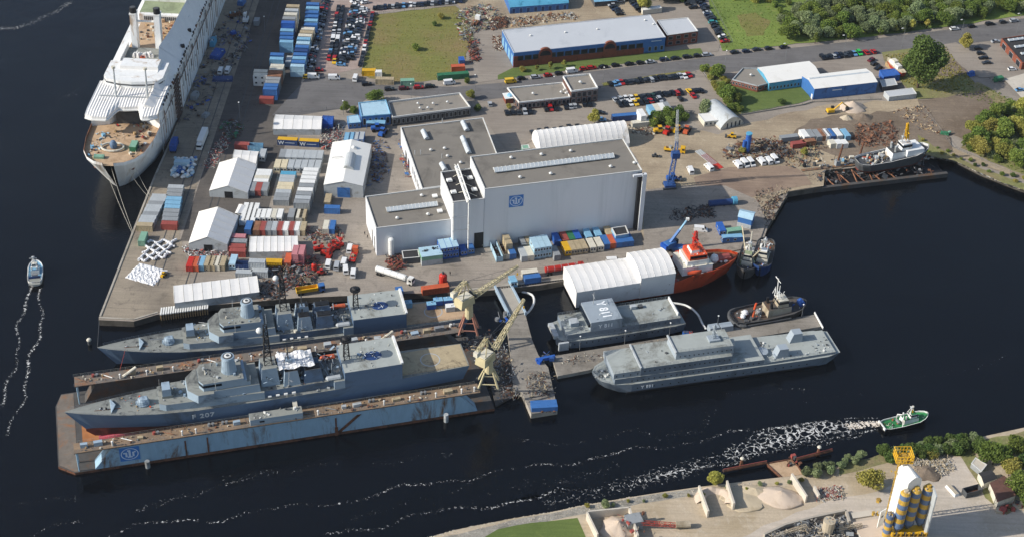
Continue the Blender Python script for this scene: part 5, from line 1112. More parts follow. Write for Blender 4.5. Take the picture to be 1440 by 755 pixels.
p=g(361,28,2.6); thing('site_cabin','small grey cabin on dark legs beside the quay road','cabin',(p[0],p[1],.4),R(90),conparts(4.,'grey','box'))
# sack pile
for i in range(120):
    x,y=rnd.uniform(246,276),rnd.uniform(225,252); x-=(y-226)*.25; p=g(x,y)
    if i<3:
        q=M(); q.sph((0,0,.5),.75,['white','paleblue','blue'][i],8,.75); 
        if i==0: SK=[]
        SK.append(q.mesh('sack'))
    single('bulk_sack','white or blue bulk sack in the sack heap on the shaded quay','sack',(p[0],p[1],rnd.choice([0,0,.8])),rnd.uniform(0,3),SK[min(i,rnd.choice([0,1,0,2,1]))],'bulk sacks on the quay')
# pallets by the van park, red girders, etc
for i,(x,y) in enumerate(((993,222),(1001,228))):
    q=M(); p=g(x,y)
    for k in range(5): q.box(-6,6,-1.4+k*.65,-1.1+k*.65,0,.5,'lightgrey' if i==0 else 'brightred')
    single('girder_rack',['white-grey girders laid side by side on the dirt yard','red girders laid side by side on the dirt yard'][i],'girders',p,R(122),q)
for i,(x,y) in enumerate(((300,210),(286,232))): pass
# people
for x,y,l,t_ in ((513,330,'dark-clothed person walking across the yard toward the front wing','cloth_dark'),(517,335,'dark-clothed person walking just behind the first one near the front wing','cloth_dark'),(633,386,'person in dark clothes standing alone near the red domed vessel','cloth_dark'),(678,348,'person in pale clothes standing at the dark hall gateway','offwhite')): person(x,y,0,l,t_,'cloth_dark',rnd.uniform(0,6),1)
# lamps
for x,y,h,l,arm in ((338,170,9,'lamp post on the dark quay road east of the box lorry',0),(373,48,9,'lamp post beside the small shed on the quay road',0),(778,133,9,'tall thin lamp post behind the low office wing',0),(848,120,9,'lamp post at the west corner of the paved car park',0),(934,105,9,'lamp post between the road and the paved car park',0),(1019,96,9,'lamp post at the road junction',0),(1104,86,9,'lamp post behind the teal hall',1.6),(1186,77,10,'curved lamp post north of the blue hall',1.6),(1268,67,10,'curved lamp post beside the big round tree',1.6),(1351,52,9,'lamp post by the lone roadside tree',1.6),(1430,46,10,'curved lamp post above the brick workshop',1.6),(668,128,8,'lamp post on the office forecourt by the road',0),(578,138,7,'thin lamp post behind the low grey-roofed office',0),(483,162,7,'lamp post by the bushes at the asphalt turn',0)): lamp(x,y,h,l,0,arm,R(200))
# fences
def fence(pts,label,h=1.6,step=4.,wallh=0,m_='steel',name='fence'):
    W_=[Vector(g(*p)) for p in pts]; c=W_[0]; parts=[]; ra=M()
    for a,b in zip(W_,W_[1:]):
        d=b-a; n=max(1,int(d.length/step)); an=math.atan2(d.y,d.x)
        for z in (.3,h-.05): ra.tube((*(a-c),z),(*(b-c),z),.035,m_,4)
        for k in range(int(d.length/1.)): p=a-c+d*(k/(d.length/1.)); ra.tube((p.x,p.y,.1),(p.x,p.y,h),.02,m_,3)
        for k in range(n):
            p=a+d*(k/n)-c; q=M(); q.box(p.x-.06,p.x+.06,p.y-.06,p.y+.06,0,h+.1,m_); parts.append(['post',q])
        if wallh: 
            mm=(a+b)/2-c; q=M(); q.cb(mm.x,mm.y,0,d.length,.2,wallh,'concrete',an); parts.append(['base_wall',q])
    parts.append(['mesh_panel',ra]); return thing(name,label,'fence',(c.x,c.y),0,parts)
fence([(1042,162),(1128,148),(1142,144),(1240,140)],'fence with low concrete base between the lawn and the dirt yard',1.4,5,.6)
fence([(508,104),(525,21),(640,8)],'thin wire fence around the grass field',1.3,5)
fence([(985,95),(1028,158)],'low wire fence beside the hedge of the paved car park',1.2,5,.3)
fence([(390,160),(440,157),(478,152)],'wire fence south of the big asphalt turn',1.5,5)
fence([(1296,150),(1340,208),(1400,236),(1440,250)],'sagging wire fence along the bank path',1.3,6)
fence([(1000,2),(1030,60),(1012,68)],'meadow fence beside the long row of parked cars',1.4,6)
# a few loose roadside objects
p=g(1365,106); q=M(); q.prism([(-1.6,-1.2),(1.8,-1),(1.4,1.2),(-1.4,1)],0,2.2,'royal',None,.5); q.clutter(-1.5,1.5,-1,1,1.2,8,1.6,['royal','tarp_blue']); single('covered_machine','small machine under a bright blue cover beside the tree shadow','covered machine',p,.4,q)
p=g(1404,113); q=M(); q.cb(0,0,0,4,2.2,1.8,'green',.2); q.clutter(-3,3,-1.6,1.6,0,10,1.4,['green','darkgrey','blue']); single('green_skip','green waste skip beside the pale concrete pad','skip',p,.2,q)
p=g(1328,189); q=M(); q.cb(0,0,0,3.6,2.2,1.2,'green',.1,None,.3); q.clutter(-2,2,-1,1,.8,8,1.2,['green','palegreen','darkgrey']); single('green_wreck','green wrecked machine by the bank path','wreck',p,-.3,q)
p=g(1434,128); car('sedan','b',p,R(15),'light blue car on the pale concrete pad at the east edge','cars by the brick workshop')
WZ=-2.5
def ship(name,label,cat,bow,stern,L_,z=WZ):
    "origin at the bow on the waterline, +x runs aft; returns the Empty"
    o=mk(name,None,None,(bow[0],bow[1],z),ang(bow,stern)); tag(o,label,cat); s=math.hypot(stern[0]-bow[0],stern[1]-bow[1])/L_; return o,s
def hull(st,mside,mdeck,mbot=None,wl=0.,bulw=0.,mb=None):
    """st: stations (x_deck,half_deck,z_deck,x_wl,half_wl,keel_z). returns parts hull, deck, keel"""
    h=M(); d=M(); k=M()
    def S(i,s):
        xd,hd,zd,xw,hw,kz=st[i]; return (xd,s*hd,zd),(xw,s*hw,wl),(xw+ (0 if kz>-90 else 0),s*hw*.55,kz*.85+wl),(xw,0,kz+wl)
    for i in range(len(st)-1):
        for s in (-1,1):
            a,b=S(i,s),S(i+1,s); f=[a[0],a[1],b[1],b[0]]; h.face(f if s<0 else f[::-1],mside)
            f=[a[1],a[2],b[2],b[1]]; k.face(f if s<0 else f[::-1],mbot or mside); f=[a[2],a[3],b[3],b[2]]; k.face(f if s<0 else f[::-1],mbot or mside)
            if bulw:
                f=[(a[0][0],a[0][1],a[0][2]+bulw),a[0],b[0],(b[0][0],b[0][1],b[0][2]+bulw)]; h.face(f if s<0 else f[::-1],mside)
                ins=.18; f=[(a[0][0]+ins*(i==0),a[0][1]-s*ins,a[0][2]+bulw),(a[0][0]+ins*(i==0),a[0][1]-s*ins,a[0][2]),(b[0][0],b[0][1]-s*ins,b[0][2]),(b[0][0],b[0][1]-s*ins,b[0][2]+bulw)]; h.face(f if s>0 else f[::-1],mb or mside)
                t=[(a[0][0],a[0][1],a[0][2]+bulw),(b[0][0],b[0][1],b[0][2]+bulw),(b[0][0],b[0][1]-s*ins,b[0][2]+bulw),(a[0][0],a[0][1]-s*ins,a[0][2]+bulw)]; h.face(t if s<0 else t[::-1],mb or mside)
        a,b=S(i,-1),S(i,1); c_,e=S(i+1,-1),S(i+1,1); d.face([(a[0][0],a[0][1],a[0][2]+.01),(c_[0][0],c_[0][1],c_[0][2]+.01),(e[0][0],e[0][1],e[0][2]+.01),(b[0][0],b[0][1],b[0][2]+.01)],mdeck)
    a,b=S(-1,-1),S(-1,1); h.face([a[0],a[1],b[1],b[0]],mside); k.face([a[1],a[2],a[3],b[2],b[1]],mbot or mside)
    if bulw: h.face([(a[0][0],a[0][1],a[0][2]+bulw),a[0],b[0],(b[0][0],b[0][1],b[0][2]+bulw)],mside); h.face([(a[0][0]-.2,a[0][1],a[0][2]+bulw),(a[0][0]-.2,b[0][1],b[0][2]+bulw),(b[0][0]-.2,b[0][1],b[0][2]),(a[0][0]-.2,a[0][1],a[0][2])],mb or mside)
    return [['hull',h],['deck',d]]+([['keel',k]] )
def rail(pts,h=1.,m_='lightgrey',r=.035,step=2.2):
    q=M()
    for a,b in zip(pts,pts[1:]):
        a=Vector(a);b=Vector(b); 
        for z in (h,h*.5): q.tube(a+Vector((0,0,z)),b+Vector((0,0,z)),r,m_,3)
        n=max(1,int((b-a).length/step))
        for k in range(n+1): p=a.lerp(b,k/n); q.tube(p,p+Vector((0,0,h)),r,m_,3)
    return q
def portholes(x0,x1,y,z,n,r=.28):
    q=M()
    for i in range(n): x=x0+(x1-x0)*i/(n-1); s=1 if y>0 else -1; q.tube((x,y,z),(x,y+s*.05,z),r,'black',8)
    return q
def winrow(x0,x1,y,z0,z1,n,m_='window'):
    q=M(); w=(x1-x0)/n
    for i in range(n): q.box(x0+i*w+w*.2,x0+(i+1)*w-w*.2,y-.04,y+.04,z0,z1,m_)
    return q
# ================================================================ frigates
def frigate(label,bow,stern,z,number,cl,num_m,side_m='navy_grey',tarp=False,deckload=False,dry=False,seed=1):
    o,s=ship('frigate',label,'warship',bow,stern,130.,z); rr=random.Random(seed)
    g1,dk,lt='navy_grey' if not tarp else 'navy_light','navy_deck','navy_light'; g1=side_m
    st=[(0,.12,8.3,5.5,.05,-1),(4,1.5,8.0,8,.25,-3.5),(10,3.1,7.6,12,1.1,-4.2),(18,4.8,7.1,19,2.6,-4.3),(28,6.2,6.7,28,4.4,-4.3),(40,7.0,6.3,40,6.0,-4.3),(60,7.25,6.1,60,7.0,-4.3),(86,7.25,6.0,86,7.1,-4.2),(107,7.0,6.0,107,6.6,-3.4),(120,6.4,6.0,119,5.8,-1.8),(130,5.9,6.0,128,5.2,-.6)]
    P=hull(st,g1,dk,'antifoul' if dry else 'darkgrey'); 
    # aft flight deck is the same level; bulwark strip along the foredeck
    gun=M(); gun.cyl(24,0,6.9,7.4,2.2,lt,16); gun.sph((24,0,7.6),1.9,lt,12,.85); gun.tube((22.6,0,8.6),(17.8,0,9.0),.16,'grey',6); gun.box(23,26,-1.4,1.4,7.3,9.0,lt,None,.4); P.append(['gun_turret',gun])
    an=M(); an.clutter(16,28,-4,4,6.9,26,.8,['darkgrey','grey','black','steel'] if not tarp else ['darkgrey','grey','glow_orange','wood','steel'],rr); an.clutter(3,16,-1.5,1.5,7.4,22,.9,['darkgrey','lightgrey','black'],rr); an.tube((9,-1,7.7),(17,-1.2,7.3),.12,'rust',4); P.append(['anchor_gear',an])
    wb=M(); wb.loft([[(14,-3.2,7.3),(14.2,-3.2,8.),(14.2,3.2,8.),(14,3.2,7.3)],[(15.6,0,7.3),(15.6,0,8.1),(15.7,0.1,8.1),(15.7,.1,7.3)]],lt); P.append(['breakwater',wb])
    d1=M(); d1.prism([(29,-4.2),(31,-5.2),(62,-6.6),(62,6.6),(31,5.2),(29,4.2)],6.3,9.1,lt,dk); P.append(['deckhouse',d1])
    la=M(); la.box(30.2,33.6,-2.,2.,9.1,10,dk); la.box(30.4,33.2,-2.1,2.1,10,12.6,'navy_light',None,.15); 
    for y in(-1.4,-.5,.5,1.4): la.box(30.32,30.42,y-.35,y+.35,10.3,12.2,'darkgrey')
    P.append(['missile_launcher',la])
    br=M(); br.prism([(38,-3.5),(41,-6.9),(46,-6.9),(46,-5.8),(61,-5.8),(61,5.8),(46,5.8),(46,6.9),(41,6.9),(38,3.5)],9.1,12.,lt,dk,.25); wnd=M(); wnd.prism([(41.9,-3.0),(43,-5.1),(49,-5.1),(49,5.1),(43,5.1),(41.9,3.0)],13.4,14.3,'wheelhouse_glass'); b2=M(); b2.prism([(42,-2.9),(43.2,-5.0),(58,-5.0),(58,5.0),(43.2,5.0),(42,2.9)],12,13.4,lt,dk); b2.prism([(42,-2.9),(43.2,-5.0),(56,-5.0),(56,5.0),(43.2,5.0),(42,2.9)],14.3,15.,lt,dk); b2.prism([(49,-5.0),(57,-5.0),(57,5.0),(49,5.0)],13.4,14.3,lt)
    P.append(['bridge',br,[['bridge_window',wnd],['wheelhouse',b2]]])
    rt=M(); rt.cyl(52,0,15.,20.2,2.5,lt,20,r2=1.9); rt.cyl(52,0,20.2,20.9,2.2,'navy_light',20,r2=2.0); P.append(['radar_tower',rt])
    ri=M(); ri.cyl(52,0,20.9,21.0,1.6,'darkgrey',16); ri.cyl(52,0,21.,21.15,1.1,'white',16); ri.cyl(52,0,21.15,21.3,.5,'darkgrey',12); P.append(['radar_top',ri])
    wg=M(); [wg.scrap(rr.uniform(30,60),rr.uniform(-6,6),9.2,1.6,['lightgrey','darkgrey',lt,'white'],rr) for _ in range(50)]; [wg.scrap(rr.uniform(62,87),rr.uniform(-5.5,5.5),8.9+rr.uniform(0,4),2.4,['black','darkgrey',lt,'lightgrey'],rr) for _ in range(110)]; wg.clutter(34,60,-6.4,6.4,9.1,40,.8,[lt,'darkgrey','lightgrey'],rr); wg.clutter(44,57,-4.2,4.2,15.,30,1.1,[lt,'lightgrey','darkgrey','offwhite'],rr); wg.clutter(33,38,-4,4,9.1,10,1.2,[lt,'yellow' if not tarp else 'lightgrey','darkgrey'],rr); P.append(['deck_gear',wg])
    # midship: mast block, funnels
    md=M(); md.box(62,86,-5.8,5.8,6.1,8.8,g1,dk); P.append(['midship_house',md])
    mb_=M(); mb_.box(61.5,67.5,-3.6,3.6,8.8,15.5,lt,dk,.6); P.append(['mast_house',mb_])
    ma=M(); ma.truss((64.5,0,15.5),(64.5,0,31),2.4,'black',9,.16,1.0); ma.tube((64.5,-4,24),(64.5,4,24),.14,'black',5); ma.tube((64.5,-3,27.5),(64.5,3,27.5),.12,'black',5); ma.tube((64.5,0,31),(64.5,0,35),.08,'black',4); ma.cyl(64.5,0,24.4,25.6,.9,'darkgrey',8); P.append(['lattice_mast',ma])
    do=M(); do.sph((62.6,0,29.2),1.05,'white',12); P.append(['radome',do])
    for i,(x0,x1) in enumerate(((68.5,74),(75,81.5))):
        for y in ((-3.1,) if False else (-2.9,2.9)):
            if i==0 and y<0 and False: continue
            f=M(); f.box(x0,x1,y-2.2,y+2.2,8.8,14.2-i*.6,g1 if i else lt,'darkgrey',.7); f.box(x0+1,x1-1,y-1.2,y+1.2,14.2-i*.6,14.5-i*.6,'black'); P.append(['funnel',f])
    mg=M(); mg.clutter(62,87,-6.8,6.8,6.2,60,1.,['darkgrey','steel',lt,'black','lightgrey'],rr); mg.clutter(60,88,-5.6,5.6,8.8,110,1.2,['darkgrey','steel',lt,'offwhite','black','rust' if tarp else 'grey'],rr); P.append(['midship_gear',mg])
    if tarp:
        t=M(); n=10
        for i in range(n):
            for j in range(6):
                f=lambda a,b:(67.5+a*1.15,-4.0+b*1.4,14.9+.4*math.sin(a*1.3+b)+.3*rr.random()*(0 if a in(0,n) else 1)+(-.0)); t.face([f(i,j),f(i+1,j),f(i+1,j+1),f(i,j+1)],'plastic_white')
        P.append(['tarpaulin',t])
    for s_ in(-1,1):
        bt=M(); bt.loft([[(82+k*.6,s_*5.3+math.sin(a)*(1. if 0<k<9 else .2),9.6-math.cos(a)*(.7 if 0<k<9 else .2)) for a in [0,.8,1.57,2.4,3.14,3.9,4.7,5.5]] for k in range(10)],'orange' if s_>0 else 'lightgrey'); P.append(['tender_boat',bt])
    hg=M(); hg.box(88,107,-7.15,7.15,6.0,12.4,g1,'deck_grey'); hd=M(); hd.box(107,107.15,-5.5,-.4,6.2,11.4,'lightgrey'); hd.box(107,107.15,.4,5.5,6.2,11.4,'lightgrey'); fr=M(); fr.box(106.6,107.4,-7.2,7.2,12.4,13.,'white'); P.append(['hangar',hg,[['hangar_door',hd],['roof_edge',fr]]])
    for k,(x,y,z_) in enumerate(((47,-5.6,12),(47,5.6,12),(58,-4.6,12),(70,-5.2,8.8),(78,5.2,8.8),(84,-4,8.8))):
        aw_=M(); aw_.tube((x,y,z_),(x+rr.uniform(-.5,.5),y,z_+rr.uniform(3.5,7)),.07,'lightgrey',4); P.append(['whip_aerial',aw_])
    for k in range(4):
        lr=M(); lr.tube((63+k*2.6,-6.6,7.0),(64.1+k*2.6,-6.6,7.0),.42,'white',8); P.append(['liferaft_canister',lr])
    m3=M(); m3.tube((71,0,13),(71,0,22),.3,'darkgrey',6,.12); m3.tube((71,-3,18),(71,3,18),.1,'darkgrey',4); m3.tube((69,0,13),(71,0,19),.12,'darkgrey',4); m3.box(70,72,-1,1,15.5,16.2,'navy_light'); P.append(['pole_mast',m3])
    sl=M(); sl.prism([(84.5,-7.1),(88,-7.1),(88,7.1),(84.5,7.1)],6.05,9.2,lt,dk); P.append(['hangar_step',sl])
    m2=M(); m2.truss((90,0,12.4),(90,0,20),1.8,'black',5,.14,1.2); m2.cyl(90,0,20,20.5,1.9,'black',14); m2.sph((90,0,20.6),1.3,'black',10,.6); P.append(['aft_mast',m2])
    # crest painted on the hangar roof
    cr_=M(); 
    el=[(98.5+3.0*math.cos(a*.3927),-.8+2.3*math.sin(a*.3927)) for a in range(16)]; cr_.prism(el,12.41,12.45,'darkblue'); cr_.prism([(x+.6,y*.8-1.6) for x,y in el],12.455,12.47,'navy_light') if False else None; [cr_.scrap(98.5+rr.uniform(-2.6,2.6),-.8+rr.uniform(-1.8,1.8),12.4,1.3,['num_white','num_white','navy_grey'],rr) for _ in range(9)]; cr_.clutter(93.,96.,-3,2,12.43,6,1.1,['navy_grey','darkgrey'],rr); P.append(['roof_crest',cr_])
    hg2=M(); hg2.clutter(89,106,-6.6,6.6,12.42,16,.9,['darkgrey','white','offwhite'],rr); P.append(['roof_gear',hg2])
    fd=M(); fd.box(107.3,129.6,-5.7,5.7,6.02,6.06,'tan' if tarp else 'beige'); n=M(); 
    for k in range(16): a0,a1=k*.3927,(k+1)*.3927; n.face([(118+3.4*math.cos(a0),3.4*math.sin(a0),6.09),(118+3.4*math.cos(a1),3.4*math.sin(a1),6.09),(118+3.05*math.cos(a1),3.05*math.sin(a1),6.09),(118+3.05*math.cos(a0),3.05*math.sin(a0),6.09)],'lightgrey')
    P.append(['flight_deck',fd,[['landing_circle',n]]])
    for sgn in(-1,1): P.append(['railing',rail([(2,sgn*.9,8.15),(10,sgn*3.0,7.65),(18,sgn*4.7,7.15),(28,sgn*6.1,6.75),(40,sgn*6.9,6.35),(60,sgn*7.15,6.15),(84,sgn*7.15,6.05)],1.,'lightgrey',.03,3)]); P.append(['railing',rail([(107.5,sgn*6.9,6),(120,sgn*6.3,6),(129.8,sgn*5.8,6)],1.1,'darkgrey',.04,2)])
    # tilt of the side plating at the pennant number
    for sgn in(-1,): 
        tm=textmesh(number,2.8,num_m,.03,spacing=1.15); P.append(['pennant_number',tm])
    put(P,o)
    for c in o.children:
        if c.name.startswith('pennant_number'):
            x=42.; yd,yw=7.02,6.1; zc=3.6; y=-(yw+(yd-yw)*(zc)/6.25)-.22; c.location=(x,y,zc); c.rotation_euler=(R(90)+math.atan2(yd-yw,6.25),0,R(-1.6))
    if dry:
        put([['sonar_bulb',(lambda q:q.loft([[(9+k*1.6,(.2+1.9*math.sin(math.pi*min(1,(k+.6)/9)))*math.cos(a),-4.6+(.2+1.35*math.sin(math.pi*min(1,(k+.6)/9)))*math.sin(a)) for a in [i*.785 for i in range(8)]] for k in range(9)],'bulb_red'))(M())]],o)
    o.scale=(s,s,s); return o
f1=frigate('grey frigate moored along the quay, its foredeck pointing past the long white tent',g(137,488,5.6),g(655,432,3.5),WZ,'F 213',0,'num_grey',seed=3)
f2=frigate('grey frigate standing in the floating dock, red bottom showing, white tarpaulin amidships',g(91,580,12.2),g(654,499,9.9),4.3,'F 207',0,'num_white','navy_grey',True,False,True,seed=8)
# loads on the moored frigate's flight deck
for x,y,c_,l in ((606,430,'lightblue','pale blue-grey box on the shaded flight deck of the moored frigate'),(608,430,'royal',''),):
    pass
for x,y,h_,c_,l in ((573,424,3.6+2,'lightblue','small pale blue box beside the hangar door of the moored frigate'),(606.5,425,3.6+2.2,'royal','bright blue deck box nearest the edge of the moored flight deck'),(616,419,3.6+2.4,'royal','bright blue deck box in the middle of the moored flight deck'),(630,418,3.6+2.4,'royal','bright blue deck box farthest aft on the moored flight deck'),(633,427,3.6+2.6,'lightgrey','grey gas bottle rack on the moored flight deck')):
    p=g(x,y,h_); q=M(); q.cb(0,0,0,3.2,2.2,2.,c_,R(13)); q.cb(0,0,2.0,3.3,2.3,.1,'lightblue' if c_!='lightgrey' else 'white',R(13)); q.clutter(-1.,1.,-.6,.6,2.1,4,.6,['darkgrey','white',c_]); single('deck_box',l,'box',(p[0],p[1],3.62),0,q)
# ================================================================ floating dock
do_=Vector(g(82,658,-1.5)); DA=R(16.0)
dock=mk('floating_dock',None,None,(do_.x,do_.y,0),DA); tag(dock,'long blue and rusty floating dock carrying the grey frigate with the red bottom','floating dock')
P=[]; pt=M(); pt.prism([(0,1),(5,-3.1),(142,-3.1),(142,36),(2,36),(0,30)],-6,-1.5,'rust','dock_dark'); P.append(['pontoon',pt])
ap=M(); ap.prism([(.4,1.5),(5,-2.6),(6,-2.6),(6,35.6),(2,35.6),(.4,30)],-1.5,-1.45,'rust','dock_top_far'); P.append(['apron',ap])
fl=M(); fl.box(6.2,141,1.8,29.2,-1.5,-1.44,'rustdeck','dock_dark'); P.append(['dock_floor',fl])
rp=M(); rp.box(8,20,8,19,-1.43,-1.38,'rustdeck'); P.append(['rust_patch',rp])
nw=M(); nw.loft([[(10.5,-2.9,-2.6),(10.5,1.5,-2.6),(17.5,1.5,6.3),(17.5,-2.9,6.3)],[(137,-2.9,-2.6),(137,1.5,-2.6),(130,1.5,6.3),(130,-2.9,6.3)]],'dock_blue'); P.append(['wing_wall',nw])
nd=M(); nd.box(5.8,137,-3.05,1.7,6.3,6.6,'dock_dark','dock_top'); P.append(['wing_deck',nd])
fw=M(); fw.loft([[(9,29.6,-2.6),(9,34.4,-2.6),(14,34.4,6.1),(14,29.6,6.1)],[(139,29.6,-2.6),(139,34.4,-2.6),(132,34.4,6.1),(132,29.6,6.1)]],'dock_dark'); P.append(['wing_wall',fw])
fd=M(); fd.box(7.2,139,29.4,34.6,6.1,6.4,'dock_dark','dock_top_far'); P.append(['wing_deck',fd])
for x,y0,y1 in((6.4,-2.6,1.4),(7.8,29.8,34.3)):
    for y in(y0,y1): q=M(); q.tube((x,y,-1.5),(x,y,6.2),.22,'dock_blue',6); P.append(['support_post',q])
kb=M()
for i in range(30): kb.box(24+i*3.3,25.6+i*3.3,14.6,16.6,-1.45,-.3,'wood')
P.append(['keel_block',kb])
for i in range(12):
    for y in(10.5,20.6): q=M(); q.tube((30+i*8,y,-1.4),(30+i*8,y+(1.8 if y<15 else -1.8),1.2),.3,'wood',6); P.append(['shore_prop',q])
rr=random.Random(9)
for y0,y1,sd in((-2.9,1.6,1),(29.5,34.5,2)):
    DZ=6.6 if sd==1 else 6.4
    for k in range(30):
        x=9+k*4.35; h=rr.random(); q=M()
        if h<.35: q.tube((x,y0+.8,DZ),(x,y0+.8,DZ+1.7),.26,'white',8); q.sph((x,y0+.8,DZ+1.8),.4,'white',8,.7); nm='vent_post'
        elif h<.6: q.cb(x,(y0+y1)/2,DZ,rr.uniform(1.5,3.5),rr.uniform(1,1.8),rr.uniform(.6,1.6),rr.choice(['navy_light','lightgrey','steel','white','tan']),rr.uniform(-.1,.1)); nm='deck_locker'
        elif h<.8: q.cyl(x,y1-1.2,DZ,DZ+1.,.5,rr.choice(['steel','white','brownred']),8); q.cyl(x+1.2,y1-1.2,DZ,DZ+1.,.5,'steel',8); nm='bollard'
        else: q.tube((x-1.6,y1-1.,DZ+.3),(x+1.8,y0+1.4,DZ+.4),.16,rr.choice(['steel','rustlight','white']),6); nm='pipe'
        P.append([nm,q])
    q=M(); q.clutter(8,134,y0+.4,y1-.4,DZ,200,.9,['rust','steel','tan','darkgrey','rust','wood','offwhite'],rr); P.append(['deck_litter',q]); 
    P.append(['railing',rail([(7,y0+.05,DZ),(136,y0+.05,DZ)],1.1,'lightgrey',.035,2.4)]); P.append(['railing',rail([(7,y1,DZ),(136,y1,DZ)],1.1,'offwhite',.035,2.4)])
cab=M(); cab.box(61,78,-2.6,.8,6.6,9.,'navy_light','navy_deck'); cab.clutter(62,77,-2.2,.5,9.,14,1.2,['white','offwhite','darkgrey'],rr); wn=M(); wn.box(64,65.6,-2.66,-2.56,7.4,8.2,'window'); P.append(['control_cabin',cab,[['window',wn]]])
st=M(); st.loft([[(88,-3.2,-2),(89.4,-3.2,-2),(89.4,-3.0,-2),(88,-3.0,-2)],[(95.5,-3.2,5),(96.9,-3.2,5),(96.9,-3.0,5),(95.5,-3.0,5)]],'rust'); st.box(88,89,-3.5,-3.1,-2.4,1,'rust'); P.append(['stairway',st])
for x in (40,47,88.5): q=M(); q.box(x-.25,x+.25,-3.05,-2.9,-2.4,4.9,'rust'); P.append(['fender_strip',q])
gw=M(); gw.loft([[(75.5,0,6.7),(77,0,6.7),(77,0,6.9),(75.5,0,6.9)],[(75.5,9.2,9.6),(77,9.2,9.6),(77,9.2,9.8),(75.5,9.2,9.8)]],'offwhite'); P.append(['gangway',gw])
for x,y in((23,31),(110,31)): q=M(); q.tube((x,y,6.5),(x+4.5,y+1.2,8.8),.6,'offwhite',8,.5); P.append(['canvas_chute',q])
pile=M(); pile.cyl(27.5,-4.6,-6,.2,.8,'grey',10); P.append(['mooring_pile',pile]); pile=M(); pile.cyl(125,-4.6,-6,.6,.8,'lightgrey',10); P.append(['mooring_pile',pile])
put(P,dock)
e=mk('emblem_sign_board',None,dock,(22.5,-2.92,2.9)); put(logo(None,6.2,5.6),e)
# ================================================================ pier complex
PZ=-.4
def deckpoly(name,label,px,z,mt,zb=-7,side='concrete',cat='pier'):
    q=M(); q.prism([g(*p,z) for p in px],zb,z,side,mt); return single(name,label,cat,(0,0,0),0,q)
deckpoly('pier','grey concrete pier head between the footbridge and the floating dock',[(712,447),(738,438),(748,476),(757,498),(771,516),(779,551),(784,575),(747,581),(734,551),(722,546),(718,500)],PZ,'g_pier')
deckpoly('pontoon_pier','long pale pontoon pier between the two grey accommodation ships',[(776,500),(784,528),(830,519),(850,508),(1000,483.5),(1156,458),(1147,441),(1040,458),(941,473)],-1.1,'g_pier')
# footbridge
a,b=G(708,404,0),G(727,441,0); q=M(); d=(b-a).normalized(); n_=Vector((-d.y,d.x,0)); L_=(b-a).length; A_=math.atan2(d.y,d.x)
br=M(); br.box(0,L_,-2.6,2.6,-.5,0.05,'concrete'); g1=M(); g1.box(-1,L_+1,-3.3,-2.7,-.8,1.,'navy_light'); g2=M(); g2.box(-1,L_+1,2.7,3.3,-.8,1.,'navy_light'); thing('footbridge','short road bridge with pale blue side girders from quay to pier head','bridge',(a.x,a.y,.1),A_,[['bridge_deck',br],['girder',g1],['girder',g2]])
scrapfield('pier_clutter','ropes, valves and machinery crowded on the pier head beside the dock',[(650,478),(690,470),(712,486),(722,545),(736,556),(706,562),(692,540)],220,1.6,['darkgrey','steel','rust','darkgrey','black','grey','rust','tan'],z=PZ+.2,hmax=2.2,seed=41)
scrapfield('pier_clutter','loose gear at the outer end of the pier head',[(738,530),(775,520),(782,556),(745,560)],80,1.3,['darkgrey','steel','rust','tan','dock_dark'],z=PZ,hmax=1.,seed=42)
scrapfield('pier_clutter','loose gear along the pontoon pier',[(790,505),(960,475),(962,480),(792,515)],90,.7,['darkgrey','offwhite','rust','tan','steel'],z=-1.1,hmax=.5,seed=43)
q=M(); p=g(765,568,1.); q.box(-4.4,4.4,-1.9,1.9,0,1.8,'blue','blue'); q.clutter(-4,4,-3,-2,0,10,1,['darkgrey','rust']); single('blue_tank','bright blue box tank at the outermost end of the pier head','tank',(p[0],p[1],PZ),R(8),q)
q=M(); q.clutter(-3,3,-1.5,1.5,0,14,2.2,['craneblue','hook_blue','darkgrey']); q.box(-3.5,3.5,-.5,.5,0,1.2,'royal'); single('blue_ramp','bright blue hinged ramp joining pier head and pontoon pier','ramp',(*g(767,503),-.6),R(20),q)
q=M(); q.clutter(-2,2,-2,2,0,16,2.4,['royal','hook_blue','darkgrey','steel']); single('blue_winch','blue winch machinery at the end of the footbridge','winch',(*g(706,449),0),R(20),q)
# the submerged connection between dock and pier
deckpoly('dock_link','dark steel link stage between floating dock and pier head',[(640,482),(690,470),(720,500),(734,551),(720,556),(697,569),(690,540),(660,520)],-1.6,'dock_dark',-6,'dock_dark','stage')
# white absorbent boom curves on the water
def boom(pts,label,r=.28):
    q=M(); W_=[Vector((*g(*p,WZ),WZ+.05)) for p in pts]; out=[]
    for i in range(len(W_)-1):
        for k in range(6):
            t=k/6; p0=W_[max(0,i-1)];p1=W_[i];p2=W_[i+1];p3=W_[min(len(W_)-1,i+2)]
            out.append(.5*((2*p1)+(-p0+p2)*t+(2*p0-5*p1+4*p2-p3)*t*t+(-p0+3*p1-3*p2+p3)*t**3))
    out.append(W_[-1]); q.pipe([tuple(p) for p in out],r,'white',6); c=out[0]; return single('oil_boom',label,'floating boom',(0,0,0),0,q)
boom([(734,410),(748,414),(751,424),(745,436),(738,442)],'curved white floating boom beside the footbridge',.45); boom([(944,425),(965,429),(980,440),(988,455),(993,462)],'curved white floating boom between the two grey accommodation ships',.4)
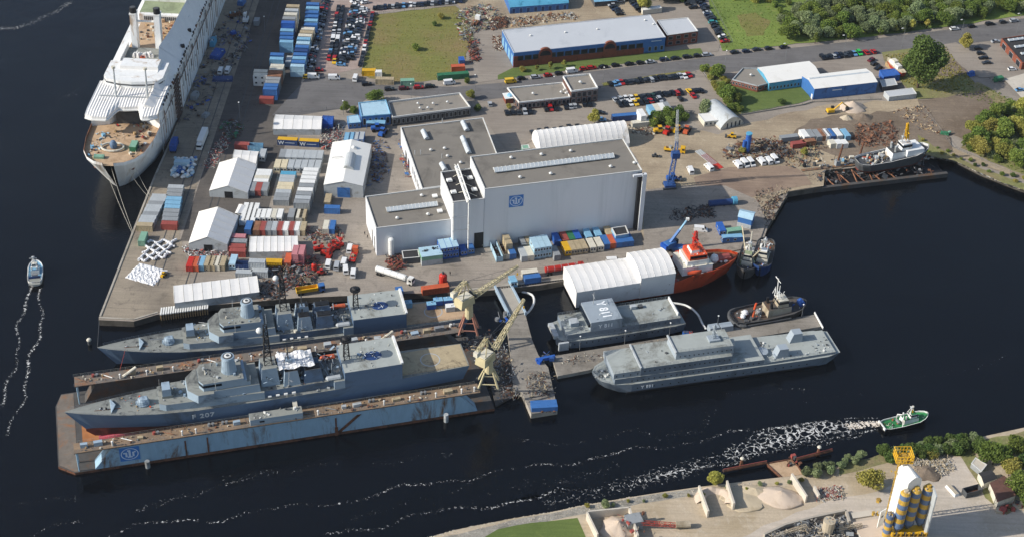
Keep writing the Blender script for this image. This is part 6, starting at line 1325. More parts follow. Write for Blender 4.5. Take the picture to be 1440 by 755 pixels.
# ================================================================ dock cranes
def dockcrane(px,label,house_z,tip,face,seed,legm):
    p=g(*px,6.6); o=mk('dock_crane',None,None,(p[0],p[1],6.6)); tag(o,label,'crane'); P=[]
    for i,(x,y) in enumerate(((-3.4,-2.6),(3.4,-2.6),(3.4,2.6),(-3.4,2.6))):
        q=M(); q.tube((x,y,0),(x*.4,y*.4,house_z*.55),.42,legm,6,.34); q.box(x-.9,x+.9,y-.35,y+.35,0,.6,'darkgrey'); P.append(['leg',q])
    q=M(); 
    for k in((-3.4,-2.6,3.4,-2.6),(-3.4,2.6,3.4,2.6)): q.tube((k[0]*.8,k[1]*.8,house_z*.16),(k[2]*.8,k[3]*.8,house_z*.16),.22,legm,5)
    q.cyl(0,0,house_z*.5,house_z,1.5,'crane_yellow',12,r2=1.2); P.append(['tower',q])
    f=face; c_,s_=math.cos(f),math.sin(f); hs=M(); hs.cb(-2.2*c_,-2.2*s_,house_z,6.2,4.,3.2,'crane_yellow',f,None,.3); hs.cb(-2.2*c_,-2.2*s_,house_z+3.2,4.8,3.,.25,'offwhite',f); wn=M(); wn.cb(1.7*c_,1.7*s_,house_z+1.8,.3,3.6,1.2,'wheelhouse_glass',f); P.append(['machinery_house',hs,[['window',wn]]])
    t=Vector(tip)-Vector((p[0],p[1],6.6)); root=Vector((2.*c_,2.*s_,house_z+1.5)); bm=M(); bm.truss(root,t,1.7,'crane_yellow',14,.15,.7); P.append(['boom',bm])
    apx=Vector((-1.5*c_,-1.5*s_,house_z+9.5)); af=M()
    for k in(-1,1): nn=Vector((-s_*1.4*k,c_*1.4*k,0)); af.tube(Vector((-4*c_,-4*s_,house_z+3.6))+nn,apx,.2,'crane_yellow',5); af.tube(Vector((1*c_,1*s_,house_z+3.6))+nn,apx,.2,'crane_yellow',5)
    P.append(['mast_frame',af]); ca=M(); mid=root.lerp(t,.6); ca.tube(apx,mid,.06,'darkgrey',4); ca.tube(apx,t,.05,'darkgrey',4); P.append(['stay_cable',ca])
    cw=M(); e0=apx; e1=apx+Vector((-5.5*c_,-5.5*s_,-2)); cw.truss(e0,e1,1.2,'crane_yellow',4,.13,.8); cw.cb(e1.x,e1.y,e1.z-1.8,2.,1.6,1.8,'offwhite',f); P.append(['counterweight',cw])
    hk=M(); hk.tube(t,t+Vector((0,0,-3)),.04,'darkgrey',3); hk.cb(t.x,t.y,t.z-3.8,.5,.4,.8,'yellow'); P.append(['hook_block',hk])
    put(P,o); return o
tp=G(728,374,24); b_=G(659,466,6.6); dockcrane((659,466),'yellow dock crane with rust-brown legs on the far dock wall, jib over the quay',13.5,tp,math.atan2(tp.y-b_.y,tp.x-b_.x),1,'craneleg')
tp=G(737,420,30); b_=G(687,540,5.7); dockcrane((687,540),'yellow dock crane with pale yellow legs on the near dock wall',11.5,tp,math.atan2(tp.y-b_.y,tp.x-b_.x),2,'crane_yellow')
# ================================================================ big blue slewing cranes ashore
p=g(941,263); o=mk('lattice_crane',None,None,(p[0],p[1],0)); tag(o,'tall deep blue tower crane with a thin pale jib on the dirt yard','crane'); P=[]
bs_=M(); bs_.cb(0,0,.8,4.4,3.6,1.1,'craneblue',R(10)); 
P.append(['carriage',bs_])
for y in(-1.9,1.9): q=M(); q.cb(0,y,0,5.4,.9,.9,'darkgrey',R(10)); P.append(['crawler_track',q])
tw=M(); tw.truss((0,0,2),(1.0,.3,14),1.9,'craneblue',7,.15,1.5); P.append(['tower',tw])
hs=M(); hs.cb(1.2,.4,14,3.2,2.4,2.6,'craneblue',R(10)); wn=M(); wn.cb(2.85,.7,15.2,.15,2.,1.,'wheelhouse_glass',R(10)); P.append(['machine_house',hs,[['window',wn]]])
ap_=M(); ap_.truss((1.2,.4,17),(1.2,.4,21.5),1.4,'craneblue',3,.12,.8); P.append(['top_frame',ap_])
tip=G(953,155,37)-Vector((p[0],p[1],0)); jb=M(); jb.truss((1.4,1.4,17.2),tip,1.2,'lightgrey',20,.07,.6); P.append(['jib',jb]); cb_=M(); cb_.tube((1.2,.4,22.5),tip,.05,'grey',3); cb_.tube(tip,tip+Vector((0,0,-12)),.04,'grey',3); P.append(['cable',cb_]); put(P,o)
p=g(946,351); o=mk('mobile_crane',None,None,(p[0],p[1],0)); tag(o,'sky blue mobile crane with raised boom on the quay beside the white shelter','crane'); P=[]
q=M(); q.cb(0,0,.7,9,3,1.3,'blue',R(-5)); P.append(['chassis',q])
for x,y in((-3.4,-2.6),(3.4,-2.6),(-3.4,2.8),(3.4,2.8)): q=M(); q.tube((x*.6,y*.4,1.2),(x,y,.9),.22,'blue',5); q.cyl(x,y,0,.3,.6,'darkgrey',8); q.tube((x,y,.2),(x,y,1),.15,'steel',5); P.append(['outrigger',q])
for x in(-3.,-1,1,3.): q=M(); q.tube((x,-1.5,.6),(x,-1.1,.6),.6,'tyre',10); q.tube((x,1.1,.6),(x,1.5,.6),.6,'tyre',10); P.append(['axle',q])
q=M(); q.cb(-1.4,-.4,2.,4.6,2.8,2.,'blue',R(40),None,.15); q.cb(-3.4,-1.6,2.,1.6,3.2,1.6,'hook_blue',R(40)); P.append(['slewing_house',q]); q=M(); q.cb(1.,1.6,2.,1.6,1.4,1.9,'wheelhouse_glass',R(40)); P.append(['cab',q])
tip=G(967,308,13.5)-Vector((p[0],p[1],0)); q=M(); q.tube((-1.4,-.4,3.6),tip*.55+Vector((-.6,-.2,1.6)),.62,'blue',4); q.tube(tip*.5+Vector((-.6,-.2,1.8)),tip,.42,'lightblue',4); P.append(['boom',q]); q=M(); q.cb(tip.x,tip.y,tip.z-.4,1.2,.9,.9,'white'); P.append(['boom_head',q]); put(P,o)
# ================================================================ white cruise ship
CA=R(89.2); co_=(-158.5,520.5)
cs=mk('passenger_ship',None,None,(co_[0],co_[1],WZ),CA); tag(cs,'big white passenger ship under refit, moored along the quay, bow toward the river','ship')
P=[]; K=2.5   # z measured from the water
st_=[(-10.5,2.2,15.3,-2.,.5,-3),(-9.3,6.0,15.2,-.5,2.6,-5),(-6.2,9.4,15.,3,5.2,-6),(-1,12.0,14.8,9,7.6,-6),(9,13.6,14.6,18,10.4,-6),(26,14.2,14.5,32,12.6,-6),(42,14.4,14.5,46,13.4,-6),(60,14.5,14.5,60,14.4,-6),(205,14.5,14.5,205,14.4,-6)]
P=hull(st_,'white_ship','beige','darkgrey',bulw=1.3,mb='rustlight')
up=M(); up.prism([(19,-13.9),(205,-14.3),(205,14.3),(19,13.9),(21,7),(27,3),(27,-3),(23,-8)],14.5,22.5,'white_ship','white_ship'); P.append(['superstructure',up])
# ribbed tarpaulin canopy above the foredeck, with the scooped front edge
cn=M(); nb=26
def fr_(y):
    t=y/14.
    return 12.5+1.2*(t<0)*(-t)*2+ (8.2 if abs(y+1.5)<4.2 else 8.2*max(0,1-(abs(y+1.5)-4.2)/2.6) if abs(y+1.5)<6.8 else 0)+max(0,(abs(t)-.8))*6
for i in range(nb):
    y0,y1=-14.3+28.6*i/nb,-14.3+28.6*(i+1)/nb; ym=(y0+y1)/2
    ro=[]
    for y,dz in((y0,0),(ym,-.22),(y1,0)):
        x0=fr_(y); ro.append([(x0-.3,y,21.6),(x0,y,23.3+dz),(x0+4,y,24.0+dz),(30,y,24.2+dz),(39,y,24.2+dz)])
    for a,b in zip(ro,ro[1:]):
        for k in range(4): cn.face([a[k],b[k],b[k+1],a[k+1]][::-1],'white_tent')
P.append(['canopy',cn])
sh=M(); sh.box(22,27.5,-6.5,4.5,14.6,20,'dock_dark'); P.append(['forward_opening',sh])
edge=M(); 
for i in range(40):
    y0,y1=-14.3+28.6*i/40,-14.3+28.6*(i+1)/40; edge.tube((fr_(y0)-.25,y0,21.7),(fr_(y1)-.25,y1,21.7),.45,'white',6)
P.append(['canopy_edge',edge])
# wheelhouse front and upper decks
w1=M(); w1.prism([(39,-13.8),(39,13.8),(34+.0,9),(33.4,0),(34,-9)],24.2,25.2,'white_ship') if False else w1.box(38,51,-12.5,12.6,22.5,27.2,'white_ship','white_ship',.4)
ring=[(36.2,-11),(34.6,-6),(34,0),(34.6,6),(36.2,11),(39,12.4),(39,-12.4)]; w1.prism(ring,24.0,27.0,'white_ship','white_ship',.3); wn=M(); wn.prism([(p[0]-.1 if p[0]<38 else p[0],p[1]*1.004) for p in ring],25.2,25.7,'darkgrey'); P.append(['wheelhouse',w1,[['window_band',wn]]])
w2=M(); w2.box(44,51,-9,7,27.2,28.6,'white_tent','white_ship',.2); P.append(['upper_house',w2])
sd=M(); sd.box(51,66,-7.8,8.6,22.5,25.2,'white_ship','navy_deck'); P.append(['sun_deck',sd])
for y in(-7.7,8.5): q=M(); q.box(51,66,y-.15,y+.15,25.2,27.6,'white'); P.append(['bulwark',q])
wp=M(); n=9
for i in range(n): wp.cb(58.5+rnd.uniform(-.5,.5),-3.+i*.9,25.2,2.4,1.3,1.2+rnd.random(),'white_tent',rnd.uniform(-.3,.3),None,.4)
P.append(['wrapped_gear',wp]); q=M(); q.cyl(55,0,25.2,27,1.1,'orange',10); q.cyl(55,0,27,27.05,.6,'black',8); P.append(['red_vent',q])
for y in(5.8,-4.2):
    q=M(); q.loft([[(x+dx,y+dy,z) for dx,dy in((-1.8,-1.25),(1.8,-1.25),(1.8,1.25),(-1.8,1.25))] for x,z in((67,22.5),(69.5,39.5))],'white_ship'); t=M(); t.cb(69.6,y,39.5,4,2.9,.6,'white',0); t.cyl(69.3,y,40.1,42.4,1.45,'black',12); t.cyl(69.3,y,42.4,42.6,1.1,'darkgrey',10); P.append(['funnel',q,[['funnel_top',t]]])
q=M(); q.tube((69.4,5.4,36),(69.4,-3.8,36),.45,'white',6); P.append(['funnel_bridge',q])
for y in(4.8,-8.):
    q=M(); q.tube((27,y,24),(28.6,y,36.5),.42,'lightgrey',8,.3); q.cyl(28.6,y,36.3,37.2,.8,'offwhite',8); q.tube((27,y,24.6),(36,y,24.9),.14,'grey',5); P.append(['derrick_post',q])
q=M(); q.tube((27,-13,24.5),(27,12,24.5),.2,'lightgrey',5); P.append(['cross_beam',q])
md=M(); md.box(66,112,-7,9,22.5,24.2,'white_ship','beige'); P.append(['pool_deck',md]); q=M(); q.clutter(74,92,-9,7,24.2,90,1.6,['wood','offwhite','rustlight','beige','darkgrey'],rnd); P.append(['deck_litter',q])
q=M(); q.box(92,93.5,-12,10,24.2,27,'white_ship'); 
for i in range(18): q.box(91.8,92,-7+i*.85,-6.5+i*.85,24.6,26.3,'darkgrey')
P.append(['deck_screen',q]); q=M(); q.box(93.5,104,-10.5,10,24.2,27.4,'white_ship','mossgreen'); P.append(['green_deck',q]); q=M(); q.box(104,205,-11,10.5,22.5,30,'white_ship','metalwhite'); P.append(['aft_house',q])
# sloped tarpaulin along the starboard side
q=M(); pts=[(20,-8.5,-14.6,25.2),(30,-9.6,-14.7,25.6),(44,-9,-14.8,27.5),(60,-6.,-14.9,29.5),(75,-8.,-14.9,30),(100,-9.5,-14.9,30.5),(130,-9.5,-14.9,31),(205,-9.5,-14.9,31)]
for (x0,a0,b0,h0),(x1,a1,b1,h1) in zip(pts,pts[1:]):
    n=max(1,int((x1-x0)/5))
    for i in range(n):
        t0,t1=i/n,(i+1)/n; X0,X1=x0+(x1-x0)*t0,x0+(x1-x0)*t1; A0_,A1_=a0+(a1-a0)*t0,a0+(a1-a0)*t1; h_0,h_1=h0+(h1-h0)*t0-.0,h0+(h1-h0)*t1
        jz=rnd.uniform(-.15,.15); q.face([(X0,-14.9,22.7),(X1,-14.9,22.7),(X1,A1_,h_1+jz),(X0,A0_,h_0)],'white_tent'); q.face([(X0,A0_,h_0),(X1,A1_,h_1+jz),(X1,A1_+.3,23),(X0,A0_+.3,23)],'white_tent')
q.face([(20,-14.9,22.7),(20,-8.5,25.2),(20,-8.2,23)],'white_tent'); P.append(['side_tarpaulin',q])
q=M()
for i in range(60):
    x=24+i*2.9; q.box(x,x+rnd.uniform(.5,1.8),-15.1,-14.6,22.3+rnd.uniform(-.4,.3),22.8+rnd.random()*.8,rnd.choice(['darkgrey','black','rust','offwhite']))
for x in (70,84,120): q.cb(x,-13.5,24.,1.4,1.6,1.2,'black',.4)
P.append(['gutter_gear',q])
# foredeck gear
q=M(); n=20
for i in range(n):
    a0,a1=6.283*i/n,6.283*(i+1)/n; q.tube((3+5.0*math.cos(a0)*.62,1.5+4.4*math.sin(a0),15.4),(3+5.0*math.cos(a1)*.62,1.5+4.4*math.sin(a1),15.4),.42,'offwhite',6)
P.append(['coaming',q]); q=M(); q.sph((3.4,1.2,16),1.5,'navy_grey',10,1.5); P.append(['covered_mast',q]); q=M(); q.box(1,6,-8.2,-5.6,14.6,17,'green','palegreen'); P.append(['green_shelter',q])
q=M(); q.clutter(-3,20,-11,-6,14.7,40,1.6,['darkgrey','rust','offwhite','lightgrey','brownred'],rnd); q.clutter(-5,16,6,10.5,14.7,60,1.5,['lightblue','paleblue','darkgrey','offwhite','rust'],rnd); q.clutter(10,22,-6,5,14.7,26,1.8,['brightred','offwhite','wood','darkgrey'],rnd); P.append(['deck_gear',q])
q=M(); q.box(-5.5,-3.6,3,7,14.6,16,'palegreen'); P.append(['deck_box',q])
# hull marks: rust streaks, ports, dark openings on the shaded side
q=M()
for i in range(40): x=26+i*4.3; q.box(x,x+rnd.uniform(.5,1.6),-14.56,-14.48,rnd.choice([10.5,13,16,18.7]),rnd.choice([11.8,14.2,17.2,19.8]) if False else rnd.choice([10.5,13,16,18.7])+.9,'dock_dark') if rnd.random()<.8 else None
P.append(['port_opening',q]); q=M()
for i in range(46): x=18+i*3.7; w_=rnd.uniform(.15,.7); q.box(x,x+w_,-14.54,-14.46,rnd.uniform(2,10),rnd.uniform(12,21),'rustlight' if i%3 else 'grey')
P.append(['rust_streak',q])
for s_ in(-1,1): q=M(); q.tube((-3.+.5,s_*7.,9.5),(-3.6,s_*7.4,10.2),.8,'rust',8); P.append(['hawse_pipe',q])
sc_=M(); 
for x in range(0,70,3):
    if x<20 or x>26: continue
for k in range(6): sc_.tube((42+k*1.8,-15.4,0),(42+k*1.8,-15.4,22),.09,'darkgrey',4); 
for z in range(2,23,2): sc_.tube((42,-15.4,z),(51,-15.4,z),.08,'darkgrey',4); sc_.box(42,51,-15.6,-14.8,z-.06,z,'rust')
P.append(['scaffold',sc_])
put(P,cs)
def rope(a,b,label,r=.09,sag=2.,m_='offwhite'):
    a=Vector(a);b=Vector(b); q=M(); pts=[a.lerp(b,k/10)+Vector((0,0,-sag*4*(k/10)*(1-k/10))) for k in range(11)]; q.pipe([tuple(p) for p in pts],r,m_,4); return single('mooring_rope',label,'rope',(0,0,0),0,q,'mooring ropes of the white ship')
bp=Vector((-160.5,513,11)); 
for i,(dx,px) in enumerate(((-1,(186,328)),(1.5,(187,326)),(6,(209,277)),(9,(211,274)))): rope(bp+Vector((dx,abs(dx)*.6,0)),G(*px,.3),'pale mooring rope from the white bow to the quay, '+od(i)+' from the river',.055,1.5)
# ================================================================ accommodation ship Y811
def barge811():
    o=mk('accommodation_ship',None,None,(*g(784,493,WZ),WZ),R(16.8)); tag(o,'smaller blue-grey accommodation ship with huge white number on its wheelhouse roof','ship'); P=[]
    st=[(0,3.,3.8,.6,2.6,-1),(1.5,5.2,3.7,2,4.5,-2),(5,6.6,3.6,5,6.,-2.5),(12,7.,3.5,12,6.8,-2.5),(36,7.,3.5,36,6.8,-2.5),(44,6.8,3.5,44,6.4,-2.4),(48,6.3,3.5,47.6,5.8,-2)]
    q=hull(st,'barge_grey','deck_grey','darkgrey')
    for n_,m_ in q: m_.v=[(a,b+6.4,c) for a,b,c in m_.v]
    P+=q; d=M(); d.box(3.5,46,.6,12.3,3.5,6.1,'barge_grey','deck_grey'); P.append(['deckhouse',d])
    t=M(); t.box(12,23.6,.5,12.4,6.1,10.2,'barge_light','barge_light'); P.append(['wheelhouse_block',t]); t2=M(); t2.box(11.2,12,.8,12.,8,9.4,'wheelhouse_glass'); P.append(['bridge_window',t2])
    a=M(); a.box(6,9,4.5,7.5,6.1,7.8,'barge_light','lightgrey'); P.append(['deck_locker',a]); b=M(); b.box(30,32,9,10.5,6.1,7.4,'lightgrey'); b.box(33,34.6,9,10.5,6.1,7,'darkgrey'); P.append(['deck_locker',b])
    for z,x0,x1,n in((4.9,14,45,14),(2.4,6,44,18)): P.append(['porthole',portholes(x0,x1,.6 if z>3.5 else -.55,z,n,.26)])
    for (x0,x1,z) in((3.5,12,6.1),(23.8,46,6.1)): P.append(['railing',rail([(x0,.7,z),(x1,.7,z)],1.1,'lightgrey',.05,1.6)]); P.append(['railing',rail([(x0,12.2,z),(x1,12.2,z)],1.1,'lightgrey',.05,1.6)])
    P.append(['railing',rail([(.5,3.5,3.8),(1.6,1.2,3.7),(5,-.1,3.6),(46,-.5,3.5)],1.1,'lightgrey',.04,1.6)]); sp=M(); sp.box(-.6,1.2,2.9,10.5,3.2,4.6,'lightgrey'); sp.box(0.2,3.8,-.9,0.,.6,3.9,'lightgrey'); P.append(['bow_plate',sp])
    g_=M(); g_.clutter(4,11,1.5,11.5,6.1,12,1.,['barge_light','darkgrey','white'],rnd); g_.clutter(24,45,1,12,6.1,8,.8,['barge_light','darkgrey','white'],rnd); g_.clutter(13,22,1,12,10.2,7,.9,['barge_light','white','darkgrey'],rnd); P.append(['deck_gear',g_])
    m=M(); m.tube((16,10.5,10.2),(16,10.5,15.5),.12,'lightgrey',5); m.tube((16,9,13.6),(16,12,13.6),.07,'lightgrey',4); P.append(['mast',m]); la=M(); la.box(45.2,45.6,2,12,6.1,7.3,'white'); P.append(['windbreak',la])
    put(P,o); t=textmesh('Y 811',3.0,'num_bright',.04,spacing=1.05); e=mk('deck_number',t,o,(18.6,6.6,10.26)); e.rotation_euler=(0,0,R(-90)); e.scale=(1.25,1.5,1)
    t=textmesh('Y 811',2.1,'num_bright',.04,spacing=1.1); e=mk('side_number',t,o,(17.6,.44,7.9)); e.rotation_euler=(R(90),0,0); return o
barge811()
def barge891():
    o=mk('barrack_ship',None,None,(*g(829,523,0),WZ),R(15.)); tag(o,'long blue-grey accommodation ship on the river side of the pontoon pier','ship'); P=[]
    st=[(0,.8,4.6,2.5,.4,-1.5),(2,3.6,4.3,4,2.4,-2.5),(6,5.8,4.1,8,5.2,-3),(12,6.6,4.,12,6.4,-3),(76,6.7,4.,76,6.4,-3),(84,6.5,4.,84,5.8,-2.5),(89,5.2,4.,87.5,4.,-2)]
    q=hull(st,'barge_grey','deck_grey','darkgrey')
    for n_,m_ in q: m_.v=[(a,b*1.13-3.1,c) for a,b,c in m_.v]
    P+=q; L1=M(); L1.prism([(6,-9.6),(60,-10.1),(60,4.0),(6,3.4)],4.,6.4,'barge_grey','deck_grey'); P.append(['lower_deckhouse',L1])
    A_=M(); A_.box(5.6,15,-9.3,3.2,6.4,8.6,'barge_light','deck_grey'); P.append(['fore_house',A_]); B_=M(); B_.box(15,48,-9.5,3.2,6.4,9.6,'barge_grey','deck_grey'); P.append(['main_house',B_])
    C_=M(); C_.prism([(28,-7.4),(49,-7.8),(49,2.0),(28,2.0)],9.6,12.6,'barge_light','deck_grey',.3); P.append(['upper_house',C_])
    e=M(); e.box(14.8,15.3,-9.6,3.3,9.4,10.1,'lightgrey'); e.box(27.7,28.2,-7.6,2.1,12.4,13.1,'lightgrey'); P.append(['bulwark_edge',e])
    for (y,z,x0,x1,n) in((-9.55,7.6,6.5,14,4),(-9.55,8.2,16.5,47,18),(-7.75,11,29.5,48,12),(-10.1,5.2,12,58,24),(-10.75,2.2,14,76,22)): P.append(['porthole',portholes(x0,x1,y,z,n,.26)])
    aft=M(); aft.prism([(60,-10.2),(87,-9.4),(87,2.8),(60,4.0)],4.,4.9,'barge_grey','deck_grey'); P.append(['aft_deck',aft])
    for x,y in((67,-7.2),(75,-.2)): q=M(); q.loft([[(x-2.4,y-1.7,4.9),(x+2.4,y-1.7,4.9),(x+2.4,y+1.7,4.9),(x-2.4,y+1.7,4.9)],[(x-1.1,y-1.5,8.6),(x+2.2,y-1.5,8.6),(x+2.2,y+1.5,8.6),(x-1.1,y+1.5,8.6)]],'barge_light'); P.append(['vent_housing',q])
    bx=M(); bx.cyl(61,-5.,4.9,6.,2.2,'barge_light',10); bx.clutter(56,65,-8,1,5,26,1.5,['barge_light','lightgrey','darkgrey','white'],rnd); P.append(['winch_gear',bx]); m=M(); m.truss((43,-3,12.6),(43,-3,19),1.2,'barge_light',4,.12,.6); m.box(41,45,-4.6,-1.4,12.6,13.4,'barge_light'); m.tube((43,-5,17),(43,-1,17),.1,'lightgrey',4); P.append(['mast',m]); 
    for (p,q_,z) in(((15.5,-9.4),(48,-9.4),9.6),((28.3,-7.3),(49,-7.6),12.6),((60,-10.1),(87,-9.5),4.9),((6,-9.2),(14.8,-9.2),8.6)): P.append(['railing',rail([(*p,z),(*q_,z)],1.1,'lightgrey',.05,1.4)])
    bw=M(); bw.clutter(.8,5.4,-6.5,-1.5,4.4,26,1.,['black','darkgrey','lightgrey','white'],rnd); P.append(['anchor_gear',bw]); P.append(['railing',rail([(5.4,-9.4,4.2),(2,-7.4,4.4),(.2,-4.6,4.7),(.2,-3.4,4.7),(2,-.6,4.4),(5.4,1.2,4.2)],1.,'lightgrey',.05,1.)])
    dg=M(); dg.clutter(60,87,-9.3,-6,4.95,26,.9,['white','darkgrey','lightgrey'],rnd); dg.clutter(80,87,-6,1,4.95,10,1.2,['darkgrey','barge_light'],rnd); dg.clutter(16,27,-8.6,1,9.65,5,1.,['darkgrey','barge_light'],rnd); P.append(['deck_gear',dg]); rb=M(); rb.box(10,80,-10.95,-10.7,.5,.9,'black'); P.append(['rubbing_strake',rb])
    put(P,o); t=textmesh('Y 891',1.7,'num_bright',.03,spacing=1.15); e=mk('side_number',t,o,(17.5,-10.85,2.3)); e.rotation_euler=(R(90),0,0)
barge891()
for x,y,l in((847,454,1),):
    pass
for i,(x,y) in enumerate(((815,491),(878,483),(941,472),(1008,462),(1066,452),(1127,446))): lamp(x,y,6.,'short lamp post on the pontoon pier, '+od(i)+' from the pier head',-1.1)
for x,y,lx,c_,l in((1003,464,4.,'barge_light','pale grey housing on the pontoon pier beside the red and blue drums'),(1020,462,5,'barge_light','larger pale grey housing on the pontoon pier with a long shadow')): q=M(); q.cb(0,0,0,lx,3.,2.2,c_,A16,None,.2); single('pier_housing',l,'housing',(*g(x,y,-1.1),-1.1),0,q)
q=M(); q.box(-.15,.15,-4.6,4.6,.4,1.2,'white'); q.tube((0,-4,0),(0,-4,.5),.08,'steel'); q.tube((0,4,0),(0,4,.5),.08,'steel'); single('barrier','white barrier across the far end of the pontoon pier','barrier',(*g(1151,452,-1.1),-1.1),R(12),q)
for i,(c_,x) in enumerate((('royal',962),('royal',966),('brightred',971))): q=M(); q.cyl(0,0,0,1.4,.7,c_,10); q.cyl(0,0,1.4,1.5,.5,'darkgrey',10); single('drum',['blue drum on the pontoon pier, farthest from the red one','blue drum on the pontoon pier, touching the red one','red drum on the pontoon pier'][i],'drum',(*g(x,470,-1.1),-1.1),0,q)
# ================================================================ orange supply ship with its white shelter
oo=mk('supply_ship',None,None,(*g(1036,365,3),WZ),ang(g(1036,365,3),g(803,406,1))); tag(oo,'orange-red supply ship moored at the quay, its aft half under a white shelter','ship')
P=hull([(0,.2,7.6,3.5,.05,-2),(2,2.6,7.4,6,1.2,-4),(6,4.8,7.,10,3.4,-4.5),(12,6.6,6.4,16,5.8,-4.5),(20,7.3,5.9,24,7,-4.5),(27,7.4,4.2,30,7.2,-4.5),(55,7.4,3.4,56,7.2,-4),(63,7.,3.4,62,6.6,-3),(65.5,5.8,3.6,64.5,5.4,-2)],'orange_hull','rust','antifoul',bulw=1.1,mb='orange_hull')
q=M(); q.box(12,24,-5.2,5.2,5.9,9.4,'white_ship','offwhite',.1); P.append(['deckhouse',q]); q=M(); q.box(13.5,22,-4.2,4.2,9.4,11.2,'white_ship','offwhite'); q.box(14,21,-3.8,3.8,11.2,13.2,'orange_hull','glow_orange',.1); w_=M(); w_.box(13.9,14.0,-3.4,3.4,12.,12.9,'wheelhouse_glass'); w_.box(14.5,20.6,-3.86,-3.78,12.,12.9,'wheelhouse_glass'); w_.box(14.5,20.6,3.78,3.86,12.,12.9,'wheelhouse_glass'); q.box(16.5,20,-2.2,2.2,13.2,14.4,'white','glow_orange',.2); P.append(['bridge',q,[['bridge_window',w_]]])
q=M(); q.truss((18,0,14.4),(18,0,21.5),1.5,'brightred',4,.16,.8); q.tube((18,-3,18.6),(18,3,18.6),.18,'brightred',5); q.box(17,19,-1,1,18,18.4,'brightred'); P.append(['mast',q]); q=M(); q.clutter(14.2,20.5,-3.5,3.5,13.2,22,1.,['white','offwhite','lightgrey','glow_orange'],rnd); q.clutter(12.4,23.5,-5,5,9.4,16,1.2,['white','offwhite','glow_orange','lightgrey'],rnd); q.clutter(11,25,-6.8,6.8,6,30,1.4,['white','brightred','offwhite','lightgrey'],rnd); P.append(['bridge_gear',q])
q=M(); q.box(3,9,-1.6,1.6,7,8.2,'brownred'); q.sph((9.5,.5,8),1.7,'plastic_white',8,1.2); q.clutter(4,11,-3.5,3.5,7,12,1.1,['white','darkgrey','palegreen'],rnd); P.append(['foredeck_gear',q]); q=M(); q.clutter(25,30,-6.6,6.6,4.4,44,1.8,['brownred','offwhite','steel','lightgrey','palegreen','darkgrey'],rnd); P.append(['working_gear',q])
for s_ in(-1,1): q=M(); q.loft([[(17+k*.7,s_*6.6+.8*math.sin(math.pi*k/8)*math.cos(a),8+.8*math.sin(a)) for a in [i*.785 for i in range(8)]] for k in range(9)],'glow_orange'); P.append(['lifeboat',q])
P.append(['railing',rail([(26,-7.2,5.2),(22,-7.2,7),(12,-6.5,7.4)],.9,'white',.05,1.5)]); put(P,oo)
def shelter(x0,x1,hw,he,hr,label,bays,front=True):
    ca,sa=math.cos(oo.rotation_euler[2]),math.sin(oo.rotation_euler[2]); 
    T=lambda x,y:(oo.location[0]+x*ca-y*sa,oo.location[1]+x*sa+y*ca)
    pts=[T(x1,hw),T(x0,hw),T(x0,-hw),T(x1,-hw)]; c,parts=gable(pts,he,hr,'white_tent','white_tent',0,bays,.15,'canopy',True,'white'); return building('ship_shelter',label,c,parts,'white shelters on the orange ship','shelter',z=0)
shelter(41.5,66,7.9,7.0,8.8,'long lower white shelter over the stern of the orange ship',8); shelter(28.,41.4,8.1,9.1,11.5,'taller white shelter section amidships on the orange ship',5)
for o_ in list(sc.objects):
    if o_.name.startswith('ship_shelter'): o_.location.z=-1.5
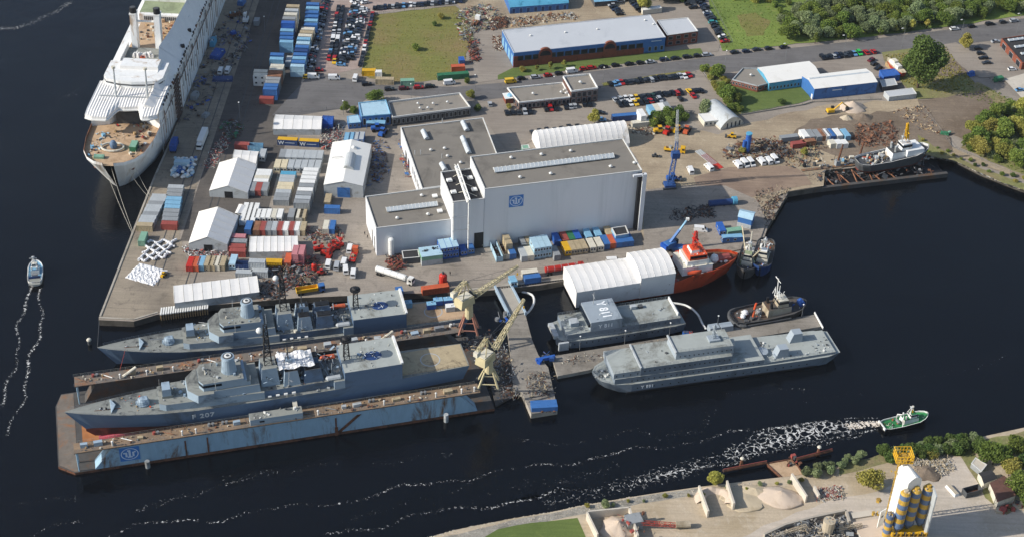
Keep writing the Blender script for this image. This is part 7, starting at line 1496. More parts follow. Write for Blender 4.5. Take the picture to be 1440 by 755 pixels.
# ================================================================ tugs and small craft
def tug(name,label,cat,bowpx,sternpx,L_,z0h,hullm,deckm,housem,roofm,hw=4.,fd=2.6,style='harbour',cat2=None,seed=1,h_=1.,mast='white'):
    rr=random.Random(seed); b_,s_=g(*bowpx,z0h),g(*sternpx,z0h); o,s=ship(name,label,cat,b_,s_,L_); P=hull([(0,.25,fd+1.1,1.2,.1,-1.5),(L_*.04,hw*.45,fd+.9,L_*.08,hw*.25,-2.2),(L_*.12,hw*.8,fd+.5,L_*.16,hw*.65,-2.5),(L_*.25,hw,fd,L_*.28,hw*.92,-2.5),(L_*.6,hw,fd*.75,L_*.6,hw*.94,-2.5),(L_*.88,hw*.92,fd*.72,L_*.86,hw*.84,-2),(L_*.97,hw*.7,fd*.75,L_*.94,hw*.6,-1.2),(L_,hw*.35,fd*.78,L_*.98,hw*.3,-.8)],hullm,deckm,'antifoul' if hullm!='black' else 'black',bulw=.8*h_,mb='darkgrey' if style=='harbour' or hullm in('darkblue','dock_dark') else 'white')
    d=M(); d.box(L_*.24,L_*.56,-hw*.58,hw*.58,fd*.8,fd+2.0*h_,housem,deckm,.15); P.append(['deckhouse',d]); w=M(); w.box(L_*.28,L_*.42,-hw*.45,hw*.45,fd+2.0*h_,fd+4.2*h_,housem,roofm,.25); wn=M(); wn.box(L_*.28-.04+.15,L_*.42+.04-.15,-hw*.45+.12,hw*.45-.12,fd+3.05*h_,fd+3.8*h_,'wheelhouse_glass'); wn.v=[(a+(0.02 if a>L_*.35 else -.02),b*1.05,c) for a,b,c in wn.v]; P.append(['wheelhouse',w,[['window_band',wn]]])
    m=M(); top=fd+4.2*h_; m.tube((L_*.4,0,top),(L_*.4,0,top+4.5*h_),.14,mast,5); m.tube((L_*.4,-1.2,top+2.4),(L_*.4,1.2,top+2.4),.09,mast,4); m.tube((L_*.4+1,-.8,top),(L_*.4,0,top+3),.1,mast,4); m.tube((L_*.4+1,.8,top),(L_*.4,0,top+3),.1,mast,4); m.box(L_*.4-.4,L_*.4+.4,-.5,.5,top+2.5,top+2.9,'lightgrey'); P.append(['mast',m])
    for y in(-hw*.35,hw*.35): f=M(); f.tube((L_*.5,y,fd+1.8*h_),(L_*.5+.4,y,fd+4*h_),.38*h_,'black' if style=='harbour' else mast,8); P.append(['exhaust',f])
    wi=M(); wi.tube((L_*.64,-1,fd+.3),(L_*.64,1,fd+.3),.7*h_,'steel',10); P.append(['winch',wi]); gd=M(); gd.clutter(L_*.6,L_*.92,-hw*.6,hw*.6,fd*.76,24,1.1*h_,['offwhite','darkgrey','white','orange','lightgrey'],rr); gd.clutter(L_*.06,L_*.22,-hw*.4,hw*.4,fd+.4,10,.8*h_,['darkgrey','white','royal'],rr); P.append(['deck_gear',gd]); return o,s,P
o,s,P=tug('harbour_tug','black harbour tug with white lattice superstructure and thick round stern fender','tug',(1133,427),(1029,445),29.,0.5,'black','dock_dark','dust','offwhite',5.,2.8,'harbour',seed=5,h_=1.25)
q=M(); n=14
for k in range(n):
    a0,a1=-1.57+3.14*k/n,-1.57+3.14*(k+1)/n; q.tube((25.5+3.8*math.cos(a0),4.9*math.sin(a0),1.9),(25.5+3.8*math.cos(a1),4.9*math.sin(a1),1.9),.75,'darkgrey',8)
q.tube((25.5,-4.9,1.9),(8,-5.1,2.2),.35,'darkgrey',6); q.tube((25.5,4.9,1.9),(8,5.1,2.2),.35,'darkgrey',6); P.append(['fender',q]); q=M()
for k in range(7): a=k*.55; q.tube((11.5-1.9*math.cos(a),2.6*math.sin(a)-1,8.4+.2*k),(10.8-1.4*math.cos(a+.8),2.2*math.sin(a+.8)-1,11.2),.13,'white',4)
q.tube((12,-.6,9),(12.4,-.6,16.5),.2,'white',5); q.tube((12.4,-2.6,16),(12.4,1.4,16),.16,'white',4); P.append(['lattice_frame',q])
for x,y,c_ in((19,-2.6,'glow_orange'),(21.5,1.6,'orange')): q=M(); q.tube((x,y,2.4),(x-.4,y,5.2),.4,c_,7); P.append(['deck_crane',q])
q=M(); q.sph((23.5,-.8,3.2),1.3,'plastic_white',8,.8); q.sph((25,.8,3),1.,'plastic_white',8,.8); P.append(['covered_reel',q]); q=M(); q.tube((2.2,-1,4.4),(2.2,1.4,4.4),1.2,'royal',10); P.append(['bow_winch',q]); put(P,o); o.scale=(s,s,s)
o,s,P=tug('pilot_boat','green-decked white and dark workboat under way with a foaming wake','boat',(1305,580),(1240,594),18.6,.3,'black','deckgreen','white','deckgreen',2.9,1.7,'work',seed=6,h_=.75)
q=M(); q.box(18.0,18.5,-2.4,2.4,1.2,2.1,'white'); P.append(['transom_rail',q]); q=M()
for s_ in(-1,1): q.pipe([(11.2,s_*2.3,1.4),(11.4,s_*1.8,3.8),(10.4,s_*.5,4.4)],.2,'white',5)
P.append(['towing_arch',q]); q=M(); q.tube((6.6,0,5),(7,0,7.6),.3,'yellow',6); q.sph((7,0,7.8),.5,'offwhite',7); P.append(['yellow_mast',q]); put(P,o); o.scale=(s,s,s)
o,s,P=tug('launch','small white and blue motor launch heading away, two wake lines behind','boat',(50,367),(48,394),11.,.2,'white','lightblue','white','offwhite',2.5,1.7,'work',seed=7,h_=.7); q=M(); q.box(8.5,12,-1.9,1.9,1.4,1.6,'navy_deck'); q.box(8.3,8.6,-1.9,1.9,1.5,2.4,'darkblue'); P.append(['aft_deck',q]); put(P,o); o.scale=(s,s,s)
o,s,P=tug('blue_cutter','blue and white cutter moored outermost at the quay corner','boat',(1068,382),(1079,335),16.,.5,'darkblue','dock_dark','offwhite','white',2.7,2.2,'work',seed=8,h_=.8); q=M(); q.clutter(3,10,-2,2,2.4,14,1.,['white','glow_orange','palegreen'],random.Random(2)); P.append(['net_gear',q]); put(P,o); o.scale=(s,s,s)
o,s,P=tug('fishing_cutter','dark fishing cutter with pale booms moored beside the orange bow','boat',(1046,386),(1059,338),16.5,.5,'dock_dark','dock_dark','offwhite','mossgreen',2.7,2.2,'work',seed=9,h_=.8); q=M(); q.tube((6,-.6,3),(2,-3.4,10),.16,'cream',5); q.tube((7,.6,3),(12,3.2,9.5),.16,'cream',5); q.tube((8,0,3),(8,0,11),.18,'offwhite',5); q.clutter(3,14,-2,2,2.4,30,1.2,['mossgreen','darkgrey','offwhite','green'],random.Random(3)); P.append(['trawl_boom',q]); put(P,o); o.scale=(s,s,s)
q=M(); 
for s_ in(-1,1): q.loft([[(x,s_*(.95-.25*(abs(x)>1.8))+.28*math.cos(a),.35+.28*math.sin(a)) for a in [i*.9 for i in range(7)]] for x in(-2.2,-1,0,1,1.9,2.3)],'orange')
f_=M(); f_.box(-2.2,2,-.8,.8,.1,.2,'rust'); thing('rubber_boat','tiny orange rubber boat floating off the concrete slab','boat',(*g(1114,270,WZ),WZ),R(18),[['tube',q],['floor',f_]])
# ================================================================ slipway with the white-housed tug
sl=mk('slipway_dock',None,None,(*g(1142,262,0),0),ang(g(1142,262),g(1332,240))); tag(sl,'dark steel slip dock holding the white and dark tug at the basin edge','slip dock'); Ls=math.hypot(g(1142,262)[0]-g(1332,240)[0],g(1142,262)[1]-g(1332,240)[1]); P=[]
q=M(); q.box(0,Ls,-1.2,.4,-5,-.6,'dock_dark','dock_dark'); P.append(['outer_beam',q]); q=M(); q.box(0,Ls,.4,16,-5,-2.2,'darkgrey','black'); P.append(['dock_floor',q]); q=M(); q.box(0,Ls*.62,10.5,12,-2.2,.6,'dock_dark','dock_deck'); P.append(['inner_wall',q])
for i in range(11): q=M(); x=3+i*3.4; q.tube((x,0,-.8),(x+(1.8 if i%2 else -1.8),10.4,-.9),.28,'rustlight' if i%3 else 'rust',5); P.append(['cross_strut',q])
q=M(); [q.scrap(rnd.uniform(1,Ls-4),rnd.uniform(.5,16),-2+rnd.uniform(0,2.6),3.2,['rust','dock_dark','darkgrey','steel'],rnd) for _ in range(260)]; q.clutter(2,26,11,17,0.,60,2.2,['darkgrey','steel','offwhite','lightblue','black'],rnd); P.append(['deck_gear',q])
for x,y in((16,12),(25.5,12.5)): q=M(); q.box(x-1,x+1,y-1,y+1,.4,3,'grey'); q.tube((x,y,2),(x+1,y,10.5),.5,'rust',6,.35); P.append(['post_crane',q])
put(P,sl)
o,s,P=tug('slip_tug','white-housed tug with brown bottom standing on the slip dock','tug',(1305,208),(1205,226),32.,5.,'darkgrey','darkgrey','white_ship','white_ship',4.6,3.2,'work',seed=10,h_=1.25,mast='lightgrey'); q=M(); q.truss((11,0,9.5),(12,0,17),1.2,'yellow',4,.2,.6); q.tube((11.4,-1.6,13),(11.4,1.6,13),.2,'yellow',5); P.append(['yellow_mast',q]); q=M(); q.clutter(16,29,-3.6,3.6,2.8,50,1.6,['offwhite','rust','lightgrey','wood','steel'],rnd); P.append(['aft_gear',q]); q=M(); q.box(4,12,-3.8,3.8,3.8,6.2,'white_ship',None,.3); P.append(['fore_house',q]); put(P,o); o.scale=(s,s,s); o.location.z=1.3
# ================================================================ moored pontoon barge and dolphins near the south bank
q=M(); pts=[g(1078,651,-1.6),g(1100,671,-1.6),g(1130,667,-1.6),g(1122,655,-1.6),g(1112,645,-1.6)]; q.prism(pts,-4,-1.6,'rust','beige'); r_=M(); r_.clutter(*sorted([g(1104,650,-1.6)[0],g(1128,655,-1.6)[0]]),*sorted([g(1110,655,-1.6)[1],g(1118,642,-1.6)[1]]),-1.6,22,1.6,['rust','brownred','darkgrey'],rnd); r2=M(); 
for i in range(len(pts)): a,b=pts[i],pts[(i+1)%len(pts)]; r2.tube((*a,-1.5),(*b,-1.5),.25,'rust',5)
thing('pontoon_barge','rusty tan pontoon barge moored by the south bank','barge',(0,0,0),0,[['hull',q],['deck_gear',r_],['edge_beam',r2]])
for i,(a,b) in enumerate((((1017,661),(1078,649)),((1120,645),(1170,632)))):
    A_,B_=G(*a,-1.2),G(*b,-1.2); q=M(); q.tube(A_,B_,.55,'rust',7); q.tube(A_+Vector((0,0,.8)),B_+Vector((0,0,.8)),.12,'brownred',4); single('floating_beam',['rusty floating beam west of the pontoon barge','rusty floating beam east of the pontoon barge'][i],'beam',(0,0,0),0,q)
for i,(x,y) in enumerate(((1042,655),(1150,639))):
    p=g(x,y,WZ); q=M(); q.tube((-.9,-.5,-3),(0,0,3.4),.35,'rust',7); q.tube((.9,-.5,-3),(0,0,3.4),.35,'rust',7); q.tube((0,.9,-3),(0,0,3.4),.35,'rust',7); c_=M(); c_.sph((0,0,3.6),.75,'offwhite',8,.7); thing('mooring_dolphin',['white-capped mooring dolphin west of the pontoon barge','white-capped mooring dolphin east of the pontoon barge'][i],'mooring post',(p[0],p[1],WZ),0,[['pile',q],['cap',c_]])
p=g(126,483,WZ); q=M(); q.cyl(0,0,-2,1.6,.7,'darkgrey',8); q.sph((0,0,1.9),.9,'offwhite',8,.8); single('mooring_buoy','grey mooring post standing in the water just off the bow of the moored frigate','mooring post',(*p,WZ),0,q)
a=G(137,488,5.); b=G(139.5,450,.3); q=M(); q.tube(a,b,.08,'darkgrey',4); single('mooring_rope','dark mooring rope from the frigate bow to the quay tip','rope',(0,0,0),0,q)
a=G(178,484,5.); b=G(168,522,5.); q=M(); q.tube(a,b,.08,'sailred',4); single('mooring_rope','thin red mooring rope from the moored frigate to the floating dock','rope',(0,0,0),0,q)
# boat on land
p=g(1247,90,0); o=mk('wooden_boat',None,None,(p[0],p[1],1.2),ang(g(1238,78),g(1260,98))); tag(o,'white and salmon boat propped up ashore beside the big round tree','boat'); P=hull([(0,.3,2.2,1,.1,-.6),(2,1.6,2.,2.5,1.2,-1),(6,2.1,1.8,6,1.8,-1),(12,1.8,1.8,12,1.4,-.8),(14,1.2,1.9,13.5,.8,-.4)],'sailred','cream','sailred'); q=M(); q.box(3.,10.5,-1.3,1.3,1.8,3.2,'white',None,.2); q.box(4,7,-1,1,3.2,4,'offwhite'); P.append(['cabin',q]); q=M(); q.box(1,13,-1.6,-1.4,-1.2,1,'wood'); q.box(1,13,1.4,1.6,-1.2,1,'wood'); P.append(['cradle',q]); put(P,o)
# ================================================================ vegetation
def scatter(px,n,dmin,seed,z=0):
    rr=random.Random(seed); P_=[g(*p,z) for p in px]; x0,x1=min(p[0] for p in P_),max(p[0] for p in P_); y0,y1=min(p[1] for p in P_),max(p[1] for p in P_); out=[]
    def inside(x,y):
        c=False; j=len(P_)-1
        for i in range(len(P_)):
            if (P_[i][1]>y)!=(P_[j][1]>y) and x<(P_[j][0]-P_[i][0])*(y-P_[i][1])/(P_[j][1]-P_[i][1])+P_[i][0]: c=not c
            j=i
        return c
    for _ in range(n*40):
        if len(out)>=n: break
        x,y=rr.uniform(x0,x1),rr.uniform(y0,y1)
        if inside(x,y) and all((x-a)**2+(y-b)**2>dmin*dmin for a,b in out): out.append((x,y))
    return out
rr=random.Random(21)
def wood(px,n,dmin,seed,label,group,kinds,s0,s1,z=0,name='deciduous_tree',cat='tree'):
    for p in scatter(px,n,dmin,seed,z):
        k=rr.choice(kinds); tree(k[0],k[1],p,rr.uniform(s0,s1),label,name,cat,group,z)
wood([(1096,34),(1100,54),(1140,57),(1210,51),(1330,35),(1440,17),(1480,10),(1480,-30),(1330,-18),(1240,-8),(1150,-4),(1120,14)],170,3.9,1,'grey-green tree growing in the roadside wood north of the road','trees of the roadside wood',[('round','leaf_grey'),('round2','leaf'),('round','leaf_grey'),('round2','leaf_grey'),('round2','leaf')],.7,1.15)
wood([(1020,-6),(1090,-10),(1120,10),(1096,20),(1060,4)],10,6,2,'low pale bush on the meadow west of the roadside wood','bushes on the meadow',[('bush','leaf'),('bush2','leaf_olive')],.8,1.3,0,'bush','bush')
wood([(1370,182),(1392,160),(1420,150),(1460,142),(1470,150),(1470,244),(1440,240),(1396,226),(1352,206)],95,2.9,3,'green shrub in the thicket above the eastern bank path','shrubs of the bank thicket',[('bush2','leaf'),('bush','leaf'),('round','leaf'),('bush2','leaf_grey'),('round2','leaf_olive')],.75,1.15,0,'shrub','shrub')
wood([(1296,196),(1312,204),(1345,219),(1390,236),(1440,250),(1440,262),(1400,249),(1340,222),(1300,214)],22,3.4,4,'small weed shrub between the bank path and the water','weed shrubs on the waterside bank',[('bush','leaf'),('bush','leaf_olive'),('bush','leaf_dark')],.3,.6,0,'shrub','shrub')
wood([(988,97),(1010,104),(1030,128),(1040,158),(1026,158),(1004,124)],22,3.2,5,'green bush in the hedge between the paved car park and the brick pavilion','bushes of the car park hedge',[('bush2','leaf'),('round','leaf'),('bush','leaf_olive')],.7,1.1,0,'bush','bush')
wood([(914,172),(940,160),(962,158),(966,168),(940,178),(918,182)],12,3.,6,'dark bush in the clump under the jib of the tower crane','bushes under the crane jib',[('bush2','leaf_dark'),('bush2','leaf')],.8,1.1,0,'bush','bush')
wood([(862,-10),(960,-14),(962,4),(930,2),(900,0)],12,6,7,'tree at the north edge beyond the blue-fronted hall','trees north of the blue fronted hall',[('round','leaf_dark'),('round2','leaf')],.9,1.3)
T_=[('tall','leaf_dark',(1290,124),1.27,'big round dark green tree casting a long shadow beside the blue hall'),('willow','leaf_olive',(1357,68),1.0,'lone pale yellow-green roadside tree beside the small car lot'),('willow','leaf_olive',(905,16),1.05,'broad yellow-green tree above the annex car park'),
('round2','leaf',(527,143),.9,'bright green tree at the corner of the sky blue building'),('willow','leaf',(487,158),.62,'slender green tree beside the wire fence at the asphalt turn'),('round','leaf',(498,160),.55,'smaller green tree next to the slender one at the asphalt turn'),('willow','leaf_olive',(836,176),.75,'pale yellow-green tree between the office rows and the arched tent'),('round','leaf_olive',(661,139),.6,'pale tree at the east end of the low grey-roofed office'),('bush2','leaf_grey',(992,158),1.3,'grey-green bush beside the arch-roofed hut'),
('young','leaf_olive',(793,94),.95,'young tree on the verge, nearest the office cube'),('young','leaf_olive',(774,97),.8,'young tree on the verge, middle of the three'),('young','leaf_olive',(755,99),.7,'young tree on the verge, west of the other two'),('bush','leaf_olive',(735,100),.8,'low yellowish bush on the verge by the yellow van'),('bush','leaf',(656,117),.7,'small bush in front of the low office'),('bush','leaf_dark',(1099,146),.8,'small dark bush alone on the lawn'),('bush','leaf_olive',(716,152),.6,'small bush beside the brick gate lodge'),('bush2','leaf_dark',(672,155),.7,'dark bush in the shade east of the low office'),('round','leaf_olive',(1043,216),.5,'light green bush standing in the scrap beside the blue silo'),('willow','leaf_olive',(1130,220),.5,'slender green tree among the scrap by the slip dock'),
('young','leaf',(1146,61),1.2,'bright green young tree at the west of the wood edge'),('young','leaf',(1195,56),1.1,'bright green young tree, second along the wood edge'),('young','leaf',(1237,50),1.2,'bright green young tree, third along the wood edge'),('young','leaf_olive',(1258,46),1.2,'pale young tree toward the east of the wood edge'),('young','leaf_olive',(1281,44),1.3,'pale young tree, fourth along the wood edge'),('young','leaf_olive',(1303,40),1.2,'pale young tree, easternmost along the wood edge'),
('bush','leaf_olive',(620,26),.8,'small bush in the north-east of the grass field'),('bush','leaf',(585,70),.9,'single low bush in the middle of the grass field'),('bush','leaf_dark',(612,36),.7,'dark low bush in the grass field'),]
for k,m_,p,s_,l in T_: tree(k,m_,g(*p),s_,l,'bush' if k.startswith('bush') else 'young_tree' if k=='young' else 'deciduous_tree','bush' if k.startswith('bush') else 'tree')
SB=[('round','leaf_olive',(1006,679),.78,'yellow-green bush alone at the water edge of the south bank'),('round2','leaf_olive',(1221,684),1.05,'round yellow-green tree on the south bank beside the silos'),('bush2','leaf_olive',(1311,641),.9,'yellow-green bush behind the yellow hoist'),('bush','leaf_grey',(852,711),.8,'brownish bare bush on the stony bank'),
('round2','leaf',(1396,652),1.25,'tall green tree on the south bank, westernmost of the corner group'),('round','leaf',(1425,640),1.0,'green tree behind the corner huts'),('round2','leaf_dark',(1446,660),1.2,'dark green tree at the east edge of the corner group'),('round','leaf_olive',(1418,668),.95,'yellow-green tree close to the corner huts'),('round2','leaf',(1432,690),1.05,'rounded green tree east of the corner huts'),('round','leaf',(1448,715),1.0,'low green tree at the bottom of the corner group'),('bush2','leaf_dark',(1375,632),1.1,'dark bush at the water west of the corner group')]
for k,m_,p,s_,l in SB: tree(k,m_,g(*p,.3),s_,l,'bush' if k.startswith('bush') else 'deciduous_tree','bush' if k.startswith('bush') else 'tree',z=.3)
wood([(1134,668),(1175,650),(1212,638),(1214,648),(1170,664),(1140,672)],18,2.2,12,'grey-green shrub in the waterside strip west of the silos','shrubs on the south bank',[('bush','leaf_grey')],.6,.95,.3,'shrub','shrub')
wood([(1240,640),(1290,628),(1370,618),(1372,630),(1300,642),(1244,650)],30,2.2,13,'dark shrub in the waterside strip behind the silos','shrubs behind the silos',[('bush','leaf_dark'),('bush','leaf_grey'),('bush2','leaf_dark')],.7,1.1,.3,'shrub','shrub')
wood([(820,712),(1000,688),(1120,672),(1130,676),(1010,694),(830,716)],14,4,14,'little dry tuft on the stony edge of the south bank','tufts on the stony bank',[('bush','leaf_grey'),('bush','leaf_olive')],.25,.45,.3,'shrub','shrub')
# rocks along the south shore: nobody could count them
def rocks(name,label,line,n,w,s0,s1,z,seed,mt):
    r_=random.Random(seed); q=M(); W_=[Vector(g(*p,0)) for p in line]
    L_=[(W_[i+1]-W_[i]).length for i in range(len(W_)-1)]; T=sum(L_)
    for _ in range(n):
        t=r_.uniform(0,T); i=0
        while i<len(L_)-1 and t>L_[i]: t-=L_[i]; i+=1
        d=(W_[i+1]-W_[i]).normalized(); u=r_.uniform(-1,1); p=W_[i]+d*t+Vector((-d.y,d.x))*(u*w); a=r_.uniform(s0,s1); zz=z+(-u)*abs(z)*.0-(max(0,u))*2.2
        b=len(q.v); k=q.mi(r_.choice(mt))
        for vx in((1,0,0),(0,1,0),(-1,0,0),(0,-1,0),(0,0,1),(0,0,-1)): q.v.append((p.x+vx[0]*a*r_.uniform(.6,1.2),p.y+vx[1]*a*r_.uniform(.6,1.2),zz+vx[2]*a*.6))
        for f in((0,1,4),(1,2,4),(2,3,4),(3,0,4),(1,0,5),(2,1,5),(3,2,5),(0,3,5)): q.f.append(tuple(b+i_ for i_ in f)); q.m.append(k)
    o=single(name,label,None,(0,0),0,q); o['kind']='stuff'
rocks('shore_stones','pale stones heaped along the south shore',[(600,757),(640,746),(720,730),(770,722),(817,712),(880,701),(987,686),(1080,676)],1500,2.2,.2,.7,.1,3,['concretelight','concrete','dust'])
rocks('shore_stones','stones along the east bank',[(1290,224),(1318,218),(1345,224),(1380,242),(1415,256),(1442,266)],350,1.5,.2,.6,.0,4,['concrete','grey','dust'])
# weeds and tufts on rough ground
def tufts(label,px,n,sz,mt,z,seed):
    r_=random.Random(seed); q=M(); pts=scatter(px,n,.01,seed,z)
    for x,y in pts:
        a=sz*r_.uniform(.4,1.3)
        for k in range(3): t=r_.uniform(0,6.28); q.face([(x+a*math.cos(t),y+a*math.sin(t),z+a*.5),(x+a*.4*math.cos(t+1.6),y+a*.4*math.sin(t+1.6),z+a*.9),(x-a*math.cos(t),y-a*math.sin(t),z+a*.3),(x-a*.4*math.cos(t+1.6),y-a*.4*math.sin(t+1.6),z)],mt)
    o=single('grass_tufts',label,None,(0,0),0,q); o['kind']='stuff'
tufts('weeds on the grass field',[(512,100),(526,24),(640,12),(660,34),(664,60),(648,98),(640,110),(560,114)],900,.25,'leaf_olive',.1,1)
tufts('weeds by the bank path',[(1330,128),(1375,118),(1440,145),(1500,160),(1500,250),(1440,244),(1390,226),(1352,206),(1396,184),(1400,150)],1800,.4,'leaf',.2,2)
tufts('weeds on the waste plot',[(1244,78),(1330,66),(1352,96),(1372,118),(1330,132),(1270,118)],1600,.4,'leaf_olive',.2,3)
tufts('tall grass of the meadow',[(990,-20),(1090,-20),(1120,20),(1096,34),(1096,60),(1016,70)],900,.3,'leaf',.15,4)
# ================================================================ concrete works on the south bank
ZB=.3
def wallseg(a,b,h,t,label,m_='concretelight',z=ZB):
    A_,B_=Vector(g(*a,z)),Vector(g(*b,z)); d=B_-A_; q=M(); q.cb(0,0,0,d.length,t,h,m_,math.atan2(d.y,d.x)); c_=(A_+B_)/2; return single('bay_wall',label,'wall',(c_.x,c_.y,z),0,q)
wallseg((826,728),(886,722),3.2,.5,'concrete wall behind the westernmost sand bay'); wallseg((825,729),(840,760),3.2,.5,'concrete side wall of the westernmost sand bay'); wallseg((982,691),(995,727),3.,.6,'concrete wall on the west side of the open sand bay'); wallseg((1021,684),(1031,716),3.,.6,'concrete wall between the two central sand bays'); wallseg((1112,674),(1133,706),3.,.6,'concrete wall east of the big pale sand heap'); wallseg((1144,689),(1151,702),2.2,.6,'short concrete wall beside the rubble corner'); wallseg((884,722),(896,762),3.2,.6,'concrete wall between sand bay and conveyor')
heap('sand_heap','sand heap inside the westernmost concrete bay','heap',(869,743),3.6,5.5,5.,'sandpink',z=ZB); heap('sand_heap','big smooth sand heap between two concrete walls','heap',(1097,698),2.6,8,5.,'sandpink',z=ZB); heap('sand_heap','small sand heap west of the big smooth one','heap',(1062,690),1.3,5,3,'sand',z=ZB); heap('sand_heap','brown sand spread in the central bay','heap',(1047,702),.7,7,5,'sand',z=ZB)
p=g(1006,702,ZB); q=M(); V=[]
for i in range(15):
    a=math.pi*(-.15+1.3*i/14); row=[]
    for j in range(9):
        s_=j/8; r_=2.6+3.2*s_; zz=1.5*math.sin(math.pi*s_)*(.8+.2*math.sin(i*1.7)); row.append((r_*math.cos(a)*1.15,r_*math.sin(a)*1.0,zz))
    V.append(row)
for i in range(14):
    for j in range(8): q.face([V[i][j],V[i+1][j],V[i+1][j+1],V[i][j+1]][::-1],'sandpink')
single('sand_ridge','horseshoe-shaped sand ridge in the open bay','heap',(p[0],p[1],ZB),R(-6),q)
p=g(890,735,ZB); a=G(890,733,3); b=G(950,737,1.6); o=mk('conveyor',None,None,(p[0],p[1],0)); tag(o,'red conveyor arm with a pale drum reaching from the sand bay','conveyor'); off=Vector((p[0],p[1],0)); q=M(); q.truss(a-off,b-off,1.,'sailred',8,.12); m2=M(); m2.tube(b-off+Vector((0,0,0)),b-off+Vector((4.5,.6,0)),1.1,'dust',10); m3=M(); m3.cb(0,-1,ZB,5,4,3.4,'grey',.3); m3.clutter(-4,3,-7,2,3.4,18,1.6,['rust','dust','darkgrey','brownred'],rnd); put([['arm',q],['drum',m2],['hopper',m3]],o)
# pit with dredging gear
q=M(); pts=[g(1072,757,ZB),g(1100,742,ZB),g(1140,731,ZB),g(1185,722,ZB),g(1192,722,ZB),g(1196,736,ZB),g(1212,760,ZB),g(1212,790,ZB),g(1072,790,ZB)]; q.prism(pts,ZB+.02,ZB+.06,'g_asphalt','dock_dark'); single('gravel_pit_floor','dark floor of the loading pit beneath the haul road','pit floor',(0,0,0),0,q)  # pit floor drawn as a flat dark sheet
for i,(a,b) in enumerate((((1074,754),(1104,740)),((1104,740),(1142,730)),((1142,730),(1189,720)),((1189,720),(1194,736)))): wallseg(a,b,1.4,.7,['kerb wall of the loading pit, west end','kerb wall of the loading pit, second stretch','kerb wall of the loading pit beside the upright drum','kerb wall at the east end of the loading pit'][i],'concrete')
scrapfield('pit_machinery','weathered pumps, pipes and girders in the loading pit',[(1080,756),(1110,742),(1150,733),(1186,726),(1200,750),(1200,780),(1090,780)],230,2.6,['dust','grey','concrete','steel','darkgrey'],z=ZB+.1,hmax=2.,seed=51)
p=g(1163,748,ZB); q=M(); q.cyl(0,0,0,5.4,1.7,'dust',14,r2=1.9); q.clutter(-1.4,1.4,-1.4,1.4,5.4,10,.9,['dust','brownred','grey'],rnd); single('aggregate_drum','weathered upright drum standing in the loading pit','drum',(p[0],p[1],ZB),0,q)
for i,(a,b) in enumerate((((1092,752,1),(1134,738,4)),((1180,742,3),(1212,737,2)))): q=M(); q.truss(G(*a),G(*b),.8,'dust',6,.1); single('pipe_girder',['pale girder slanting over the west of the loading pit','pale girder at the east end of the loading pit'][i],'girder',(0,0,0),0,q)
q=M(); q.prism([g(1200,733,1.2),g(1240,727,1.2),g(1262,775,1.2),g(1228,790,1.2)],ZB,1.2,'concretelight','sandpink'); single('loading_slab','raised pale concrete slab west of the silos','slab',(0,0,0),0,q)
q=M(); q.prism([g(1196,722,ZB),g(1240,716,ZB),g(1243,723,ZB),g(1199,730,ZB)],ZB,1.0,'concretelight','concretelight'); single('low_ramp','low pale ramp wall north of the raised slab','ramp',(0,0,0),0,q)
scrapfield('rubble','pale rubble around the silo foot',[(1280,640),(1330,640),(1340,660),(1306,672),(1290,660)],420,1.1,['dust','concretelight','grey','sand','tan'],z=ZB,hmax=.9,seed=52)
scrapfield('rubble','rubble in the corner east of the sand bays',[(1148,690),(1180,686),(1182,698),(1152,702)],200,1.1,['dust','concretelight','brownred','grey'],z=ZB,hmax=.7,seed=53)
heap('gravel_heap','dark gravel heap behind the white silo tower','heap',(1302,664),2.,5,4,'g_dirtdark',z=ZB)
# silo group
sx,sy=g(1290,688,22.); SA=R(3.)
so=mk('silo_plant',None,None,(sx,sy,ZB),SA); tag(so,'tall concrete plant with three striped blue and yellow silos, white tower and yellow hoist','concrete plant'); P=[]
for i,(x,y) in enumerate(((1274,692),(1289,688),(1306,684.5))):
    p=g(x,y,21.5); dx,dy=p[0]-sx,p[1]-sy; cx_,cy_=dx*math.cos(SA)+dy*math.sin(SA),-dx*math.sin(SA)+dy*math.cos(SA); q=M(); z0=7.6; hs=[2.2,2.0]*4
    z=z0; k=0
    while z<20: h_=1.9; q.cyl(cx_,cy_,z,z+h_,1.6,'silo_blue' if k%2==0 else 'silo_yellow',20); z+=h_; k+=1
    t=M(); t.cyl(cx_,cy_,z,z+.7,1.6,'silo_yellow',16,r2=1.2); t.cyl(cx_,cy_,z+.7,z+1.5,.7,'silo_yellow' if i else 'dust',10); t.clutter(cx_-1.2,cx_+1.2,cy_-1.2,cy_+1.2,z+.6,9,.8,['dust','silo_yellow','grey'],rnd); cn_=M(); cn_.cyl(cx_,cy_,5.2,7.6,.5,'silo_blue',14,r2=1.72); P.append(['silo',q,[['silo_cap',t],['silo_cone',cn_]]])
p=g(1252,723,12); dx,dy=p[0]-sx,p[1]-sy; cx_,cy_=dx,dy; q=M(); z=3.4; k=0
while z<11: q.cyl(cx_,cy_,z,z+1.5,1.25,'silo_blue' if k%2 else 'silo_yellow',16); z+=1.5; k+=1
t=M(); t.clutter(cx_-1,cx_+1,cy_-1,cy_+1,z,12,1.,['silo_yellow','dust'],rnd); t2=M(); t2.clutter(cx_-1.6,cx_+1.6,cy_-2.2,cy_+1,0,20,2.4,['silo_yellow','dust','yellow'],rnd); P.append(['small_silo',q,[['silo_cap',t],['frame',t2]]])
tw=M(); c4=[g(1264,654.6,25),g(1283,656,25),g(1297,672,25),g(1278,678,25)]
L4=[]
for p in c4: dx,dy=p[0]-sx,p[1]-sy; L4.append((dx*math.cos(SA)+dy*math.sin(SA),-dx*math.sin(SA)+dy*math.cos(SA)))
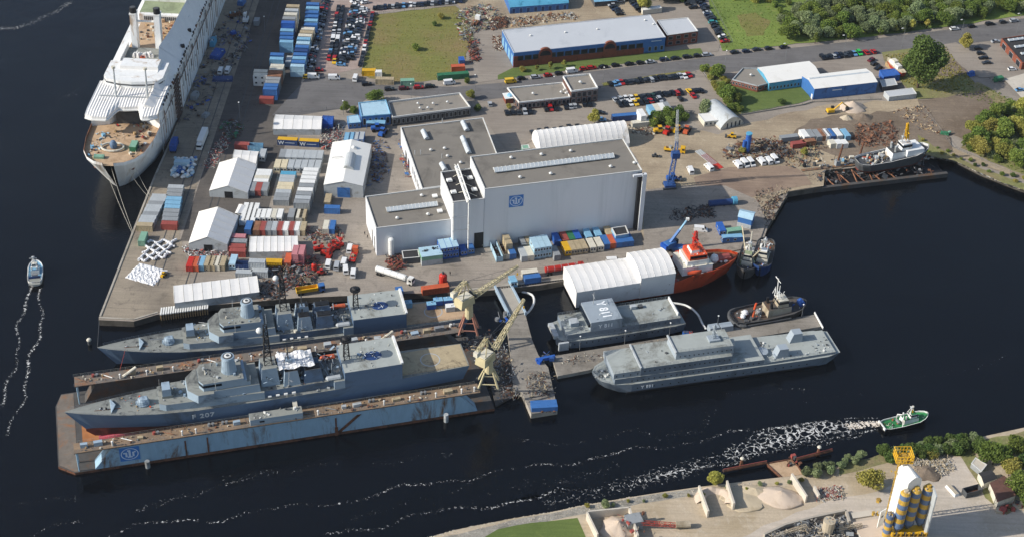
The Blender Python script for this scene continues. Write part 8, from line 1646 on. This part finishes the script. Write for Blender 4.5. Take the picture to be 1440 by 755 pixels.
tw.prism(L4,0,24.4,'white','white'); tr_=M(); A_,B_,C_,D_=[Vector(p) for p in L4]
rg=[]
for s,e in((A_,B_),(D_,C_)): rg.append([(*s.lerp(e,i/6),24.4+1.6*math.sin(math.pi*i/6)) for i in range(7)])
tr_.loft(rg,'white'); P.append(['tower',tw,[['tower_roof',tr_]]])
pf=M(); pf.box(-5.5,5.2,-3.2,1.6,4.6,5.2,'yellow'); 
for i in range(9): x=-5.3+i*1.3; pf.box(x-.08,x+.08,-3.3,-3.2,5.2,7.2,'silo_yellow'); pf.box(x-.4,x+.3,-3.2,-2.5,5.2,6.4,'darkgrey' if i%2 else 'yellow')
P.append(['platform',pf])
bs2=M(); bs2.box(-5,5,-3,1.4,0,4.6,'offwhite'); bw=M(); bw.box(-4.4,4.2,-3.08,-3.,2.,4.,'window'); P.append(['control_room',bs2,[['window',bw]]])
b2=M(); b2.box(4.9,5.3,-3,1.5,.0,22,'lightgrey'); P.append(['ladder_wall',b2])
# yellow hoist at the back of the tower
p=g(1262,648,27); dx,dy=p[0]-sx,p[1]-sy; hx,hy=dx*math.cos(SA)+dy*math.sin(SA),-dx*math.sin(SA)+dy*math.cos(SA)
hm=M(); hm.truss((hx+1.9,hy+1.6,0),(hx+1.9,hy+1.6,27),1.3,'silo_yellow',16,.12); hm.clutter(hx-1.2,hx+.4,hy-1,hy+.6,22,5,1.2,['silo_yellow'],rnd); P.append(['hoist_mast',hm])
cg=M(); x0,x1,y0,y1=hx-.6,hx+4.4,hy-1.2,hy+3.4
for (a,b) in(((x0,y0),(x1,y0)),((x1,y0),(x1,y1)),((x1,y1),(x0,y1)),((x0,y1),(x0,y0))):
    for z in(27,28.3,29.6): cg.tube((*a,z),(*b,z),.13,'yellow',4)
    for k in range(6): t_=k/5; xx,yy=a[0]+(b[0]-a[0])*t_,a[1]+(b[1]-a[1])*t_; cg.tube((xx,yy,27),(xx,yy,29.6),.09,'yellow',4)
cg.box(x0,x1,y0,y1,26.8,27,'silo_yellow'); cg.clutter(x0+.5,x1-.5,y0+.5,y1-.5,27,14,1.3,['silo_yellow','rustlight','yellow'],rnd); P.append(['hoist_cage',cg])
wp_=M(); p=g(1243,716,9); dx,dy=p[0]-sx,p[1]-sy; wp_.cb(dx,dy,2,2.6,.25,7,'white',R(35)); wp_.cb(dx+.02,dy-.16,6,.8,.1,.8,'window',R(35)); P.append(['side_panel',wp_])
for x,y in((1240,694),(1234,712)): p=g(x,y,8); q=M(); q.clutter(p[0]-sx-1.,p[0]-sx+1.,p[1]-sy-1,p[1]-sy+1,5,10,1.6,['silo_yellow','yellow','dust'],rnd); P.append(['side_gear',q])
lw=M(); lw.box(-4,14,-14,-5,0,7,'offwhite','gravel_roof'); P.append(['added_shadow_hall',lw])  # low hall added below the silos to throw shadows
for x in range(0,30,7): pass
put(P,so)
for i,(x0,y0,w_,d_,h_) in enumerate(((6,-12,8,5,12),(-9,-20,7,7,15))):
    q=M(); q.cb(0,0,0,w_,d_,h_,'offwhite'); q.cb(0,0,h_,w_-1,d_-1,1.,'silo_yellow'); single('added_shadow_block',['unseen pale block added south of the silos to cast shadow','taller unseen block added south-west of the plant to cast shadow'][i],'building',(sx+x0,sy+y0-6,ZB),SA,q) if i==0 else None  # unseen block, added so that its shadow falls beside the silos
# huts and skips in the corner
def hut(px,he,hr,along,label,mr='roofing_dark',mw='offwhite'):
    pts=[g(*p,he+ZB) for p in px]; c,parts=gable(pts,he,hr,mr,mw,along,0,.2); return building('corner_hut',label,c,parts,None,'hut',z=ZB)
hut([(1384,679),(1402,672),(1392,660),(1376,664)],2.6,3.2,0,'low hut with a dark brown roof and pale gable below the tall green tree')
hut([(1403,705),(1428,696),(1412,668),(1392,678)],2.8,3.1,0,'long low hut with brown roof, largest of the corner huts','brickdark')
box_building('corner_shed','pale flat shed roof above the corner huts',[(1380,662),(1388,652),(1372,642),(1366,650)],2.4,'grey','concretelight',par=.1,cat='shed')
p=g(1366,693,ZB); q=M(); 
for a in((-3.,3.,-1.3,-1.15),(-3.,3.,1.15,1.3),(-3.,-2.85,-1.15,1.15),(2.85,3.,-1.15,1.15)): q.box(*a,0,2.2,'darkgrey')
q.box(-2.85,2.85,-1.15,1.15,0,.2,'rust'); single('open_skip','black open skip on the gravel beside the corner huts','skip',(p[0],p[1],ZB),R(22),q)
p=g(1339,690,ZB); q=M(); q.box(-2.6,2.6,-1.,1.,0,1.,'white','concretelight',.3); q.box(-2.2,2.2,-.6,.6,1.0,1.05,'dust'); single('white_trough','white trough lying on the gravel west of the black skip','trough',(p[0],p[1],ZB),R(115),q)
p=g(1424,712,ZB); q=M(); q.clutter(-6,6,-1.6,1.6,0,26,2.2,['brownred','rust','darkgrey','dust'],rnd); single('timber_pile','brown pile of beams south of the corner huts','pile',(p[0],p[1],ZB),.2,q)
# ================================================================ foam on the water
def foammat(name,sc1,thr,dens,tint=(.72,.72,.7),rw=.55,nw=.9,fo=1.1,rs=9.,vd=1.2):
    mt=bpy.data.materials.new(name); mt.use_nodes=True; nt=mt.node_tree; N=nt.nodes; L=nt.links; b=N['Principled BSDF']; b.inputs['Base Color'].default_value=(*tint,1); b.inputs['Roughness'].default_value=.9
    tc=N.new('ShaderNodeTexCoord'); at=N.new('ShaderNodeAttribute'); at.attribute_name='fade'
    n=N.new('ShaderNodeTexNoise'); n.inputs['Scale'].default_value=sc1; n.inputs['Detail'].default_value=3; n.inputs['Distortion'].default_value=1.2; L.new(tc.outputs['Object'],n.inputs['Vector'])
    n2=N.new('ShaderNodeTexNoise'); n2.inputs['Scale'].default_value=sc1*3.5; n2.inputs['Detail'].default_value=3; n2.inputs['Distortion'].default_value=.5; L.new(tc.outputs['Object'],n2.inputs['Vector'])
    def mth(op,a,b_=None,c=None):
        m_=N.new('ShaderNodeMath'); m_.operation=op
        for i,x in enumerate((a,b_,c)):
            if x is None: continue
            if isinstance(x,(int,float)): m_.inputs[i].default_value=x
            else: L.new(x,m_.inputs[i])
        return m_.outputs[0]
    nv=N.new('ShaderNodeTexNoise'); nv.inputs['Scale'].default_value=sc1*1.2; nv.inputs['Detail'].default_value=4; L.new(tc.outputs['Object'],nv.inputs['Vector'])
    vm=N.new('ShaderNodeVectorMath'); vm.operation='SCALE'; vm.inputs['Scale'].default_value=vd/sc1; L.new(nv.outputs['Color'],vm.inputs[0]); va=N.new('ShaderNodeVectorMath'); L.new(tc.outputs['Object'],va.inputs[0]); L.new(vm.outputs[0],va.inputs[1])
    vo=N.new('ShaderNodeTexVoronoi'); vo.feature='DISTANCE_TO_EDGE'; vo.inputs['Scale'].default_value=sc1*1.6; L.new(va.outputs[0],vo.inputs['Vector'])
    ridge=mth('SUBTRACT',1.,mth('MULTIPLY',vo.outputs['Distance'],rs/2)) if rs>11 else mth('SUBTRACT',1.,mth('MULTIPLY',mth('ABSOLUTE',mth('SUBTRACT',n.outputs['Fac'],.5)),rs))
    v=mth('ADD',mth('MULTIPLY',ridge,rw),mth('MULTIPLY',n2.outputs['Fac'],nw)); v=mth('ADD',v,mth('MULTIPLY',mth('SUBTRACT',at.outputs['Fac'],1.),fo))
    r=N.new('ShaderNodeMapRange'); r.inputs[1].default_value=thr; r.inputs[2].default_value=thr+.22; r.inputs[4].default_value=dens; L.new(v,r.inputs[0])
    tr=N.new('ShaderNodeBsdfTransparent'); ms=N.new('ShaderNodeMixShader'); L.new(r.outputs[0],ms.inputs[0]); L.new(tr.outputs[0],ms.inputs[1]); L.new(b.outputs[0],ms.inputs[2]); L.new(ms.outputs[0],N['Material Output'].inputs['Surface']); MATS[name]=mt
foammat('foam_line',.45,.615,.85,rw=.13,nw=1.05,fo=.5); foammat('foam_speck',.5,.652,.75,rw=.12,nw=1.05,fo=.5); foammat('foam_wake',.26,.635,.8,rw=.5,nw=.75,fo=.75,rs=11.5); foammat('foam_churn',.5,.42,.95,(.75,.66,.55))
FZ=[0]
def foam(name,pts,w,mname,strength=1.,wob=1.5,step=2.):
    "ribbon of foam lying on the water; w: half-widths (m) per point or one value"
    W_=[Vector(g(*p,WZ)) for p in pts]; ws=w if isinstance(w,(list,tuple)) else [w]*len(W_); out=[]; r_=random.Random(int(pts[0][0]*3+pts[0][1]))
    for i in range(len(W_)-1):
        d=(W_[i+1]-W_[i]); n=max(1,int(d.length/step))
        for k in range(n): out.append((W_[i]+d*(k/n),ws[i]+(ws[i+1]-ws[i])*k/n,i+k/n))
    out.append((W_[-1],ws[-1],len(W_)-1)); me=bpy.data.meshes.new(name); V=[];F=[];fd_=[]; ph=r_.uniform(0,6); FZ[0]+=.006; m_=len(out)
    for i,(p,h,t) in enumerate(out):
        a=out[max(0,i-1)][0];b=out[min(m_-1,i+1)][0]; d=(b-a).normalized(); nn=Vector((-d.y,d.x)); p=p+nn*(wob*(math.sin(i*.35+ph)+.6*math.sin(i*.83+ph*2))*.6); e=min(1,(i+2)/3,(m_-1-i)/3); sv=strength*(.93+.07*math.sin(i*.21+ph))
        for s_,f in((-1,0),(-.6,.8),(0,1),(.6,.8),(1,0)): q=p+nn*(h*s_); V.append((q.x,q.y,WZ+.03+FZ[0])); fd_.append(max(0,f*sv*e))
    for i in range(m_-1):
        for k in range(4): b=i*5+k; F.append((b,b+5,b+6,b+1))
    me.from_pydata(V,[],F); me.materials.append(MATS[mname]); at=me.attributes.new('fade','FLOAT','POINT'); at.data.foreach_set('value',fd_); me.update()
    o=mk(name,me); o['kind']='stuff'; return o
LN=[([(137,754),(207,736),(260,733),(300,730),(360,717),(420,712),(493,703),(560,686),(633,675),(720,660),(810,648),(870,636),(940,626),(1020,610),(1080,600)],1.2,1.0),
([(450,752),(527,740),(577,725),(643,716),(720,704),(787,693),(853,685),(907,671),(963,666),(1003,653),(1080,637),(1160,620),(1232,606)],1.2,1.05),
([(300,690),(360,668),(443,653),(527,653),(593,638),(660,638)],2.2,.95),([(720,616),(780,621),(830,620),(900,603),(927,611),(987,603),(1013,573),(1020,553),(1080,550),(1160,548)],2.4,.92),
([(5,705),(77,703),(140,701)],2.2,.95),([(180,722),(233,706),(300,680),(360,655)],2.6,.95),([(33,753),(67,738),(140,736)],1.6,.95),([(480,735),(540,714),(575,700),(620,690)],2.6,.9),([(560,705),(640,694),(680,668),(720,650)],3.5,.88),([(600,720),(700,690),(760,680),(840,664),(900,650)],6.,.86),([(640,742),(720,712),(760,700)],4,.82),
([(41,398),(36,420),(22,500),(8,560),(0,585)],1.0,1.2),([(57,398),(60,420),(52,480),(30,560),(5,630)],1.0,1.2),([(1080,580),(1160,560),(1260,530),(1330,525)],4,.78),([(1240,545),(1320,530),(1420,500),(1445,480)],4,.84),([(1390,375),(1430,362)],3,.8),
([(70,170),(85,140),(110,130),(130,70),(145,40)],5,.84),([(0,170),(20,190)],4,.8),([(1080,525),(1160,545),(1240,560)],3,.76),([(40,245),(90,200)],4,.72)]
for pts,w_,s_ in LN: foam('foam',pts,w_,'foam_line' if w_<2 else 'foam_speck',s_,1.6)
foam('foam',[(-5,40),(20,40),(53,28),(80,17),(112,-3)],2.8,'foam_speck',1.22,1.)
foam('foam',[(1240,595),(1205,597),(1160,602),(1120,610),(1080,621),(1040,634),(1000,648)],[2.2,4.5,6.5,7.5,8,7,5],'foam_wake',1.08,.4); foam('foam',[(1060,628),(1000,648),(960,660),(915,674),(860,686),(800,700),(740,712)],[5,6,6,6,6,6,5],'foam_wake',.9,.6)
foam('foam',[(1241,595),(1222,596),(1196,598),(1170,601)],[2.,2.4,2.6,1.6],'foam_churn',1.0,.2)
foam('foam',[(1238,588),(1190,588),(1140,594),(1080,603),(1040,612)],.8,'foam_line',1.12,.3); foam('foam',[(1236,603),(1190,612),(1140,624),(1080,638)],1.,'foam_line',1.12,.3)
foam('foam',[(1290,590),(1262,597),(1242,602)],.7,'foam_line',1.15,.1); foam('foam',[(48,397),(48,404),(48,409)],1.0,'foam_churn',.85,.1); foam('foam',[(43,372),(38,388),(39,408)],.6,'foam_line',1.1,.1)
# ================================================================ light
wd=bpy.data.worlds.new('World'); sc.world=wd; wd.use_nodes=True; N=wd.node_tree.nodes; L=wd.node_tree.links
sky=N.new('ShaderNodeTexSky'); sky.sky_type='NISHITA'; sky.sun_disc=False; sky.sun_elevation=R(31.3); sky.air_density=1.; sky.dust_density=1.2; sky.ozone_density=1.
sdir=Vector((-math.cos(R(13.2)),-math.sin(R(13.2)),0))    # toward the sun
sky.sun_rotation=math.atan2(sdir.x,sdir.y)
L.new(sky.outputs[0],N['Background'].inputs['Color']); N['Background'].inputs['Strength'].default_value=.13
ld=bpy.data.lights.new('sun','SUN'); ld.energy=4.8; ld.angle=R(.5); ld.color=(1,.945,.86); lo=bpy.data.objects.new('sun',ld); COL.objects.link(lo)
dv=Vector((sdir.x*math.cos(R(31.3)),sdir.y*math.cos(R(31.3)),math.sin(R(31.3)))); lo.rotation_euler=dv.to_track_quat('Z','Y').to_euler(); lo.location=(-200,300,300)
hz=M(); hz.box(-1500,1500,-500,2900,-10.5,CAMH+6,'white'); ho=struct('haze',hz,kind='stuff')
hm_=bpy.data.materials.new('haze_air'); hm_.use_nodes=True; N=hm_.node_tree.nodes; N.remove(N['Principled BSDF']); pv=N.new('ShaderNodeVolumePrincipled'); pv.inputs['Density'].default_value=.00003; pv.inputs['Color'].default_value=(.80,.88,1,1); pv.inputs['Anisotropy'].default_value=.2; hm_.node_tree.links.new(pv.outputs[0],N['Material Output'].inputs['Volume']); ho.data.materials.clear(); ho.data.materials.append(hm_)
sc.view_settings.view_transform='Standard'; sc.view_settings.look='None'; sc.view_settings.gamma=1; sc.view_settings.exposure=0.2; sc.view_settings.use_curve_mapping=False
sc.cycles.use_denoising=True; sc.cycles.max_bounces=6; sc.cycles.diffuse_bounces=3; sc.cycles.transparent_max_bounces=6; sc.cycles.caustics_reflective=False; sc.cycles.caustics_refractive=False
for o in sc.objects:
    if o.parent is None and o.type in('MESH','EMPTY') and not o.get('kind') and not o.get('label'): print('UNTAGGED',o.name)

for o in sc.objects:
    l=o.get('label')
    if l and len(l.split())>16: print('LONG',len(l.split()),l)

for o in sc.objects:
    if o.parent and o.type=='MESH' and (o.name.split('.')[0].endswith(('_gear','_litter','clutter','_load')) or o.name.startswith('railing')) and len(o.data.polygons)>120 and not o.name.startswith('railing'): o['kind']='stuff'
